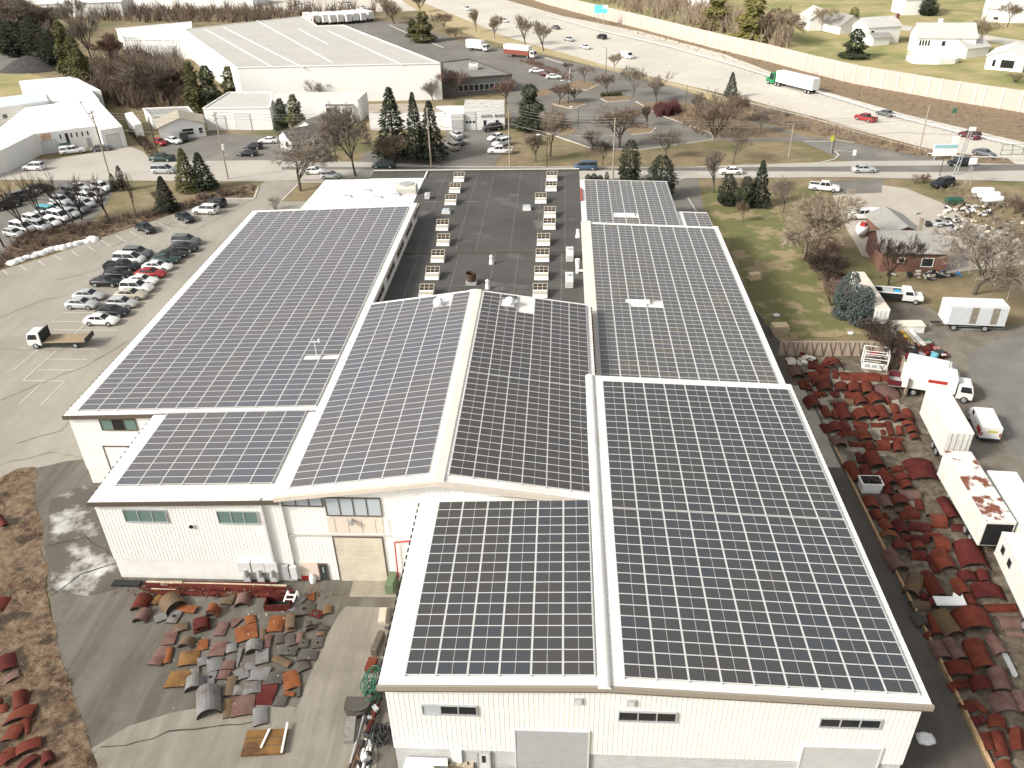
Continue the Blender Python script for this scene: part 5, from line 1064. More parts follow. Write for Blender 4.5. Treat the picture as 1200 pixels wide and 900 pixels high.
for yard, L_ in YARD.items():
    L_.sort(key=lambda e: -e[0].y); per = {'scrap': 6, 'front': 6, 'litter': 3}[yard]
    rows_ = [L_[i:i+per] for i in range(0, len(L_), per)]
    for ri, row in enumerate(rows_):
        row.sort(key=lambda e: e[0].x)
        for ci, (mid, ang, Lw, Ww, rise, nm, m, opt) in enumerate(row):
            ang += rs.uniform(-.28, .28) if yard == 'front' else rs.uniform(-.07, .07)
            size = 'huge' if Lw*Ww > 14 else ('long' if Lw > 2.2*Ww and Lw > 2.2 else ('small' if Lw*Ww < 2 else ('folded' if opt == 'fold' else ('arched' if rise/Ww > .3 else 'flattish'))))
            lb = TXT[yard][0] % (size+' '+nm, ORD[ci], ORD[ri])
            zt_ = rs.uniform(.02, .10)
            b = plate_mesh(Lw, Ww, rise, .13 if yard == 'front' else .07, m, fold=opt == 'fold', taper=.25 if opt == 'taper' else 1.)
            multi = opt in ('stripe', 'hole', 'stack', 'pins')
            nmz = 'steel_shell' if yard != 'front' else 'steel_plate'
            if not multi:
                o = obj(nmz, b.mesh(nmz)); o.location = (mid.x, mid.y, zt_); tl = .28 if yard == 'litter' else .06; o.rotation_euler = (rs.uniform(-tl, tl), rs.uniform(-tl, tl), ang+(rs.uniform(-.5, .5) if yard == 'litter' else 0)); tag(o, lb, 'steel plate', TXT[yard][1])
            else:
                o = thing(nmz, lb, 'steel plate', (mid.x, mid.y, zt_), ang, TXT[yard][1]); obj('plate', b.mesh('plate'), o)
                if opt == 'stripe': v = MB(); v.loft([[(-Lw*.4, -Ww*.22, rise*.83+.04), (Lw*.1, -Ww*.22, rise*.83+.04), (Lw*.1, -Ww*.22, rise*.83+.1), (-Lw*.4, -Ww*.22, rise*.83+.1)], [(-Lw*.4, 0, rise+.03), (Lw*.1, 0, rise+.03), (Lw*.1, 0, rise+.12), (-Lw*.4, 0, rise+.12)]], MATS['pale grey steel']); v.build('patch', o)
                if opt == 'hole': v = MB(); v.tube((0, 0, rise+.02), (0, 0, rise+.14), min(Lw, Ww)*.24, n=16, m=MATS['pale grey steel']); v.tube((0, 0, rise+.141), (0, 0, rise+.15), min(Lw, Ww)*.18, n=16, m=GAP); v.build('manhole_ring', o)
                if opt == 'stack':
                    for k in range(2): v = plate_mesh(Lw*.85, Ww*.8, rise*.8, .08, m); q = v.build('plate', o); q.location = (rs.uniform(-.1, .1), rs.uniform(-.1, .1), .22*(k+1)); q.rotation_euler = (0, 0, rs.uniform(-.15, .15))
                if opt == 'pins':
                    v = MB()
                    for i in range(4):
                        for j in range(3): v.tube((-Lw*.35+i*Lw*.23, -Ww*.3+j*Ww*.3, rise), (-Lw*.35+i*Lw*.23, -Ww*.3+j*Ww*.3, rise+.12), .06, n=6, m=MATS['pale grey steel'])
                    v.build('studs', o)
# ------------------------------------------------------------------ yard clutter
def simple(name, label, cat, mb, loc=(0, 0, 0), rz=0, group=None):
    o = obj(name, mb.mesh(name), None, loc, rz); return tag(o, label, cat, group)
x0, y0_ = G(164, 686); x1, _ = G(352, 686)
RB = [STEEL['R'][1][0], STEEL['D'][1][0], STEEL['D'][1][0], STEEL['R'][1][2]]
n = 0
for k in range(15):
    b = MB(); yb = 51.2-.16*(k % 9); zz = .1+.14*(k//9)+.02; xs = x0+rs.uniform(0, 3.5); xe = x0+rs.uniform(10.5, x1-x0-.3)
    m = RB[k % 4] if k % 5 else mat('pale steel bar', (.55, .45, .32), .7, .15, 1)
    b.box(xs, xe, -.05, .05, 0, .1, m); b.box(xs, xe, -.07, .07, .1, .115, m)
    o = b.build('steel_bar', None, (x0+8, 0, 0)); o.location = (x0+8, yb, zz); o.rotation_euler = (0, 0, rs.uniform(-.012, .012))
    tag(o, 'long rusty steel bar in the pile along the foot of the white wing wall', 'steel bar', 'bars piled at the wing wall')
for k in range(3):
    b = MB(); L_ = 11-k*1.2; xa = x0+3+k*1.1; y = 49.75-.1*k
    for zz in (.05, .55): b.box(0, L_, -.05, .05, zz, zz+.08, RB[k % 3])
    j = 0
    while j < L_-.6: b.tube((j, 0, .1), (j+.3, 0, .55), .025, n=4, m=RB[0]); b.tube((j+.3, 0, .55), (j+.6, 0, .1), .025, n=4, m=RB[0]); j += .6
    o = b.build('lattice_joist'); o.location = (xa, y+.2, .02); o.rotation_euler = (radians(-70), 0, 0); tag(o, '%s rusty lattice joist lying on the ground in front of the bar pile' % ['longest', 'middle', 'shortest'][k], 'joist', 'joists by the bar pile')
b = MB()
for k in range(14):
    b.tube((k*.18, 0, .12), (k*.18+.1, .6, .2), .16, n=7, m=PLAS)
simple('black_drain_pipes', 'bundle of black drain pipes at the left foot of the white wing', 'pipes', b, (x0-2.4, 50.7, 0))
def pallet(q, lb, rz=0, m=None, z=0, tilt=None, sx=1.2, sy=1.0, stack=1, top=None):
    x, y = G(*q, z); t = thing('pallet', lb, 'pallet', (x, y, z+.05), rz); m = m or mat('weathered pallet wood', (.50, .42, .30), .9, .2, 4)
    for s in range(stack):
        b = MB()
        for k in range(6): b.box(-sx/2+k*sx/5.6, -sx/2+k*sx/5.6+sx*.12, -sy/2, sy/2, .12+s*.16, .145+s*.16, m)
        for k in range(3): b.box(-sx/2, sx/2, -sy/2+k*(sy-.1)/2, -sy/2+k*(sy-.1)/2+.1, s*.16, .12+s*.16, m)
        b.build('deck', t)
    if top: b = MB(); top(b); b.build('load', t)
    if tilt: t.rotation_euler = (tilt, 0, rz)
    return t
pallet((196, 688), 'pale wooden pallet leaning on the bar pile', 0, tilt=.9, sx=1.0)
pallet((207, 688), 'second pale pallet leaning on the bar pile beside the first', 0, tilt=.9, sx=1.0)
pallet((913, 388), 'stack of tan boards on a pallet on the lawn edge above the tan fence', .05, stack=4, sx=2.2, sy=1.6, top=lambda b: b.box(-1., 1., -.7, .7, .7, .95, mat('tan board', (.66, .52, .32), .7, .1, 2)))
pallet((883.5, 327), 'small loaded pallet alone on the lawn beside the roof edge', .3, sx=2.0, sy=1.4, stack=1, top=lambda b: b.box(-.8, .8, -.5, .5, .16, .9, mat('tan board', (.66, .52, .32), .7, .1, 2)))
b = MB(); mD = STEEL['D'][1][0]
for q in ((0, 2.2, 0, .1), (0, 2.2, 1.1, 1.2)): b.box(q[0], q[1], q[2], q[3], 0, .7, mD)
for q in ((0, .1), (2.1, 2.2)): b.box(q[0], q[1], .1, 1.1, 0, .7, mD)
b.box(.1, 2.1, .1, 1.1, 0, .06, GAP); x, y = G(310, 717); simple('steel_box', 'open topped dark maroon steel box on the front yard', 'steel box', b, (x, y, .03), .05)
x, y = G(339, 703); b = MB()
for s in (0, .8): b.box(s, s+.12, 0, .1, 0, 1.1, WHITER); b.box(s, s+.12, -1.2, .1, 1.0, 1.1, WHITER)
for k in range(2): b.box(0, .9, -.5-k*.5, -.4-k*.5, 1.02, 1.08, WHITER)
simple('sawhorse', 'white metal sawhorse at the right end of the bar pile', 'trestle', b, (x, y, .02))
x, y = G(359, 679); b = MB(); b.tube((0, 0, .3), (0, .5, .3), .3, n=14, m=RED); b.box(-.35, .35, -.1, .6, 0, .5, RED); simple('red_reel', 'red drum shaped reel beside the dark green door', 'reel', b, (x, y, .02))
x, y = G(367, 682); b = MB(); b.loft([[(cos(a*pi/5)*r, sin(a*pi/5)*r, z) for a in range(10)] for r, z in ((.28, 0), (.3, .5), (.18, .8), (.05, .9))], WHITE, True); simple('white_tank', 'small white bottle tank beside the red reel', 'tank', b, (x, y, .02))
# golden panel with two white battens
c4 = [Vector(G(160+a/5, 760+b_/5)) for a, b_ in ((615, 640), (862, 625), (892, 483), (655, 495))]
mid = sum(c4, Vector((0, 0)))/4; t = thing('ribbed_sheet', 'big golden brown ribbed panel with two white battens at the bottom of the yard', 'panel', (mid.x, mid.y, .03)); b = MB()
b.prism([tuple(p-mid) for p in c4], .0, .28, STEEL['Y'][1][0])
for k in (1, 2): p = c4[0].lerp(c4[3], k/3)-mid; q = c4[1].lerp(c4[2], k/3)-mid; b.tube((p.x, p.y, .29), (q.x, q.y, .29), .035, n=4, m=STEEL['B'][1][0])
b.build('panel', t)
for (a, c) in (((735, 600), (785, 492)), ((855, 630), (890, 455))):
    p = Vector(G(160+a[0]/5, 760+a[1]/5))-mid; q = Vector(G(160+c[0]/5, 760+c[1]/5))-mid; d = (q-p).normalized(); n_ = Vector((-d.y, d.x))*.07
    b = MB(); b.prism([tuple(p-n_), tuple(q-n_), tuple(q+n_), tuple(p+n_)], .32, .42, WHITER); b.build('batten', t)
# beside the front building
def D_plate(q, lb, z):
    x, y = G(*q, z); b = MB(); pts = [(-.95, 0)]+[(cos(pi+a*pi/9)*.95, sin(pi+a*pi/9)*.75) for a in range(1, 9)]+[(.95, 0), (.9, .5), (-.9, .5)]
    b.prism(pts, 0, .1, STEEL['G'][1][0]); simple('steel_plate', lb, 'steel plate', b, (x, y, z), rs.uniform(-.1, .1))
D_plate((419, 832), 'dark round-nosed plate at the bottom of the stack beside the hoses', .1); D_plate((418, 829), 'dark round-nosed plate second in the stack beside the hoses', .45); D_plate((419, 824), 'dark round-nosed plate on top of the stack beside the hoses', .8)
x, y = G(411, 858); b = MB(); b.box(-.35, .35, -1., 1., 0, .45, mat('grey block', (.2, .19, .17), .9, .2, 3)); simple('concrete_block', 'grey rectangular block just below the stack of round-nosed plates', 'block', b, (x, y, .02), .12)
random.seed(5)
HG = mat('green hose', (.02, .12, .07), .5)
for gi, (q, m, r, n, lb, R_) in enumerate((((437, 808), HG, .05, 9, 'tangle of green hoses against the warehouse side', 1.1), ((448, 862), PLAS, .06, 12, 'coil of black hose hanging beside the warehouse corner', .85))):
    x, y = G(*q, .5); b = MB()
    for k in range(n):
        cx, cy, cz = random.uniform(-.35, .35), random.uniform(-.9, .9) if gi == 0 else random.uniform(-.2, .2), random.uniform(.1, .9); rr = R_*random.uniform(.5, 1); ph = random.uniform(0, 6); ti = random.uniform(-.6, .6) if gi == 0 else .3
        P_ = [Vector((cx+cos(a*pi/6+ph)*rr*.55, cy+sin(a*pi/6+ph)*rr, cz+.12+abs(sin(a*pi/6)*ti)*rr)) for a in range(13)]
        for a, c in zip(P_[:-1], P_[1:]): b.tube(a, c, r, n=5, m=m, cap=False)
    simple('hose_pile', lb, 'hose', b, (x, y, 0))
for k, (qa, qb, m, r) in enumerate((((418, 905), (431, 860), WHITER, .09), ((424, 905), (434, 862), WHITER, .1), ((430, 905), (437, 858), WHITER, .09), ((411, 905), (424, 868), mat('brown pipe', (.12, .07, .05), .8), .08), ((406, 905), (420, 872), MATS['brown pipe'], .07), ((423, 850), (432, 818), GREY, .09))):
    a = G(*qa, .2); c = G(*qb, .2); b = MB(); L_ = hypot(c[0]-a[0], c[1]-a[1])+3; b.tube((0, 0, .0), (L_, 0, .0), r, n=8, m=m)
    o = simple('pipe', 'long %s pipe, %s from the left in the bundle beside the warehouse corner' % ('white' if m == WHITER else ('brown' if 'brown' in m.name else 'grey'), ORD[[2, 3, 4, 1, 0, 5][k]]), 'pipe', b, (c[0]-(c[0]-a[0])/L_*0, c[1], .15), atan2(a[1]-c[1], a[0]-c[0]), 'pipes beside the warehouse corner')
for q, sx, sy, sz, rz, m, nm, lb in (((441, 842), .3, 2.6, .5, -.1, STEEL['D'][1][0], 'steel_trestle', 'dark maroon steel frame leaning beside the black hose coil'), ((439, 780), .7, 1.2, .5, -.1, STEEL['R'][1][1], 'steel_channel', 'rust red channel piece above the green hoses'), ((465, 682), .7, 2.8, 1.2, -.1, mat('olive green cabinet', (.12, .16, .09), .6), 'green_container', 'olive green container at the corner between hall and warehouse'), ((447, 757), .5, 2.0, .9, -.15, DTRIM, 'scrap_bin', 'dark scrap bin halfway along the warehouse side'), ((452, 722), .6, 1.6, .4, .1, TANW, 'plywood_sheet', 'tan board against the warehouse side near the green container')):
    x, y = G(*q, .2); b = MB(); box_r(b, -sx/2, sx/2, -sy/2, sy/2, 0, sz, m, .04)
    for k in range(3): b.box(-sx/2-.02, sx/2+.02, -sy/2+sy*(k+.4)/3, -sy/2+sy*(k+.4)/3+.06, 0, sz+.02, m)
    simple(nm, lb, nm.replace('_', ' '), b, (x-.25, y, .02), rz)
# at the front wall, bottom edge of the picture
t = thing('metal_canopy', 'white sheet metal canopy at the lower left corner of the front wall', 'canopy', (-9.0, 33.3, 0)); b = MB(); b.prism([(-1.6, -1.0), (1.7, -1.0), (1.5, .6), (-1.3, .6)], 1.6, [1.7, 1.7, 2.0, 2.0], WHITE); b.build('roof', t)
b = MB()
for s in (-1.3, 1.4): b.tube((s, -.8, 0), (s, -.8, 1.6), .05, n=6, m=GREY)
b.build('leg', t)
xx, zz = FY(515, 893, 33.2); t = thing('picture_board', 'small blue and brown picture board standing at the front wall', 'board', (xx, 33.2, 0)); b = MB(); b.box(-.45, .45, 0, .06, .9, 2.1, DTRIM); b.build('frame', t)
b = MB(); b.box(-.38, .0, -.01, 0, 1.0, 2.0, mat('green brown print', (.16, .17, .08), .6, .5, 6)); b.box(.0, .38, -.01, 0, 1.0, 2.0, mat('blue print', (.05, .25, .45), .6, .4, 6)); b.build('print', t)
xx, zz = FY(534, 896, 33.); pallet((536, 903), 'tan slatted crate on the ground beside the picture board', 0, stack=9, sx=2.4, sy=1.2)
xx, zz = FY(591, 893, 33.0); b = MB(); b.prism([(-.75, -.5), (.75, -.5), (.75, .5), (-.75, .5)], 0, 1.2, WHITE); b.prism([(-.8, -.55), (.8, -.55), (.8, .0), (-.8, .0)], 1.21, [1.25, 1.25, 1.55, 1.55], WHITE); b.prism([(-.8, .003), (.8, .003), (.8, .55), (-.8, .55)], 1.21, [1.55, 1.55, 1.25, 1.25], WHITE)
simple('white_bin', 'white gabled bin beside the front garage door', 'bin', b, (xx, 33.0, 0))
# scrapyard pieces
t = thing('steel_fence', 'tan sheet steel fence with zigzag bracing between lawn and scrapyard', 'fence', (33, 92.6, 0)); b = MB(); b.box(-5.6, 8.8, -.06, .06, 0, 2.1, mat('tan fence steel', (.42, .33, .25), .8, .12, 1.2))
for k in range(15): b.box(-5.6+k, -5.54+k, -.1, -.06, 0, 2.1, TANW)
b.build('wall_panel', t); b = MB()
for k in range(10):
    x = -5.3+k*1.15; b.tube((x, -.13, 2.0), (x+.6, -.13, .1), .035, n=4, m=DTRIM); b.tube((x+.6, -.13, .1), (x+.75, -.13, 2.0), .035, n=4, m=DTRIM)
b.build('bracing', t)
x, y = G(1010, 432); t = thing('cage_rack', 'white cage rack standing on the dirt by the tan fence', 'rack', (x, y, 0), -.25); b = MB(); L_ = 2.8; D_ = 2.0; hh = 2.2
for sx in (0, L_):
    for sy in (0, D_): b.tube((sx, sy, 0), (sx, sy, hh), .06, n=6, m=WHITE)
for z in (0.1, .9, 1.5, hh):
    for sy in (0, D_): b.tube((0, sy, z), (L_, sy, z), .05, n=6, m=WHITE)
    for sx in (0, L_): b.tube((sx, 0, z), (sx, D_, z), .05, n=6, m=WHITE)
b.box(.05, L_-.05, -.04, -.01, .1, .9, WHITE)
for k in range(3): b.box(.25+k*.8, .85+k*.8, -.05, -.04, .3, .75, GREY)
b.build('frame', t)
x, y = G(1018, 574); t = thing('white_tub', 'white plastic tub full of dark scrap among the rusty shells', 'tub', (x, y, .02)); b = MB(); b.loft([[(-.85, -.6, 0), (.85, -.6, 0), (.85, .6, 0), (-.85, .6, 0)], [(-1., -.7, 1.2), (1., -.7, 1.2), (1., .7, 1.2), (-1., .7, 1.2)]], WHITE); b.loft([[(-1.04, -.74, 1.1), (1.04, -.74, 1.1), (1.04, .74, 1.1), (-1.04, .74, 1.1)], [(-1.04, -.74, 1.22), (1.04, -.74, 1.22), (1.04, .74, 1.22), (-1.04, .74, 1.22)]], WHITE)
b.build('tub', t); b = MB(); b.box(-.9, .9, -.62, .62, 1.2, 1.235, GAP)
for k in range(8): a = rs.uniform(-.7, .7); c = rs.uniform(-.4, .4); b.tube((a, c, 1.1), (a+rs.uniform(-.4, .4), c+rs.uniform(-.3, .3), 1.6), .09, n=6, m=MATS['scorched metal'])
b.build('scrap', t)
x, y = G(1033, 441); t = tag((lambda b: (b.loft([[(cos(a*pi/12)*r, sin(a*pi/12)*r*1.05, z) for a in range(24)] for r, z in ((1.7, 0), (1.7, .08), (1.2, .22), (.3, .3))], STEEL['M'][1][0], True), b.build('dished_disc'))[-1])(MB()), 'round dull red dished disc lying by the wooden panel fence', 'steel disc'); x, y = G(1038, 460); t.location = (x, y, .02)
a = G(1054, 436); c = G(1061, 466); t = thing('panel_fence', 'short weathered panel fence between the rusty shells and the van row', 'fence', (a[0], a[1], 0), atan2(c[1]-a[1], c[0]-a[0])); L_ = hypot(c[0]-a[0], c[1]-a[1]); b = MB(); b.box(0, L_, -.05, .05, .1, 2.4, mat('mottled board', (.40, .33, .26), .9, 0, 1.5, (.28, .22, .16))); b.build('panel', t)
b = MB()
for k in range(4): b.box(k*L_/3-.06, k*L_/3+.06, -.12, -.05, 0, 2.6, DTRIM)
b.build('post', t)
# white scrap sheets, beam, odds
x, y = G(1012+630/6.316-2, 620+575/6.316); b = MB(); b.prism([(-1.3, -.5), (1.1, -.7), (1.3, .5), (1.0, .2), (.7, .75), (.4, .3), (-1.2, .45)], 0, .12, WHITE); simple('plastic_sheet', 'torn bright white sheet draped over the rusty shells', 'sheet', b, (x, y, .75), .1)
x, y = G(1179, 774); b = MB(); b.box(-1.6, 1.6, -.12, .12, 0, .2, LGREY); b.box(-1.6, 1.6, -.2, .2, .2, .22, GREY); simple('steel_beam', 'pale grey beam lying between shells near the right edge', 'beam', b, (x, y, .05), face_angle(1173, 762, 12, 24))
for q, lb, s in (((1084, 867), 'white lump of plastic on the dark lane by the warehouse corner', .55), ((910, 370), 'small white scrap lying on the lawn', .4), ((997, 391), 'white bucket on the lawn edge beside the dark shrub', .35)):
    x, y = G(*q); b = MB(); b.loft([[(cos(a*pi/4)*r*s*(1.5 if a % 2 else 1.2), sin(a*pi/4)*r*s, z*s) for a in range(8)] for r, z in ((.9, 0), (1, .3), (.6, .6))], WHITE, True); simple('plastic_lump', lb, 'plastic scrap', b, (x, y, .02))
for q, m_, lb, r, h_ in (((1093, 424), mat('light blue drum paint', (.16, .48, .58), .5), 'light blue drum beside the white vans', .42, 1.1),):
    x, y = G(*q); t = thing('drum', lb, 'drum', (x, y, .02)); b = MB(); b.tube((0, 0, 0), (0, 0, h_), r, n=16, m=m_)
    for z in (.3, .7): b.tube((0, 0, z), (0, 0, z+.05), r+.03, n=16, m=m_)
    b.build('body', t); b = MB(); b.tube((0, 0, h_), (0, 0, h_+.04), r-.04, n=16, m=m_); b.build('lid', t)
random.seed(9); GRAVELC = mat('dirty beige debris', (.35, .3, .24), .9)
CL = [MATS['red paint'], WHITER, HG, MATS['green painted'] if 'green painted' in MATS else HG, mat('blue plastic', (.05, .2, .5), .5), STEEL['D'][1][0], GREY, mat('cream cloth', (.6, .55, .45), .9), PLAS]
def clutter(name, label, q, n, sx, sy, cols, s=.5):
    x, y = G(*q); b = MB()
    for k in range(n):
        cx, cy = random.gauss(0, sx/2), random.gauss(0, sy/2); M = Matrix.Translation((cx, cy, random.uniform(.1, .5))) @ Matrix.Rotation(random.uniform(0, 3), 4, 'Z') @ Matrix.Rotation(random.uniform(-.7, .7), 4, 'X'); a = random.uniform(.15, .6)*s*2; c = random.uniform(.1, .5)*s*2
        b.box(-a, a, -c, c, -.05, random.uniform(.03, .25), cols[random.randrange(len(cols))], M)
    o = simple(name, label, 'scrap heap', b, (x, y, .0)); o['kind'] = 'stuff'; del o['category']; return o
clutter('scrap_heap', 'red and white scrap heap behind the dark shrub by the vans', (1056, 412), 60, 3.5, 4, [CL[0], CL[0], WHITER, HG, CL[5]], .45)
clutter('scrap_heap', 'dark scrap around the blue drum', (1078, 418), 30, 4, 1.5, [GREY, CL[5], WHITER, PLAS], .5)
clutter('scrap_heap', 'pale and blue scrap heap under the brick house window', (1088, 324), 45, 6, 1.2, [GREY, GREY, CL[4], CL[7], PLAS, PLAS], .35)
clutter('scrap_heap', 'white scrap heap under the gas tanks', (1134, 248), 45, 3.5, 3, [WHITER, CL[7], PLAS, GREY], .4)
clutter('scrap_heap', 'mixed scrap under the big bare tree', (1168, 272), 70, 10, 9, [GREY, GREY, CL[7], PLAS, PLAS, TANW, GRAVELC], .4)
clutter('scrap_heap', 'grey white heap beside the brick house roof', (1110, 265), 50, 3, 3, [WHITER, GREY, PLAS], .5)
clutter('debris', 'small debris among the shells at the fence', (940, 425), 22, 2, 1.5, [CL[7], WHITER, STEEL['R'][1][0]], .4)
clutter('debris', 'debris along the warehouse side', (440, 830), 40, .5, 6, [GREY, PLAS, PLAS, STEEL['B'][1][0]], .25)
clutter('debris', 'small stones and chocks among the steel plates', (285, 755), 45, 7, 6, [CL[7], WHITER], .03)
clutter('debris', 'rust flakes and small debris under the bar pile', (245, 697), 90, 10, .6, [STEEL['O'][1][0], STEEL['B'][1][0], STEEL['R'][1][0], STEEL['B'][1][0]], .07)
# stack of long profiles with a yellow one, ladder
x, y = G(1073, 408)
for k, (dx, L_, m_, lb) in enumerate(((-1.7, 4.2, WHITE, 'white long board left of the yellow one'), (-1.05, 3.6, PLAS, 'black long board left of the yellow one'), (-.45, 4.4, mat('yellow paint', (.75, .50, .03), .5), 'bright yellow long board among the leaning profiles'), (.3, 4.2, TANW, 'tan long board right of the yellow one'), (1.0, 4.4, WHITE, 'white perforated board at the right of the profiles'))):
    b = MB(); b.box(-.25, .25, 0, L_, 0, .12, m_)
    if k == 4:
        for j in range(4): b.box(-.08, .08, .6+j*.5, .85+j*.5, .12, .125, GAP)
    simple('long_board', lb, 'board', b, (x+dx, y, .35), .02*k, 'long boards beside the scrap heap')
b = MB(); b.box(-2.6, 2.4, 4.0, 5.6, 0, 1.0, WHITER); b.box(-2.7, 2.5, 3.9, 5.7, 1.0, 1.08, mat('cream lid', (.7, .66, .55), .6)); simple('white_container', 'low cream container behind the leaning long boards', 'container', b, (x, y, .02))
a = G(1054, 411); c = G(1091, 406); L_ = hypot(c[0]-a[0], c[1]-a[1]); b = MB()
for s in (0, .5): b.box(0, L_, s, s+.06, 0, .08, mat('red white ladder', (.6, .25, .2), .6, 0, 3, (.7, .66, .6)))
k = .2
while k < L_: b.box(k, k+.05, .06, .5, .02, .06, WHITER); k += .35
simple('ladder', 'long red and white ladder lying in front of the yellow board', 'ladder', b, (a[0], a[1], .5), atan2(c[1]-a[1], c[0]-a[0]))
# flat frames lying by the show trailer
for i, q in enumerate(((1134, 384), (1157, 383))):
    x, y = G(*q); t = thing('flat_trestle', '%s grey flat frame lying below the plywood sided trailer' % ['left', 'right'][i], 'frame', (x, y, .05), -.05); b = MB()
    for z in (0, .35): b.box(-2, 2, -.6, -.45, z, z+.1, GREY); b.box(-2, 2, .45, .6, z, z+.1, GREY); b.box(-2, -1.85, -.6, .6, z, z+.1, GREY); b.box(1.85, 2, -.6, .6, z, z+.1, GREY)
    b.box(-1.8, 1.8, -.4, .4, .1, .15, PLAS); b.build('frame', t)
# gas tanks
for i, (ua, ub, v) in enumerate(((1142, 1163, 222), (1149, 1170, 227), (1155, 1174, 232))):
    a = G(ua, v, 1.6); c = G(ub, v, 1.6); b = MB(); L_ = hypot(c[0]-a[0], c[1]-a[1]); r = .62
    t = thing('gas_tank', 'white horizontal gas tank, %s of the three beside the dark suv' % ['farthest', 'middle', 'nearest'][i], 'gas tank', (a[0], a[1], 0), atan2(c[1]-a[1], c[0]-a[0]), 'gas tanks in the corner yard')
    b.loft([[(x_, cos(k*pi/8)*rr, 1.4+sin(k*pi/8)*rr) for k in range(16)] for x_, rr in ((-.45, .12), (-.3, .45), (0, r), (L_, r), (L_+.3, .45), (L_+.45, .12))], WHITE, True); b.build('tank', t); b = MB()
    for x_ in (.4, L_-.4): b.box(x_-.12, x_+.12, -.4, .4, 0, .95, GREY)
    b.build('cradle', t)
x, y = G(1117, 240); b = MB(); box_r(b, -1.4, 1.4, -.7, .7, .1, 1.4, mat('dark green tank', (.02, .08, .05), .5), .3); simple('green_tank', 'dark green tank with white top near the gas tanks', 'tank', b, (x, y, 0))
# ------------------------------------------------------------------ buildings around
ASHR = mat('grey shingle roof', (.30, .29, .265), .9, .12, 1.2); TANR = mat('tan shingle roof', (.36, .32, .25), .9, .1, 1.); PALER = mat('pale grey roof', (.50, .49, .45), .8, .05, .3)
WARER = mat('grey membrane roof', (.46, .445, .40), .85, .05, .12); WALLW = mat('white wall', (.78, .775, .74), .7, .03, .3)
DASP = mat('dark shingle roof', (.11, .10, .085), .9, .15, 1.)
def pbld(name, label, cat, roofpx, z, wall, roof, parapet=None):
    pts = [G(*q, z) for q in roofpx]; cx = sum(p[0] for p in pts)/len(pts); cy = sum(p[1] for p in pts)/len(pts)
    t = thing(name, label, cat, (cx, cy, 0)); L_ = [(p[0]-cx, p[1]-cy) for p in pts]; b = MB(); b.prism(L_, 0, z-.02, wall); b.build('wall', t)
    b = MB(); b.prism(L_, z-.017, z+.05, roof); r = b.build('roof', t)
    if parapet:
        b = MB(); n = len(L_)
        for i in range(n):
            a = Vector(L_[i]); c = Vector(L_[(i+1) % n]); d = (c-a).normalized(); nn = Vector((-d.y, d.x))*.18
            b.prism([tuple(a-nn), tuple(c-nn), tuple(c+nn), tuple(a+nn)], z+.053, z+.3, parapet)
        b.build('parapet', r)
    return t, (cx, cy), L_, r
def wallrects(t, A, B_, rects, name, m, dep=.08, frame=None, group=None):
    """rects (s0,s1,z0,z1) with s = fraction along the wall from A to B_ ; local coordinates"""
    A = Vector(A); B_ = Vector(B_); d = B_-A; L_ = d.length; d.normalize(); ang = atan2(d.y, d.x); M = Matrix.Translation((A.x, A.y, 0)) @ Matrix.Rotation(ang, 4, 'Z')
    for (s0, s1, z0, z1) in rects:
        b = MB(); b.box(s0*L_, s1*L_, -dep, 0, z0, z1, m, M); o = b.build(name, t)
        if frame: b = MB(); w = .12; b.box(s0*L_-w, s1*L_+w, -dep*.8, 0, z1, z1+w, frame, M); b.box(s0*L_-w, s1*L_+w, -dep*1.2, 0, z0-w, z0, frame, M); b.box(s0*L_-w, s0*L_, -dep*.8, 0, z0, z1, frame, M); b.box(s1*L_, s1*L_+w, -dep*.8, 0, z0, z1, frame, M); b.build('frame', o)
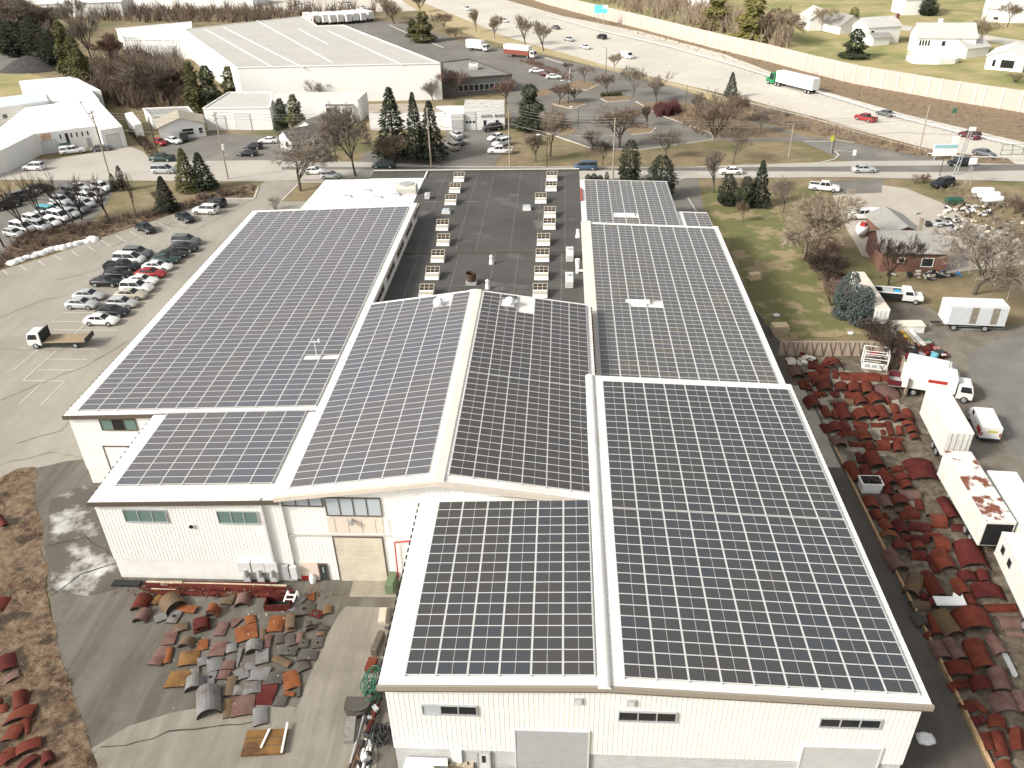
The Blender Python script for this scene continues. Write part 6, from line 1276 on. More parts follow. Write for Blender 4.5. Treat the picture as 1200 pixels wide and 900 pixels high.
def gable(name, label, cat, u, v, du, dv, Wd, Dp, hw, hr, wall, roof, wins=(), doors=(), ridge='x', chimney=None, sidewins=(), eave=.4, gwins=()):
    """u,v: ground pixel of the near left corner, du,dv the picture direction of the near wall; Wd along it, Dp back"""
    x, y = G(u, v); a = face_angle(u, v, du, dv); t = thing(name, label, cat, (x, y, 0), a); b = MB()
    if ridge == 'x': prof = lambda X: [(X, 0, 0), (X, Dp, 0), (X, Dp, hw), (X, Dp/2, hr), (X, 0, hw)]; rings = [prof(0), prof(Wd)]
    else: prof = lambda Y_: [(0, Y_, 0), (Wd, Y_, 0), (Wd, Y_, hw), (Wd/2, Y_, hr), (0, Y_, hw)]; rings = [prof(0), prof(Dp)]
    b.loft(rings, wall); b.build('wall', t); b = MB(); th = .15; e = eave
    if ridge == 'x':
        k = (hr-hw)/(Dp/2)
        for s in (0, 1):
            ya, yb = (-e, Dp/2) if s == 0 else (Dp+e, Dp/2); za = hw-k*e
            vs = [(X, Y_, Z+o_) for o_ in (.02, th) for X in (-e, Wd+e) for Y_, Z in ((ya, za), (yb, hr))]
            b.poly(vs, [(0, 2, 3, 1), (4, 5, 7, 6), (0, 1, 5, 4), (2, 6, 7, 3), (0, 4, 6, 2), (1, 3, 7, 5)], roof)
    else:
        k = (hr-hw)/(Wd/2)
        for s in (0, 1):
            xa, xb = (-e, Wd/2) if s == 0 else (Wd+e, Wd/2); za = hw-k*e
            vs = [(X, Y_, Z+o_) for o_ in (.02, th) for Y_ in (-e, Dp+e) for X, Z in ((xa, za), (xb, hr))]
            b.poly(vs, [(0, 2, 3, 1), (4, 5, 7, 6), (0, 1, 5, 4), (2, 6, 7, 3), (0, 4, 6, 2), (1, 3, 7, 5)], roof)
    r = b.build('roof', t)
    if chimney: b = MB(); cx, cy, w, h1, m_ = chimney; b.box(cx-w/2, cx+w/2, cy-w/2, cy+w/2, hw*.5, h1, m_); b.box(cx-w/2-.08, cx+w/2+.08, cy-w/2-.08, cy+w/2+.08, h1, h1+.12, m_); b.build('chimney', r)
    wallrects(t, (0, 0), (Wd, 0), wins, 'window', GLASSD, .06, WHITE); wallrects(t, (0, 0), (Wd, 0), doors, 'door', LGREY, .07, GREY)
    wallrects(t, (Wd, 0), (Wd, Dp), sidewins, 'window', GLASSD, .06, WHITE); wallrects(t, (0, Dp), (0, 0), gwins, 'window', GLASSD, .06, WHITE)
    return t
# big warehouse behind
t, c, L_, r = pbld('warehouse', 'huge white warehouse with grey flat roof beyond the road', 'warehouse', [(278, 80), (516, 75), (402, 30), (372, 31), (355, 20), (216, 35)], 9.4, WALLW, WARER, WHITER)
b = MB()
for (u0, v0, u1, v1) in ((301, 24, 389, 73), (350, 34, 385, 52), (384, 36, 472, 76), (262, 32, 355, 79), (240, 34, 320, 79)):
    a = Vector(G(u0, v0, 9.45)); e = Vector(G(u1, v1, 9.45)); d = (e-a).normalized(); n_ = Vector((-d.y, d.x))*.25; b.prism([(p.x-c[0], p.y-c[1]) for p in (a-n_, e-n_, e+n_, a+n_)], 9.451, 9.5, WHITER)
b.build('roof_seams', r)
t, c, L_, r = pbld('warehouse', 'low white dock building with three grey doors left of the huge warehouse', 'warehouse', [(147, 47), (226, 48), (224, 26), (136, 34)], 6.0, WALLW, WHITER, WHITER)
A, B_ = L_[0], L_[1]; wallrects(t, A, B_, [(.05, .2, .3, 4.2), (.31, .46, .3, 4.2), (.58, .72, .3, 4.2)], 'dock_door', mat('pale grey dock door', (.55, .55, .53), .6), .1, GREY)
# office building, dark
t, c, L_, r = pbld('office_building', 'dark grey flat roofed office building with a ribbon of windows', 'office building', [(519, 94), (600, 88), (550, 70), (517, 74)], 4.6, mat('dark grey cladding', (.12, .12, .115), .7), mat('office roof', (.2, .2, .185), .9, .15, .3), DTRIM)
wallrects(t, L_[0], L_[1], [(.22+i*.075, .28+i*.075, 1.3, 2.8) for i in range(10)], 'window', GLASSD, .06, GREY); hvac((555, 79.5), 4.6, 'white rooftop unit on the dark office roof', 2.6, 2.2, 1.6)
# white workshops, left
def raw(q): return [Vector(G(*p, z)) for *p, z in q]
t, c, L_, r = pbld('workshop', 'white workshop with a sloping wing and orange sign board beside the road', 'workshop', [(40, 157), (112, 148), (92, 118), (30, 126), (0, 150), (-60, 165), (-60, 190), (2, 176)], 4.8, WALLW, mat('bright white roof', (.84, .84, .81), .6, .02, .3))
wallrects(t, L_[0], L_[1], [(.38+i*.09, .405+i*.09, 3.0, 4.0) for i in range(6)]+[(.47, .52, 2.0, 4.1)], 'window', GLASSD, .06); wallrects(t, L_[0], L_[1], [(.33, .52, 1.2, 2.0)], 'window', GLASSG, .06, WHITE); wallrects(t, L_[0], L_[1], [(.80, .86, .1, 2.4)], 'door', GREY, .08, GREY)
wallrects(t, L_[0], L_[1], [(.09, .24, 3.2, 4.6)], 'sign_board', mat('orange painted sign', (.45, .16, .07), .6, 0, 3, (.65, .55, .45)), .1); wallrects(t, L_[0], L_[1], [(.07, .30, .1, 2.9)], 'garage_door', LGREY, .1, GREY)
t, c, L_, r = pbld('workshop', 'white workshop with a panelled garage door at the corner of the road', 'workshop', [(117, 153), (143.5, 148.5), (116, 119), (92, 121)], 4.6, WALLW, MATS['bright white roof'])
wallrects(t, L_[0], L_[1], [(.2, .75, .1, 3.3)], 'garage_door', LGREY, .1, GREY)
t, c, L_, r = pbld('workshop', 'pale blue roofed long white shed at the left edge behind the workshops', 'workshop', [(-60, 135), (57, 118), (50, 108), (-60, 122)], 5.6, WALLW, mat('pale blue grey roof', (.60, .65, .68), .5, .03, .3)); wallrects(t, L_[0], L_[1], [(.5, .54, 3, 3.8), (.68, .73, 3, 3.8), (.90, .95, 3.0, 4.2)], 'window', GLASSD, .06, GREY)
t, c, L_, r = pbld('workshop', 'farthest white flat roofed shed of the workshop group, by the olive conifer', 'workshop', [(28, 110), (118, 106), (86, 89.5), (22, 95)], 4.8, WALLW, MATS['bright white roof'])
t, c, L_, r = pbld('shed', 'small white flat shed between the two garage workshops', 'shed', [(57, 119), (116, 117), (106, 105), (52, 107)], 5.0, WALLW, MATS['bright white roof'])
# tan roofed shop
gable('shop', 'small white shop with a tan gable roof and dark shop window', 'shop', 189, 166, 10, -1.2, 10.5, 9, 3.2, 4.9, WALLW, TANR, wins=[(.50, .74, .9, 2.3), (.86, .94, .9, 2.2)], ridge='y')
t, c, L_, r = pbld('shed', 'low white flat roofed extension behind the tan roofed shop', 'shed', [(177, 137), (227, 134), (220, 126), (168, 128)], 3.0, WALLW, mat('grey low roof', (.3, .3, .28), .9, .1, .4), WHITER)
t, c, L_, r = pbld('trailer_shed', 'narrow white container left of the tan roofed shop', 'container', [(157, 147), (166, 145), (155, 131), (146, 133)], 3.0, WALLW, WHITER)
# garage building centre left
t, c, L_, r = pbld('garage_building', 'white garage building with two roller doors and pale roof', 'garage', [(238, 128), (316, 127), (320, 109), (268, 109)], 5.2, WALLW, PALER, WHITER); wallrects(t, L_[0], L_[1], [(.14, .30, .1, 3.4), (.46, .68, .1, 3.9)], 'garage_door', mat('white roller door', (.68, .68, .66), .6), .1, GREY)
t, c, L_, r = pbld('garage_building', 'long white building with cream roof in front of the huge warehouse', 'building', [(318, 117.5), (419, 117.5), (430, 107.5), (322, 109)], 5.4, WALLW, mat('cream roof', (.66, .63, .56), .8, .04, .3))
t, c, L_, r = pbld('garage_building', 'grey white block with one dark window behind the gabled houses', 'building', [(381, 124), (413, 124), (415, 120.5), (381, 120.5)], 4.4, WALLR if 'WALLR' in globals() else mat('grey white wall', (.55, .54, .5), .8, .05, .4), DTRIM); wallrects(t, L_[0], L_[1], [(.03, .25, 2.2, 3.8)], 'window', GLASSD, .06, GREY)
gable('house', 'small white gabled house with dark roof beside the big bare tree', 'house', 329, 173.5, 7, 3.2, 6.5, 7.5, 3.0, 4.6, WALLW, DASP, ridge='y', wins=[(.5, .7, 1, 2.3)], sidewins=[(.1, .25, .8, 2.2), (.5, .65, .8, 2.2), (.75, .9, .8, 2.2)])
gable('house', 'white house with grey roof and a row of windows behind the brown pole', 'house', 376, 169, 10, -3.8, 11, 8, 2.8, 5., WALLW, mat('grey brown roof', (.24, .22, .19), .9, .1, 1), wins=[(.30+i*.1, .37+i*.1, 1.2, 2.4) for i in range(4)]+[(.86, .93, 1.2, 2.2)])
t, c, L_, r = pbld('building', 'low tan roofed building hidden behind the dark spruces', 'building', [(432, 133), (520, 131), (500, 121.5), (432, 122)], 4.0, WALLW, mat('tan flat roof', (.40, .34, .27), .9, .1, .4))
# auto body shop with its lettering
t, c, L_, r = pbld('body_shop', 'white auto body shop with lettering over two small windows', 'body shop', [(543, 127), (591, 125.5), (591, 117), (545, 117)], 5.2, WALLW, mat('weathered pale roof', (.62, .60, .55), .9, 0, .6, (.4, .38, .33)))
A, B_ = L_[0], L_[1]; wallrects(t, A, B_, [(.03, .28, .1, 4.1)], 'garage_door', mat('white roller door', (.68, .68, .66), .6), .1, GREY); wallrects(t, A, B_, [(.04+.085*i, .10+.085*i, 1.7, 2.2) for i in range(3)], 'door_window', GLASSD, .12); wallrects(t, A, B_, [(.48, .54, 1.0, 2.2), (.78, .84, 1.0, 2.2)], 'window', GLASSD, .06, GREY)
cu = bpy.data.curves.new('lettering', 'FONT'); cu.body = 'AUTO  BODY'; cu.size = .98; cu.extrude = .03; to = bpy.data.objects.new('lettering', cu); COL.objects.link(to)
dg = bpy.context.evaluated_depsgraph_get(); me = bpy.data.meshes.new_from_object(to.evaluated_get(dg)); bpy.data.objects.remove(to); me.materials.clear(); me.materials.append(mat('dark lettering', (.05, .05, .06), .6))
d = Vector(B_)-Vector(A); o = obj('lettering', me, t); o.rotation_euler = (pi/2, 0, atan2(d.y, d.x)); pA = Vector(A)+d*.42; nn = Vector((d.y, -d.x)).normalized(); o.location = (pA.x+nn.x*.1, pA.y+nn.y*.1, 2.9)
t, c, L_, r = pbld('body_shop_annex', 'lower white annex left of the auto body shop with grey doors', 'building', [(528, 135), (543, 134), (543, 124), (526, 124)], 4.0, WALLW, WHITER); wallrects(t, L_[0], L_[1], [(.1, .9, .1, 2.6)], 'garage_door', LGREY, .08, GREY)
t, c, L_, r = pbld('body_shop_annex', 'farther left white annex partly behind the dark spruce', 'building', [(512, 136), (528, 135.5), (526, 124), (511, 124.5)], 3.4, WALLW, WHITER)
# brick house right
gable('brick_house', 'red brick house with grey shingle roof and tall pipe chimney', 'house', 1030, 318, 10, .2, 9.5, 8.2, 3.2, 4.9, BRICK, ASHR, wins=[(.62, .78, 1.0, 2.2), (.26, .34, 1.6, 2.2)], chimney=(6.2, 4.8, .55, 6.6, TRIM))
gable('brick_house', 'rear wing of the brick house with a long grey roof', 'house', 1036, 295, 10, -.3, 5.5, 8.5, 3.0, 4.2, BRICK, ASHR, ridge='y')
# houses beyond the noise wall
gable('house', 'white house with brown chimney on its right gable beyond the noise wall', 'house', 1014, 53, 10, -.6, 12, 10, 5.6, 8., WALLW, PALER, chimney=(12.4, 4, 1., 8.8, BRICK), sidewins=[(.3, .4, 2, 3.2), (.65, .75, 2, 3.2), (.5, .6, 4.6, 5.4)], wins=[(.1, .2, 3.5, 4.5)])
gable('shed', 'small white lean-to with grey roof in front of the chimney house', 'shed', 1022, 54, 10, -.8, 6.5, 4, 2.6, 3.8, WALLW, ASHR)
gable('house', 'big white house with grey roof and a curved rear deck', 'house', 1072, 66, 10, .1, 17, 12, 5.6, 9., WALLW, PALER, wins=[(.03+i*.05, .06+i*.05, 3.2, 4.8) for i in range(4)]+[(.42, .48, 3.2, 4.6)], sidewins=[(.3, .4, 3.5, 4.5), (.6, .7, 3.5, 4.5)], chimney=(7, 7, 1.2, 10, WHITE))
gable('garage', 'white garage wing on the right of the deck house', 'garage', 1131, 69, 10, -1.2, 9, 8, 3., 5., WALLW, PALER)
x, y = G(1068, 74); t = thing('deck', 'white railed curved deck behind the big white house', 'deck', (x, y, 0)); b = MB(); b.prism([(0, 0), (2, -2), (7, -3), (12, -2.4), (14, 0), (14, 5), (0, 5)], 0, 1.4, WHITER); b.build('floor', t); b = MB()
P_ = [(0, 5), (0, 0), (2, -2), (7, -3), (12, -2.4), (14, 0), (14, 5)]
for a, c in zip(P_[:-1], P_[1:]):
    b.tube((a[0], a[1], 2.4), (c[0], c[1], 2.4), .08, n=4, m=WHITE); n_ = max(2, int(hypot(c[0]-a[0], c[1]-a[1])/.5))
    for k in range(n_): p = (a[0]+(c[0]-a[0])*k/n_, a[1]+(c[1]-a[1])*k/n_); b.tube((p[0], p[1], 1.4), (p[0], p[1], 2.4), .05, n=4, m=WHITE)
b.build('railing', t)
gable('house', 'white house with a dark blue side wall at the right edge', 'house', 1153, 81, 10, .9, 10, 14, 3.8, 5.8, WALLW, WHITER, ridge='y', wins=[(.18, .26, 1, 2.8), (.4, .75, .8, 3.)])
t = gable('house', 'blue low wing beside the white house at the right edge', 'house', 1174, 80, 10, .6, 9, 7, 3, 4.6, mat('dark blue wall', (.08, .16, .24), .7), PALER, wins=[(.3, .45, 1, 2.2)])
gable('house', 'white split level house at the top right corner', 'house', 1152, 26, 10, .3, 16, 12, 5, 9, WALLW, PALER, wins=[(.2, .3, 1, 2)])
gable('house', 'white house with a pergola near the top edge', 'house', 1058, 18, 10, -.3, 12, 12, 6, 9, WALLW, WHITER)
gable('house', 'white house half hidden by trees beyond the far noise wall', 'house', 935, 30, 8, 4, 13, 10, 4, 7, WALLW, PALER)
gable('house', 'grey roofed house half hidden by trees near the noise wall bend', 'house', 963, 36, 9, 2, 10, 10, 3, 6, WALLW, ASHR)
gable('house', 'small white house seen through trees at the top of the noise wall', 'house', 806, 9, 9, 1, 12, 9, 5, 8, WALLW, PALER)
# far buildings at the top left
for i, (u, v, w_, h_, lb) in enumerate(((52, 21, 38, 6, 'white building with an open truck bay at the top left'), (150, 6, 60, 6, 'far white long building at the top edge left of centre'), (215, 7, 40, 5, 'tan roofed far building at the top edge'), (10, 5, 24, 5, 'far white building in the top left corner'))):
    gable('building', lb, 'building', u, v, 10, -.3 if i == 0 else .1, w_, 16, h_, h_+1.5, WALLW, WHITER if i != 2 else TANR, doors=[(.15, .3, .2, 3.5), (.6, .75, .2, 3.5)])
x, y = G(70, 26); t = thing('truck', 'white truck parked at the bay of the far top left building', 'truck', (*G(55, 19.5), 0), .3); b = MB(); box_r(b, -3, 2.4, -1.3, 1.3, .8, 3.6, WHITE, .1); b.build('cargo_box', t); b = MB(); box_r(b, 2.5, 4.4, -1.2, 1.2, .5, 2.6, WHITE, .2); b.box(3.9, 4.42, -1., 1., 1.5, 2.3, GLASSD); b.build('cab', t)
# asphalt heap
for q, r, h_, m_, lb in (((36, 82), 11, 4.5, mat('black heap', (.05, .047, .045), .97, .3, .8, bump=.5), 'black conical heap of millings in the left yard'), ((45, 66), 5, 2, mat('brown heap', (.2, .15, .11), .97, .3, .8), 'brown earth heap behind the black heap')):
    x, y = G(*q); b = MB(); rr = []
    for k, (f, z) in enumerate(((1, 0), (.75, .3), (.45, .68), (.2, .92), (.04, 1))): rr.append([(cos(a*pi/12)*r*f*(1+.12*noise.noise((a*.7, k*.5, r))), sin(a*pi/12)*r*.6*f, z*h_*(1+.08*noise.noise((a*.5, k, 3)))) for a in range(24)])
    b.loft(rr, m_, True); simple('gravel_heap', lb, 'heap', b, (x, y, 0))
# ------------------------------------------------------------------ noise wall, fences, signs
NW = mat('noise wall concrete', (.50, .42, .36), .9, .05, .15); NWP = mat('noise wall post', (.60, .54, .46), .9)
wpx = [(596, -10, -22), (640, 5, -3), (700, 21, 9), (750, 33.5, 20), (800, 47, 32), (850, 60, 41), (900, 72, 50), (950, 85.5, 62), (1000, 98, 75), (1050, 107, 85), (1100, 116, 95), (1150, 124, 103), (1200, 132, 110), (1330, 152, 128), (1500, 180, 152)]
t = thing('noise_wall', 'tall pale concrete noise barrier along the far side of the highway', 'noise barrier', (*G(900, 72), 0)); ox, oy = G(900, 72); w_ = MB(); ps = MB(); hN = 5.0
P_ = [Vector(G(a, b_)) for a, b_, c_ in wpx]
for a, c in zip(P_[:-1], P_[1:]):
    d = (c-a); L_ = d.length; d.normalize(); n_ = Vector((-d.y, d.x))*.12; k = 0
    w_.prism([(p.x-ox, p.y-oy) for p in (a-n_, c-n_, c+n_, a+n_)], 0, hN, NW)
    while k < L_: q = a+d*k; m2 = n_*2.2; ps.prism([(p.x-ox, p.y-oy) for p in (q-m2-d*.25, q-m2+d*.25, q+m2+d*.25, q+m2-d*.25)], 0, hN+.06, NWP); k += 4.4
w_.build('wall_panel', t); ps.build('post', t)
def fence_line(name, label, px, h_, m, gap=2.5, rails=2, world=None):
    P_ = [Vector(G(*q)) for q in px]; o = P_[0]; t = thing(name, label, 'guard rail' if rails == 1 else 'fence', (o.x, o.y, 0)); r = MB(); p_ = MB()
    for a, c in zip(P_[:-1], P_[1:]):
        a, c = a-o, c-o; d = c-a; L_ = d.length; d.normalize(); k = 0
        for j in range(rails): z = h_*(1 if j == 0 else .45); r.tube((a.x, a.y, z), (c.x, c.y, z), .05 if rails > 1 else .14, n=4, m=m)
        while k < L_: q = a+d*k; p_.tube((q.x, q.y, 0), (q.x, q.y, h_+.05), .06, n=4, m=m); k += gap
    r.build('rail', t); p_.build('post', t)
fence_line('guard_rail', 'galvanised guard rail at the road corner under the sign pole', [(1086, 184), (1130, 188), (1160, 188.5), (1200, 189)], .8, LGREY, rails=1)
fence_line('chain_fence', 'thin brown fence along the highway bank above the access road', [(860, 121), (900, 128), (950, 142), (1000, 158), (1060, 174), (1090, 182)], 1.8, TANW)
fence_line('median_rail', 'rail in the middle of the bright highway', [(640, 20), (700, 37), (780, 56), (850, 76), (900, 92), (960, 112), (1050, 140), (1120, 158), (1200, 176)], .9, LGREY, rails=1)
x, y = G(1104, 184); t = thing('green_gate_fence', 'green wire fence panel at the right edge of the highway ramp', 'fence', (*G(1172, 182), 0)); b = MB()
for k in range(5): b.tube((k*2.2, 0, 0), (k*2.2, 0, 2.2), .07, n=4, m=mat('green fence metal', (.05, .16, .1), .6))
for z in (.1, 1.1, 2.2): b.tube((0, 0, z), (8.8, 0, z), .05, n=4, m=MATS['green fence metal'])
b.build('panel', t)
t = thing('billboard', 'white and pale blue roadside board near the lattice sign pole', 'billboard', (*G(1105, 187), 0), .0); b = MB(); b.box(-2.4, 2.4, -.1, .1, .8, 3.2, WHITE); b.build('board', t); b = MB(); b.box(-2.3, 2.3, -.13, -.103, 2.4, 3.1, mat('pale blue board', (.3, .5, .55), .5)); b.build('header', t)
b = MB()
for s in (-1.8, 1.8): b.box(s-.1, s+.1, -.09, .09, 0, .8, GREY)
b.build('post', t)
t = thing('road_sign', 'light blue highway sign in front of the noise barrier', 'road sign', (*G(704, 30), 0), -.35); b = MB()
for s in (-1.1, 1.1): b.tube((s, 0, 0), (s, 0, 5), .12, n=6, m=GREY)
b.build('post', t); b = MB(); b.box(-2.8, 2.6, -.1, .0, 4.6, 7.6, mat('light blue sign', (.10, .50, .60), .5)); b.box(.8, 2.6, -.12, -.103, 6.4, 7.6, WHITE); b.build('panel', t)
for q, m_, lb, z0, w_ in (((973, 180), mat('yellow green sign', (.55, .50, .05), .5), 'small yellow and green sign at the road corner island', 3.4, .5), ((1117, 137), MATS['green fence metal'], 'small green mile marker on the highway bank', 1.6, .5), ((1000, 186), WHITE, 'small white sign at the bank beside the access road', 1.4, .35)):
    x, y = G(*q); t = thing('road_sign', lb, 'road sign', (x, y, 0)); b = MB(); b.tube((0, 0, 0), (0, 0, z0), .05, n=5, m=GREY); b.build('post', t); b = MB(); b.box(-w_, w_, -.08, -.05, z0-.7, z0+.5, m_); b.build('panel', t)
x, y = G(1126, 207); t = thing('sign_pole', 'pale lattice sign pole with spotlights above the road', 'sign pole', (*G(1117, 205), 0)); b = MB(); b.tube((0, 0, 0), (1.0, 0, 9.), .12, .1, 4, GREY); b.tube((.6, 0, 0), (1.5, 0, 9.), .1, .08, 4, GREY)
for k in range(8): b.tube((k*.12, 0, k*1.1), (.7+k*.1, 0, k*1.1+.9), .05, n=4, m=GREY)
b.build('pole', t); b = MB(); b.box(-1.8, -.6, -.2, .1, 6.2, 7.6, WHITER); b.box(.8, 2., -.2, .1, 8.6, 9.3, WHITER); b.build('spotlight', t)
x, y = G(1133, 217); t = thing('floodlight_mast', 'short mast with a white box light beside the gas tanks', 'mast', (x, y, 0)); b = MB(); b.tube((-.5, 0, 0), (-.1, 0, 4), .08, n=5, m=GREY); b.tube((.6, 0, 0), (.1, 0, 4), .08, n=5, m=GREY); b.build('pole', t); b = MB(); box_r(b, -.6, .6, -.3, .3, 4, 5.2, WHITE, .1); b.build('lamp', t)
# ------------------------------------------------------------------ poles and wires
PT = {}
def upole(q, vt, lb, m, arms=True, r=.17, lamp=False):
    x, y = G(*q); h_ = ZA(q[0], q[1], vt); t = thing('utility_pole' if not lamp else 'street_lamp', lb, 'utility pole' if not lamp else 'street lamp', (x, y, 0)); b = MB(); b.tube((0, 0, 0), (0, 0, h_), r, r*.65, 8, m); b.build('pole', t)
    if arms: b = MB(); b.box(-.07, .07, -1.2, 1.2, h_-.6, h_-.45, m); b.box(-.07, .07, -.9, .9, h_-1.6, h_-1.47, m); b.build('crossarm', t)
    if lamp: b = MB(); b.tube((0, 0, h_), (-1.6, 0, h_+.4), .06, n=5, m=GREY); b.build('arm', t); b = MB(); box_r(b, -2.2, -1.4, -.18, .18, h_+.3, h_+.5, WHITE, .04); b.build('lamp_head', t)
    PT[q] = (x, y, h_); return t
Pn = [((129, 208), 129, 'pale utility pole in front of the white workshops', WOODP), ((267.5, 210), 131, 'pale utility pole with transformer right of the pointed conifers', WOODP), ((505.5, 197), 126, 'pale utility pole behind the black flat roof', WOODP), ((597.5, 195), 125, 'pale utility pole right of the body shop', WOODP), ((718, 212), 138, 'tall pale utility pole beside the two dark conifers', WOODP)]
for a in Pn: upole(*a)
x, y, h_ = PT[(267.5, 210)]; b = MB(); b.tube((x+.5, y-.1, 6.2), (x+.5, y-.1, 7.3), .35, n=10, m=LGREY); b.build('transformer', None)
o = bpy.data.objects['transformer']; par = [q for q in COL.objects if q.name.startswith('utility_pole') and abs(q.location.x-x) < .1][0]; o.parent = par; o.location = (-x, -y, 0)
upole((394, 190), 135, 'dark wooden pole in front of the house with a row of windows', WOODD); upole((186, 186), 137, 'dark wooden pole beside the red hatchback', WOODD, arms=False)
upole((1077, 177), 122, 'pale pole on the bank between access road and highway', WOODP, False); upole((924, 186), 145, 'pale pole at the grassy corner below the access road', WOODP, False, .14); upole((975, 181), 147, 'brown pole beside the yellow sign', WOODD, False, .12)
upole((641, 196), 160, 'dark street lamp in front of the black roof', WOODD, False, .1, True); upole((677.5, 151), 127, 'street lamp beside the parking island', WOODD, False, .1, True); upole((666, 121), 96, 'street lamp on the long parking island', WOODD, False, .1, True); upole((710, 88), 56, 'street lamp between lot and highway', WOODD, False, .1, True); upole((1101, 206), 186, 'thin dark post at the right road verge', WOODD, False, .1); upole((803, 130), 100, 'thin post beside the access road', WOODD, False, .08); upole((1180, 352), 318, 'leaning pale post behind the show trailer', WOODP, False, .1)
def wire(name, lb, pts, r=.03, group='overhead wires'):
    b = MB(); n_ = 10
    for a, c in zip(pts[:-1], pts[1:]):
        P_ = [Vector(a).lerp(Vector(c), k/n_)-Vector((0, 0, .9*4*(k/n_)*(1-k/n_))) for k in range(n_+1)]
        for p, q in zip(P_[:-1], P_[1:]): b.tube(p, q, r, n=4, m=mat('wire', (.28, .26, .23), .7), cap=False)
    simple(name, lb, 'wire', b, (0, 0, 0), 0, group)
pl = [PT[a[0]] for a in Pn]; a0 = pl[0]; a1 = pl[-1]
ends = [(a0[0]-45, a0[1]+4, a0[2])]+pl+[(a1[0]+55, a1[1]+2, a1[2]-.5), (a1[0]+110, a1[1]+3, a1[2]-1)]
for k, (dy, dz, lb) in enumerate(((-1.1, -.35, 'upper near overhead wire along the road'), (1.1, -.35, 'upper far overhead wire along the road'), (.8, -1.4, 'middle overhead wire along the road'), (0, -3.4, 'lower thick overhead cable along the road'))):
    wire('overhead_wire', lb, [(x, y+dy, z+dz) for x, y, z in ends], .03 if k < 3 else .045)
# ------------------------------------------------------------------ trees
BARKS = {'grey': (mat('grey bark', (.10, .085, .07), .95, .25, 2), mat('grey brown twigs', (.25, .21, .165), .95, .2, .8)), 'brown': (mat('brown bark', (.075, .055, .04), .95, .25, 2), mat('brown twigs', (.21, .155, .11), .95, .2, .8)),
         'dark': (mat('dark bark', (.035, .027, .02), .95, .25, 2), mat('dark twigs', (.07, .05, .036), .95, .2, .8)), 'red': (mat('brown bark', (.075, .055, .04)), mat('reddish twigs', (.20, .125, .095), .95, .25, .8)), 'pale': (mat('pale bark', (.24, .20, .15), .95, .2, 2), mat('pale straw twigs', (.36, .295, .21), .95, .2, .8))}
def bare_mesh(seed, spread=1., depth=6, up=.5, droop=0., fork=.28, multi=False, dense=1.):
    r_ = random.Random(seed); T = MB(); K_ = MB(); mb, mt = BARKS['grey']
    def grow(p, d, L_, r, lev):
        n = 2 if lev < 3 else 1; q = p
        for i in range(n):
            nd = (d+Vector((r_.uniform(-1, 1), r_.uniform(-1, 1), r_.uniform(-.5, .8)))*.16).normalized(); e = q+nd*L_/n; ra = r*(1-.25*i/n); rb = r*(1-.25*(i+1)/n)
            (T if lev < 3 else K_).tube(q, e, ra, rb, 6 if lev < 2 else 3, mb if lev < 3 else mt, cap=False); q = e; d = nd
        if lev >= depth: return
        k = r_.choice((3, 4)) if lev > 0 else r_.choice((5, 6))
        if lev >= 3: k = int(k*dense+.5)
        for j in range(k):
            az = r_.uniform(0, 2*pi); a = d.orthogonal().normalized(); b = d.cross(a); s = r_.uniform(.2, 1.05)*spread
            nd = (d+(a*cos(az)+b*sin(az))*s+Vector((0, 0, up*.35-droop))).normalized(); t = r_.uniform(.45, 1.) if j else 1.
            o = p.lerp(q, t) if lev > 0 else p.lerp(q, r_.uniform(.7, 1))
            grow(o, nd, L_*(r_.uniform(.85, 1.15) if lev == 0 else r_.uniform(.55, .85)), max(.016, r*.52*(.8+.4*r_.random())), lev+1)
    if multi:
        for k in range(7): az = k*.9; grow(Vector((cos(az)*.15, sin(az)*.15, 0)), Vector((cos(az)*.5*spread, sin(az)*.5*spread, 1)).normalized(), 2.6, .09, 1)
    else: grow(Vector((0, 0, 0)), Vector((r_.uniform(-.06, .06), 0, 1)).normalized(), 1.6, .12, 0)
    zs = max(p[2] for p in K_.v); s = 10/zs
    for M_ in (T, K_): M_.v = [(a*s, b*s, c*s) for a, b, c in M_.v]
    rad = sorted(hypot(p[0], p[1]) for p in K_.v)[int(len(K_.v)*.96)]
    return T.mesh('trunk'), K_.mesh('crown'), rad
BP = {'round': [bare_mesh(1, .95), bare_mesh(2, .85), bare_mesh(3, 1.)], 'wide': [bare_mesh(4, 1.25, up=.2), bare_mesh(5, 1.3, up=.1)], 'vase': [bare_mesh(6, .6, up=.8), bare_mesh(7, .65, up=.7)], 'thick': [bare_mesh(8, 1.15, depth=6, dense=1.35, droop=.1), bare_mesh(18, 1.05, depth=6, dense=1.3)], 'multi': [bare_mesh(9, .8, multi=True, depth=5), bare_mesh(10, .9, multi=True, depth=5, dense=1.5)], 'dead': [bare_mesh(12, .7, depth=4), bare_mesh(13, .6, depth=4)]}
TM = {}
def tree_obj(name, label, q, h_, wm, trunk, crown, rad, cat='tree', group=None, mats=None, rz=0, lean=None, z0=0):
    x, y = G(*q); t = thing(name, label, cat, (x, y, z0), rz, group); s = h_/10; w = wm/2/rad if wm else s; w = max(.45*s, min(2.6*s, w)); t.scale = (w, w, s)
    if lean: t.rotation_euler = (0, lean, 0)
    for nm, me, k in (('trunk', trunk, 0), ('crown', crown, 1)):
        if me is None: continue
        o = obj(nm, me, t)
        if mats: o.material_slots[0].link = 'OBJECT'; o.material_slots[0].material = mats[k]
    return t
def mpx(q): x, y = G(*q); d = Vector((x, y, -H)).dot(FW); return d/F_PX
rt = random.Random(21)
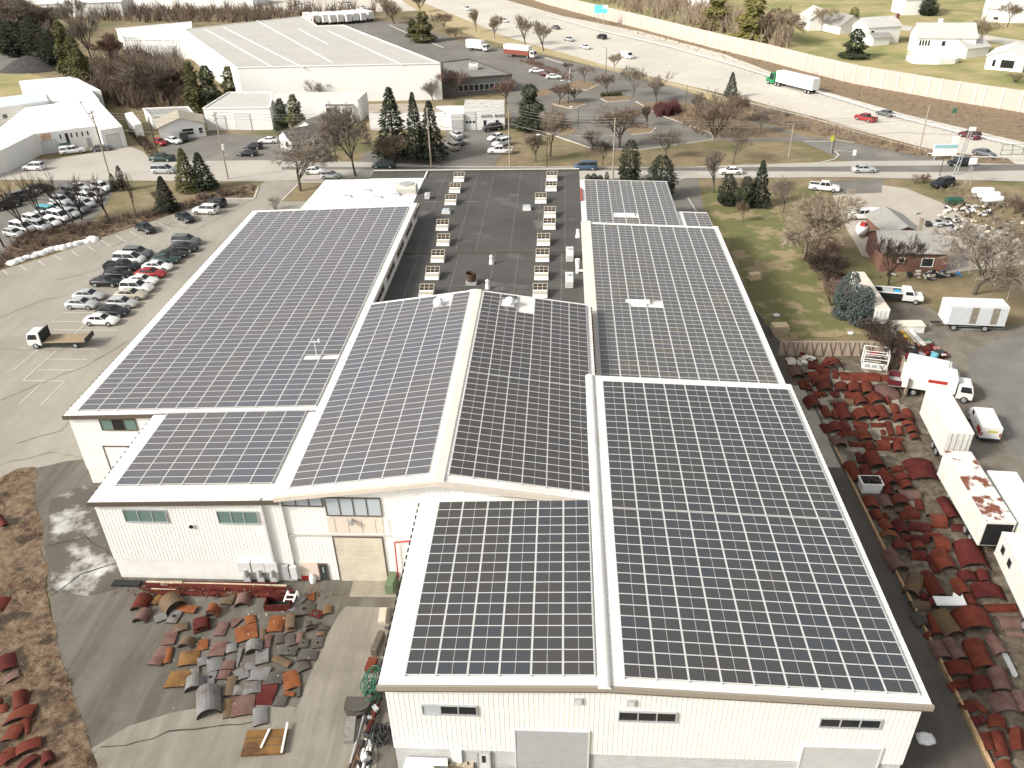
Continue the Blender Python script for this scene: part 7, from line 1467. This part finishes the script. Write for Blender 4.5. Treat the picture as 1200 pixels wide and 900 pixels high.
def bare(q, vt, wpx, kind, tone, label, group=None, lean=None):
    h_ = max(1.5, ZA(q[0], q[1], vt)); p = BP[kind][rt.randrange(len(BP[kind]))]
    return tree_obj('bare_tree', label, q, h_, wpx*1.18*mpx(q), p[0], p[1], p[2], 'tree', group, BARKS[tone], rt.uniform(0, 6), lean)
NEED = {'dark': mat('dark spruce needles', (.018, .026, .014), .9, 0, 1.2, (.04, .052, .024)), 'green': mat('green spruce needles', (.03, .045, .02), .9, 0, 1.2, (.06, .075, .03)), 'olive': mat('olive pine needles', (.075, .08, .022), .9, 0, .9, (.14, .13, .045)), 'blue': mat('blue spruce needles', (.045, .062, .055), .9, 0, 1.2, (.11, .135, .125)), 'sun': mat('sunlit conifer needles', (.15, .15, .03), .9, 0, .6, (.30, .27, .08))}
def conifer_mesh(seed, shape='cone', n=1900, leaf=.34):
    r_ = random.Random(seed); b = MB(); m = NEED['dark']; tr = MB(); tr.tube((0, 0, 0), (0, 0, 9.4), .2, .03, 7, BARKS['dark'][0])
    prof = {'cone': lambda t: 2.5*(1-t)**.85+.06, 'column': lambda t: 1.35*(1-t**3)+.05, 'egg': lambda t: 2.6*math.sqrt(max(0, sin(pi*(.12+.88*t)**.85)))*.95+.05, 'pine': lambda t: (2.2+.8*sin(t*17+seed))*(1-t)**.55+.25}[shape]
    gaps = [(r_.uniform(0, 2*pi), r_.uniform(.1, .8)) for _ in range(7)]
    for k in range(n):
        t = r_.random()**1.15*.97+.02; z = .5+9.5*t; az = r_.uniform(0, 2*pi); lay = .78+.22*abs(sin(z*3.1+az*.5+seed)); R_ = prof(t)*lay*(.9+.2*noise.noise((cos(az)*2, sin(az)*2, z*.6+seed)))
        if any(abs((az-g_[0]+pi) % (2*pi)-pi) < .35 and abs(t-g_[1]) < .07 for g_ in gaps): R_ *= .65
        f = 1-abs(r_.gauss(0, .28)); f = max(.15, f); x, y = cos(az)*R_*f, sin(az)*R_*f; L_ = leaf*r_.uniform(.6, 1.4)*(1.15-.5*t); out = Vector((cos(az), sin(az), -.35 if shape != 'column' else .9)).normalized(); side = Vector((-sin(az), cos(az), r_.uniform(-.4, .4)))
        p = Vector((x, y, z)); w = L_*.42; q = p+out*L_; b.face([p-side*w, q-side*w*.25, q+side*w*.25, p+side*w], m)
        if r_.random() < .5: up = Vector((0, 0, 1)); b.face([p-up*w*.7, q-up*w*.1, q+up*w*.1, p+up*w*.7], m)
    return tr.mesh('trunk'), b.mesh('crown'), 2.4
CP = {'cone': [conifer_mesh(1, 'cone', 2600), conifer_mesh(2, 'cone', 2600)], 'column': [conifer_mesh(3, 'column', 1500, .28)], 'egg': [conifer_mesh(4, 'egg', 3200), conifer_mesh(5, 'egg', 3200)], 'pine': [conifer_mesh(6, 'pine', 2000, .5), conifer_mesh(7, 'pine', 2000, .5), conifer_mesh(8, 'pine', 2000, .5)]}
CP['column'][0] = CP['column'][0][:2]+(1.3,)
def conifer(q, vt, wpx, kind, tone, label, group=None):
    h_ = max(1.2, ZA(q[0], q[1], vt)); p = CP[kind][rt.randrange(len(CP[kind]))]
    return tree_obj('conifer', label, q, h_, wpx*mpx(q), p[0], p[1], p[2], 'tree', group, (BARKS['dark'][0], NEED[tone]), rt.uniform(0, 6))
# --- conifers
for a in [((737, 214), 163, 27, 'egg', 'dark', 'taller dark conifer behind the rear solar roof, left of the pair'), ((773, 232), 181, 37, 'egg', 'dark', 'broader dark conifer at the corner of the rear solar roof'),
          ((851, 240), 203, 24, 'egg', 'dark', 'round dark conifer leftmost of three at the top of the lawn'), ((872, 243), 206, 22, 'egg', 'dark', 'middle dark conifer of three at the top of the lawn'), ((888, 241), 187, 30, 'cone', 'dark', 'tallest dark conifer of three at the top of the lawn'),
          ((856, 115), 84, 19, 'cone', 'green', 'pointed evergreen among bare trees beside the highway'), ((838, 34), -8, 34, 'pine', 'sun', 'sunlit olive conifer just behind the noise barrier'), ((880, 47), -12, 42, 'pine', 'sun', 'larger sunlit conifer right of the first behind the barrier'),
          ((621, 152), 98, 36, 'pine', 'green', 'dark green pine at the left corner of the office lot'), ((240, 222), 178, 36, 'cone', 'dark', 'dark spruce right of the twiggy one beside the road'), ((222, 223), 173, 34, 'cone', 'olive', 'brownish pointed tree beside the dark spruce by the road'),
          ((197, 247), 206, 32, 'cone', 'dark', 'dark round spruce standing alone above the slanted bays'), ((145, 223), 194, 12, 'column', 'dark', 'tall narrow black evergreen beside the sales lot'), ((135, 224), 203, 10, 'column', 'dark', 'shorter narrow black evergreen beside the sales lot'),
          ((232, 131), 72, 28, 'pine', 'olive', 'left pine of the group beside the cream roofed garage'), ((250, 130), 76, 30, 'pine', 'green', 'middle pine of the group beside the cream roofed garage'), ((273, 113), 77, 26, 'pine', 'olive', 'right pine of the group in front of the huge warehouse'),
          ((84, 88), 24, 26, 'pine', 'olive', 'tall olive conifer leftmost in the narrow tree belt'), ((96, 96), 42, 26, 'pine', 'olive', 'second olive conifer in the narrow tree belt'), ((103, 108), 55, 30, 'pine', 'olive', 'nearest olive conifer in the narrow tree belt above the workshops'),
          ((50, 76), 20, 34, 'egg', 'dark', 'broad dark evergreen above the black heap'), ((66, 80), 34, 26, 'egg', 'dark', 'black evergreen right of the black heap'), ((20, 66), 24, 34, 'egg', 'dark', 'dark evergreen behind the left yard'), ((2, 60), 16, 30, 'egg', 'green', 'evergreen at the very left edge near the top'), ((33, 60), 34, 20, 'pine', 'green', 'grey green tree between the dark evergreens'),
          ((349, 156), 110, 24, 'pine', 'olive', 'olive evergreen behind the small gabled house, taller one'), ((333, 153), 115, 22, 'pine', 'green', 'dark evergreen left of the taller one behind the gabled house'), ((463, 186), 101, 50, 'cone', 'dark', 'big dark spruce left of the pair beside the body shop'),
          ((489, 188), 107, 32, 'cone', 'dark', 'slim dark spruce in the middle beside the body shop'), ((507, 188), 117, 40, 'cone', 'dark', 'dark spruce partly hiding the white annex'), ((497, 49), 13, 26, 'pine', 'olive', 'green pine between the dock trailers and the highway'), ((484, 43), 22, 16, 'pine', 'olive', 'smaller pine left of the green one above the dock yard'),
          ((1000, 22), 8, 13, 'egg', 'sun', 'small round sunlit evergreen on the far lawn'), ((1000, 68), 33, 30, 'pine', 'green', 'bushy grey green tree just behind the noise barrier'), ((1087, 18), -4, 24, 'egg', 'green', 'round green tree near the top edge beyond the pergola house'),
          ((989, 372), 318, 34, 'egg', 'blue', 'tall blue spruce beside the tan roofed trailer'), ((1006, 381), 335, 32, 'egg', 'blue', 'shorter blue spruce right of the tall one')]: conifer(*a)
for i, (u, v, vt, w) in enumerate([(689, 212, 204, 8), (696, 212, 203, 9), (703, 212, 205, 8), (711, 212, 201, 6)]): conifer((u, v), vt, w, 'egg', 'dark', 'low black evergreen bush behind the rear solar roof, %s from the left' % ORD[i], 'evergreen bushes behind the rear roof')
for i in range(5): conifer((718+i*5-12, 113-i*.3), 108, 8, 'egg', 'olive', 'olive clipped shrub on the curved island, %s from the left' % ORD[i], 'shrubs on the curved island')
# --- bare trees
for a in [((352, 224), 148, 84, 'wide', 'grey', 'big bare tree in the small lawn at the car park entrance'), ((417, 207), 112, 66, 'thick', 'grey', 'twiggy bare tree just left of the bright white roof'), ((463, 198), 155, 36, 'vase', 'brown', 'small bare tree behind the black roof corner'),
          ((190, 250), 222, 18, 'vase', 'grey', 'small bare tree in front of the lone dark spruce'), ((323, 246), 229, 16, 'multi', 'grey', 'little bare shrub above the top edge of the widest array'), ((871, 261), 233, 18, 'round', 'brown', 'small bare tree alone on the lawn below the dark conifers'),
          ((942, 302), 216, 92, 'thick', 'pale', 'very dense pale bare tree at the right side of the lawn'), ((918, 250), 205, 34, 'round', 'grey', 'bare tree left of the dense pale one near the road'), ((1041, 334), 270, 50, 'round', 'dark', 'dark bare tree in front of the brick house'), ((1141, 345), 244, 108, 'wide', 'grey', 'wide bare tree above the plywood sided trailer'),
          ((616, 54), 15, 20, 'vase', 'grey', 'bare tree at the far verge, leftmost below the highway'), ((637, 60), 22, 22, 'vase', 'grey', 'bare tree at the far verge, second below the highway'), ((655, 122), 95, 22, 'vase', 'brown', 'vase shaped bare tree on the long island, left one'), ((674, 118), 102, 16, 'vase', 'brown', 'vase shaped bare tree on the long island, right one'),
          ((685, 96), 74, 20, 'round', 'grey', 'bare tree on the hedge island between the two lots'), ((712, 109), 83, 24, 'round', 'brown', 'bare tree at the left tip of the shrub island'), ((742, 114), 76, 28, 'round', 'grey', 'bare tree right of the shrub island'), ((769, 119), 84, 28, 'round', 'grey', 'bare tree left of the burgundy bush'),
          ((759, 148), 122, 18, 'vase', 'dark', 'small dark bare tree on the round island'), ((726, 174), 118, 52, 'round', 'brown', 'broad bare tree beside the tall utility pole'), ((780, 186), 145, 36, 'round', 'grey', 'bare tree below the round island on the grass'), ((859, 192), 148, 36, 'round', 'grey', 'bare tree on the grass below the thicket'),
          ((816, 134), 104, 22, 'round', 'grey', 'bare tree right of the burgundy bush'), ((838, 160), 106, 50, 'multi', 'brown', 'dense many stemmed thicket tree at the corner of the lot'), ((868, 145), 106, 34, 'round', 'brown', 'bare tree right of the thicket by the highway'), ((891, 157), 125, 26, 'round', 'grey', 'bare tree near the grassy corner'),
          ((628, 190), 148, 26, 'round', 'grey', 'bare tree left of the dark street lamp'), ((645, 184), 124, 44, 'round', 'brown', 'bigger bare tree behind the dark street lamp'), ((695, 176), 150, 20, 'vase', 'grey', 'thin bare tree left of the tall utility pole'), ((706, 194), 162, 22, 'round', 'dark', 'dark bare tree on the verge left of the pole'),
          ((836, 226), 170, 26, 'vase', 'grey', 'thin bare tree beside the side lane'), ((719, 83), 60, 14, 'vase', 'pale', 'pale bare sapling on the highway verge'), ((666, 84), 72, 12, 'vase', 'grey', 'small bare sapling at the access road'),
          ((377, 118), 84, 34, 'multi', 'grey', 'round bare shrub against the huge white warehouse wall'), ((336, 112), 97, 24, 'multi', 'grey', 'lower bare shrub against the huge white warehouse wall'), ((507, 118), 94, 18, 'vase', 'grey', 'bare tree at the right corner of the huge warehouse'), ((533, 116), 78, 36, 'round', 'red', 'reddish bare tree in front of the dark office'),
          ((594, 122), 88, 32, 'round', 'red', 'reddish bare tree right of the body shop'), ((452, 24), -4, 28, 'vase', 'pale', 'pale bare tree beyond the dock yard'), ((462, 28), 2, 22, 'vase', 'brown', 'bare tree right of the pale one beyond the dock yard'), ((492, 14), -8, 16, 'vase', 'brown', 'bare tree between the road and the highway near the top'),
          ((580, 45), 16, 18, 'vase', 'pale', 'pale bare tree above the two box trucks'), ((558, 38), 8, 16, 'vase', 'pale', 'pale bare tree left of the one above the box trucks'), ((520, 36), 14, 24, 'thick', 'pale', 'bare bushy tree right of the green pine'), ((535, 46), 30, 22, 'thick', 'pale', 'flowering pale shrub tree at the dock road'),
          ((1149, 52), 16, 30, 'round', 'pale', 'sunlit bare tree behind the big deck house'), ((1180, 32), 2, 26, 'round', 'brown', 'bare tree at the top right corner house'), ((963, 38), 4, 26, 'round', 'pale', 'bare tree between the two hidden houses'), ((925, 54), 10, 44, 'thick', 'pale', 'dense bare tree behind the noise barrier bend'), ((905, 48), 4, 36, 'thick', 'brown', 'brown bare tree right of the sunlit conifers'), ((1190, 97), 84, 34, 'multi', 'brown', 'low brown shrub behind the barrier at the right edge'),
          ((181, 122), 62, 50, 'round', 'grey', 'tall grey bare tree in front of the dock building'), ((160, 122), 60, 60, 'thick', 'brown', 'dense brown bare tree at the left of the woods'), ((135, 118), 68, 50, 'thick', 'brown', 'dense brown bare tree above the white workshops'), ((200, 124), 80, 44, 'thick', 'dark', 'dark bare tree left of the pine group'),
          ((132, 80), 38, 34, 'thick', 'red', 'reddish bare tree beside the narrow tree belt'), ((108, 70), 10, 30, 'vase', 'grey', 'tall grey bare tree at the top of the narrow tree belt'), ((92, 45), -6, 30, 'vase', 'grey', 'upper grey bare tree of the narrow tree belt'), ((25, 45), -4, 60, 'thick', 'grey', 'mauve grey bare tree mass tree at the upper left'), ((60, 40), 5, 50, 'thick', 'grey', 'bare tree behind the broad dark evergreen'), ((5, 40), -10, 50, 'thick', 'brown', 'bare tree at the top left edge'),
          ((1042, 425), 382, 40, 'multi', 'dark', 'dark leafless shrub between the tan fence and the vans'), ((1028, 405), 366, 40, 'multi', 'dark', 'dark leafless shrub below the blue spruces'), ((968, 336), 296, 40, 'thick', 'dark', 'dark bare tree under the dense pale one'), ((975, 358), 325, 34, 'multi', 'red', 'reddish brown shrub left of the blue spruce'), ((958, 318), 288, 36, 'multi', 'red', 'reddish shrub under the dense pale tree'),
          ((1072, 215), 203, 12, 'multi', 'red', 'left tiny brown shrub on the grass near the road'), ((1083, 215), 202, 12, 'multi', 'red', 'right tiny brown shrub on the grass near the road'), ((1190, 250), 228, 20, 'multi', 'brown', 'brown shrub right of the gas tanks')]: bare(*a)
for i, (q, vt, w, ln) in enumerate([((38, 280), 203, 34, -.25), ((56, 270), 198, 24, -.1), ((86, 262), 196, 36, -.35), ((96, 258), 204, 28, .1), ((126, 256), 203, 26, -.08), ((159, 250), 198, 14, 0), ((5, 290), 215, 30, -.2)]): bare(q, vt, w, 'dead', 'dark', 'dark gnarled bare trunk in the hedge beside the sales lot, %s from the left' % ORD[[1, 2, 3, 4, 5, 6, 0][i]], 'gnarled trunks in the hedge', ln)
# --- undergrowth that nobody could count
def inside(x, y, P_):
    c = False; n = len(P_); j = n-1
    for i in range(n):
        if (P_[i][1] > y) != (P_[j][1] > y) and x < (P_[j][0]-P_[i][0])*(y-P_[i][1])/(P_[j][1]-P_[i][1])+P_[i][0]: c = not c
        j = i
    return c
def brush(name, label, px, dens, h_, m, spread=.7, r=.02, k=7, cap=5000):
    P_ = [G(*q) for q in px]; xs = [p[0] for p in P_]; ys = [p[1] for p in P_]; area = (max(xs)-min(xs))*(max(ys)-min(ys)); n = min(cap, int(area*dens)); b = MB(); r_ = random.Random(len(label)); ms = m if isinstance(m, list) else [m]
    for i in range(n):
        x, y = r_.uniform(min(xs), max(xs)), r_.uniform(min(ys), max(ys))
        if not inside(x, y, P_): continue
        s = max(.25, noise.noise((x*.25, y*.25, 4.))+.6); mm = ms[r_.randrange(len(ms))]
        for j in range(k):
            az = r_.uniform(0, 2*pi); f = r_.uniform(.2, 1)*spread; L_ = h_*s*r_.uniform(.5, 1.1); p = Vector((x+r_.uniform(-.2, .2), y+r_.uniform(-.2, .2), 0)); d = Vector((cos(az)*f, sin(az)*f, 1)).normalized(); q = p+d*L_*.55; d2 = (d+Vector((r_.uniform(-.5, .5), r_.uniform(-.5, .5), r_.uniform(-.3, .3)))).normalized(); e = q+d2*L_*.5
            b.tube(p, q, r*1.3, r, 3, mm, cap=False); b.tube(q, e, r, r*.5, 3, mm, cap=False)
    o = b.build(name); o['kind'] = 'stuff'; o['label'] = label; return o
TW = [BARKS['brown'][1], BARKS['grey'][1], BARKS['red'][1]]; DK = [BARKS['dark'][1], BARKS['brown'][1]]
brush('hedge_undergrowth', 'brown undergrowth between car park and sales lot', [(-60, 330), (0, 300), (40, 264), (100, 264), (180, 248), (262, 224), (300, 219), (294, 231), (250, 232), (182, 255), (118, 276), (50, 299), (0, 314)], 1.4, 1.7, TW+DK, .8, .03, 8, 6000)
brush('woodland', 'brown woodland above the white workshops', [(95, 112), (110, 80), (150, 66), (215, 74), (225, 100), (215, 127), (160, 130), (128, 124)], .4, 7.5, DK+DK+TW, .5, .055, 7, 3000)
brush('woodland', 'dark wood at the upper left', [(-60, 64), (-60, 20), (40, 12), (75, 40), (82, 70), (40, 62), (20, 66)], .16, 8, [BARKS['dark'][1], BARKS['grey'][1], BARKS['dark'][1]], .5, .07, 7, 3000)
brush('woodland', 'tree belt along the top', [(95, 24), (170, 27), (290, 27), (360, 20), (440, 20), (440, 12), (280, 13), (170, 12), (100, 8)], .16, 7, TW+DK, .5, .07, 7, 3000)
brush('woodland', 'sunlit bare woods behind the noise barrier', [(640, -10), (700, 3), (760, 22), (860, 46), (925, 62), (925, 40), (860, 15), (800, -5), (700, -15)], .13, 8, [BARKS['pale'][1], BARKS['pale'][1], BARKS['red'][1]], .5, .07, 7, 3500)
brush('bank_bushes', 'brown scrub on the highway bank', [(640, 14), (700, 27), (800, 56), (900, 84), (1000, 112), (1100, 138), (1200, 160), (1200, 134), (1100, 118), (1000, 99), (900, 73), (800, 47), (700, 22)], .22, 1.0, TW, .9, .04, 5, 4500)
brush('bank_bushes', 'brown scrub between access road and highway', [(836, 122), (900, 130), (950, 144), (1000, 158), (1060, 174), (1095, 184), (1060, 181), (980, 163), (900, 146), (860, 142)], .8, 1.6, TW, .8, .035, 7, 4000)
brush('bank_bushes', 'bushes around the lot corner thicket', [(790, 134), (836, 138), (880, 158), (835, 163), (800, 150)], .8, 2.2, [BARKS['red'][1], BARKS['brown'][1]], .8, .03, 8, 2000)
brush('hedge_row', 'reddish hedge beside the three parked cars', [(608, 72), (620, 70), (672, 90), (668, 95), (640, 84)], 2, 1.3, [BARKS['red'][1]], .8, .03, 8, 2500)
brush('burgundy_bush', 'rounded burgundy bush', [(764, 130), (775, 124), (790, 124), (798, 132), (788, 137), (770, 137)], 4, 3., [mat('burgundy twigs', (.11, .04, .04), .95)], .5, .04, 9, 3000)
brush('undergrowth', 'brown brush under the dense pale tree', [(935, 285), (965, 270), (985, 300), (990, 345), (975, 352), (955, 325)], 2., 2.2, DK+[BARKS['red'][1]], .9, .03, 8, 3000)
brush('undergrowth', 'dark brush beside the tan fence', [(1000, 375), (1030, 368), (1050, 400), (1052, 432), (1035, 436), (1025, 408)], 3., 1.6, DK, .9, .03, 8, 2500)
brush('undergrowth', 'scrub around the corner yard', [(1100, 222), (1135, 222), (1200, 232), (1230, 300), (1160, 296), (1130, 262), (1105, 240)], .8, 1.3, TW, .9, .03, 7, 3500)
brush('undergrowth', 'weeds among the rusty shells and trailers', [(985, 530), (1100, 520), (1180, 640), (1260, 760), (1300, 950), (1190, 900)], 1.2, .35, [BARKS['grey'][1], BARKS['pale'][1], BARKS['brown'][1]], 1.3, .012, 9, 3500)
brush('undergrowth', 'dry stalks and dead leaves left of the front yard', [(-40, 580), (20, 552), (40, 550), (46, 620), (60, 710), (85, 810), (118, 898), (125, 960), (-60, 960)], 6, .32, [BARKS['pale'][1], BARKS['brown'][1], BARKS['red'][1], mat('orange leaves', (.25, .10, .04), .9)], 1.6, .014, 9, 6000)
brush('undergrowth', 'dark hedge right of the corner garage workshop', [(150, 155), (160, 150), (185, 180), (190, 190), (180, 188)], 2, 1.6, DK, .8, .03, 8, 1500)
# ------------------------------------------------------------------ daylight
SUN_EL, SUN_AZ = radians(34), radians(242)     # azimuth clockwise from +Y : low on the left, slightly behind the camera
wd = bpy.data.worlds.new('World'); S.world = wd; wd.use_nodes = True; N = wd.node_tree.nodes; L = wd.node_tree.links
sky = N.new('ShaderNodeTexSky'); sky.sky_type = 'NISHITA'; sky.sun_disc = False; sky.sun_elevation = SUN_EL; sky.sun_rotation = SUN_AZ
sky.air_density = 1.0; sky.dust_density = 4.0; sky.ozone_density = 1.0; sky.altitude = 100
hs = N.new('ShaderNodeHueSaturation'); hs.inputs['Saturation'].default_value = .12; L.new(sky.outputs[0], hs.inputs['Color'])
L.new(hs.outputs[0], N['Background'].inputs['Color']); N['Background'].inputs['Strength'].default_value = .105
sl = bpy.data.lights.new('sun', 'SUN'); sl.energy = 2.0; sl.angle = radians(10); sl.color = (1., .94, .84)
so = bpy.data.objects.new('sun', sl); COL.objects.link(so)
d = Vector((sin(SUN_AZ)*cos(SUN_EL), cos(SUN_AZ)*cos(SUN_EL), sin(SUN_EL))); so.rotation_euler = d.to_track_quat('Z', 'Y').to_euler(); so.location = (0, 0, 80)
S.view_settings.view_transform = 'Standard'; S.view_settings.look = 'None'; S.view_settings.gamma = 1; S.view_settings.exposure = .95; S.view_settings.use_curve_mapping = False
S.render.engine = 'CYCLES'
S.render.resolution_x = 1024; S.render.resolution_y = 768
dupl = [k for k, v in LABELS.items() if v > 1]
print('objects', len(bpy.data.objects), 'repeated labels', len(dupl), dupl[:20])
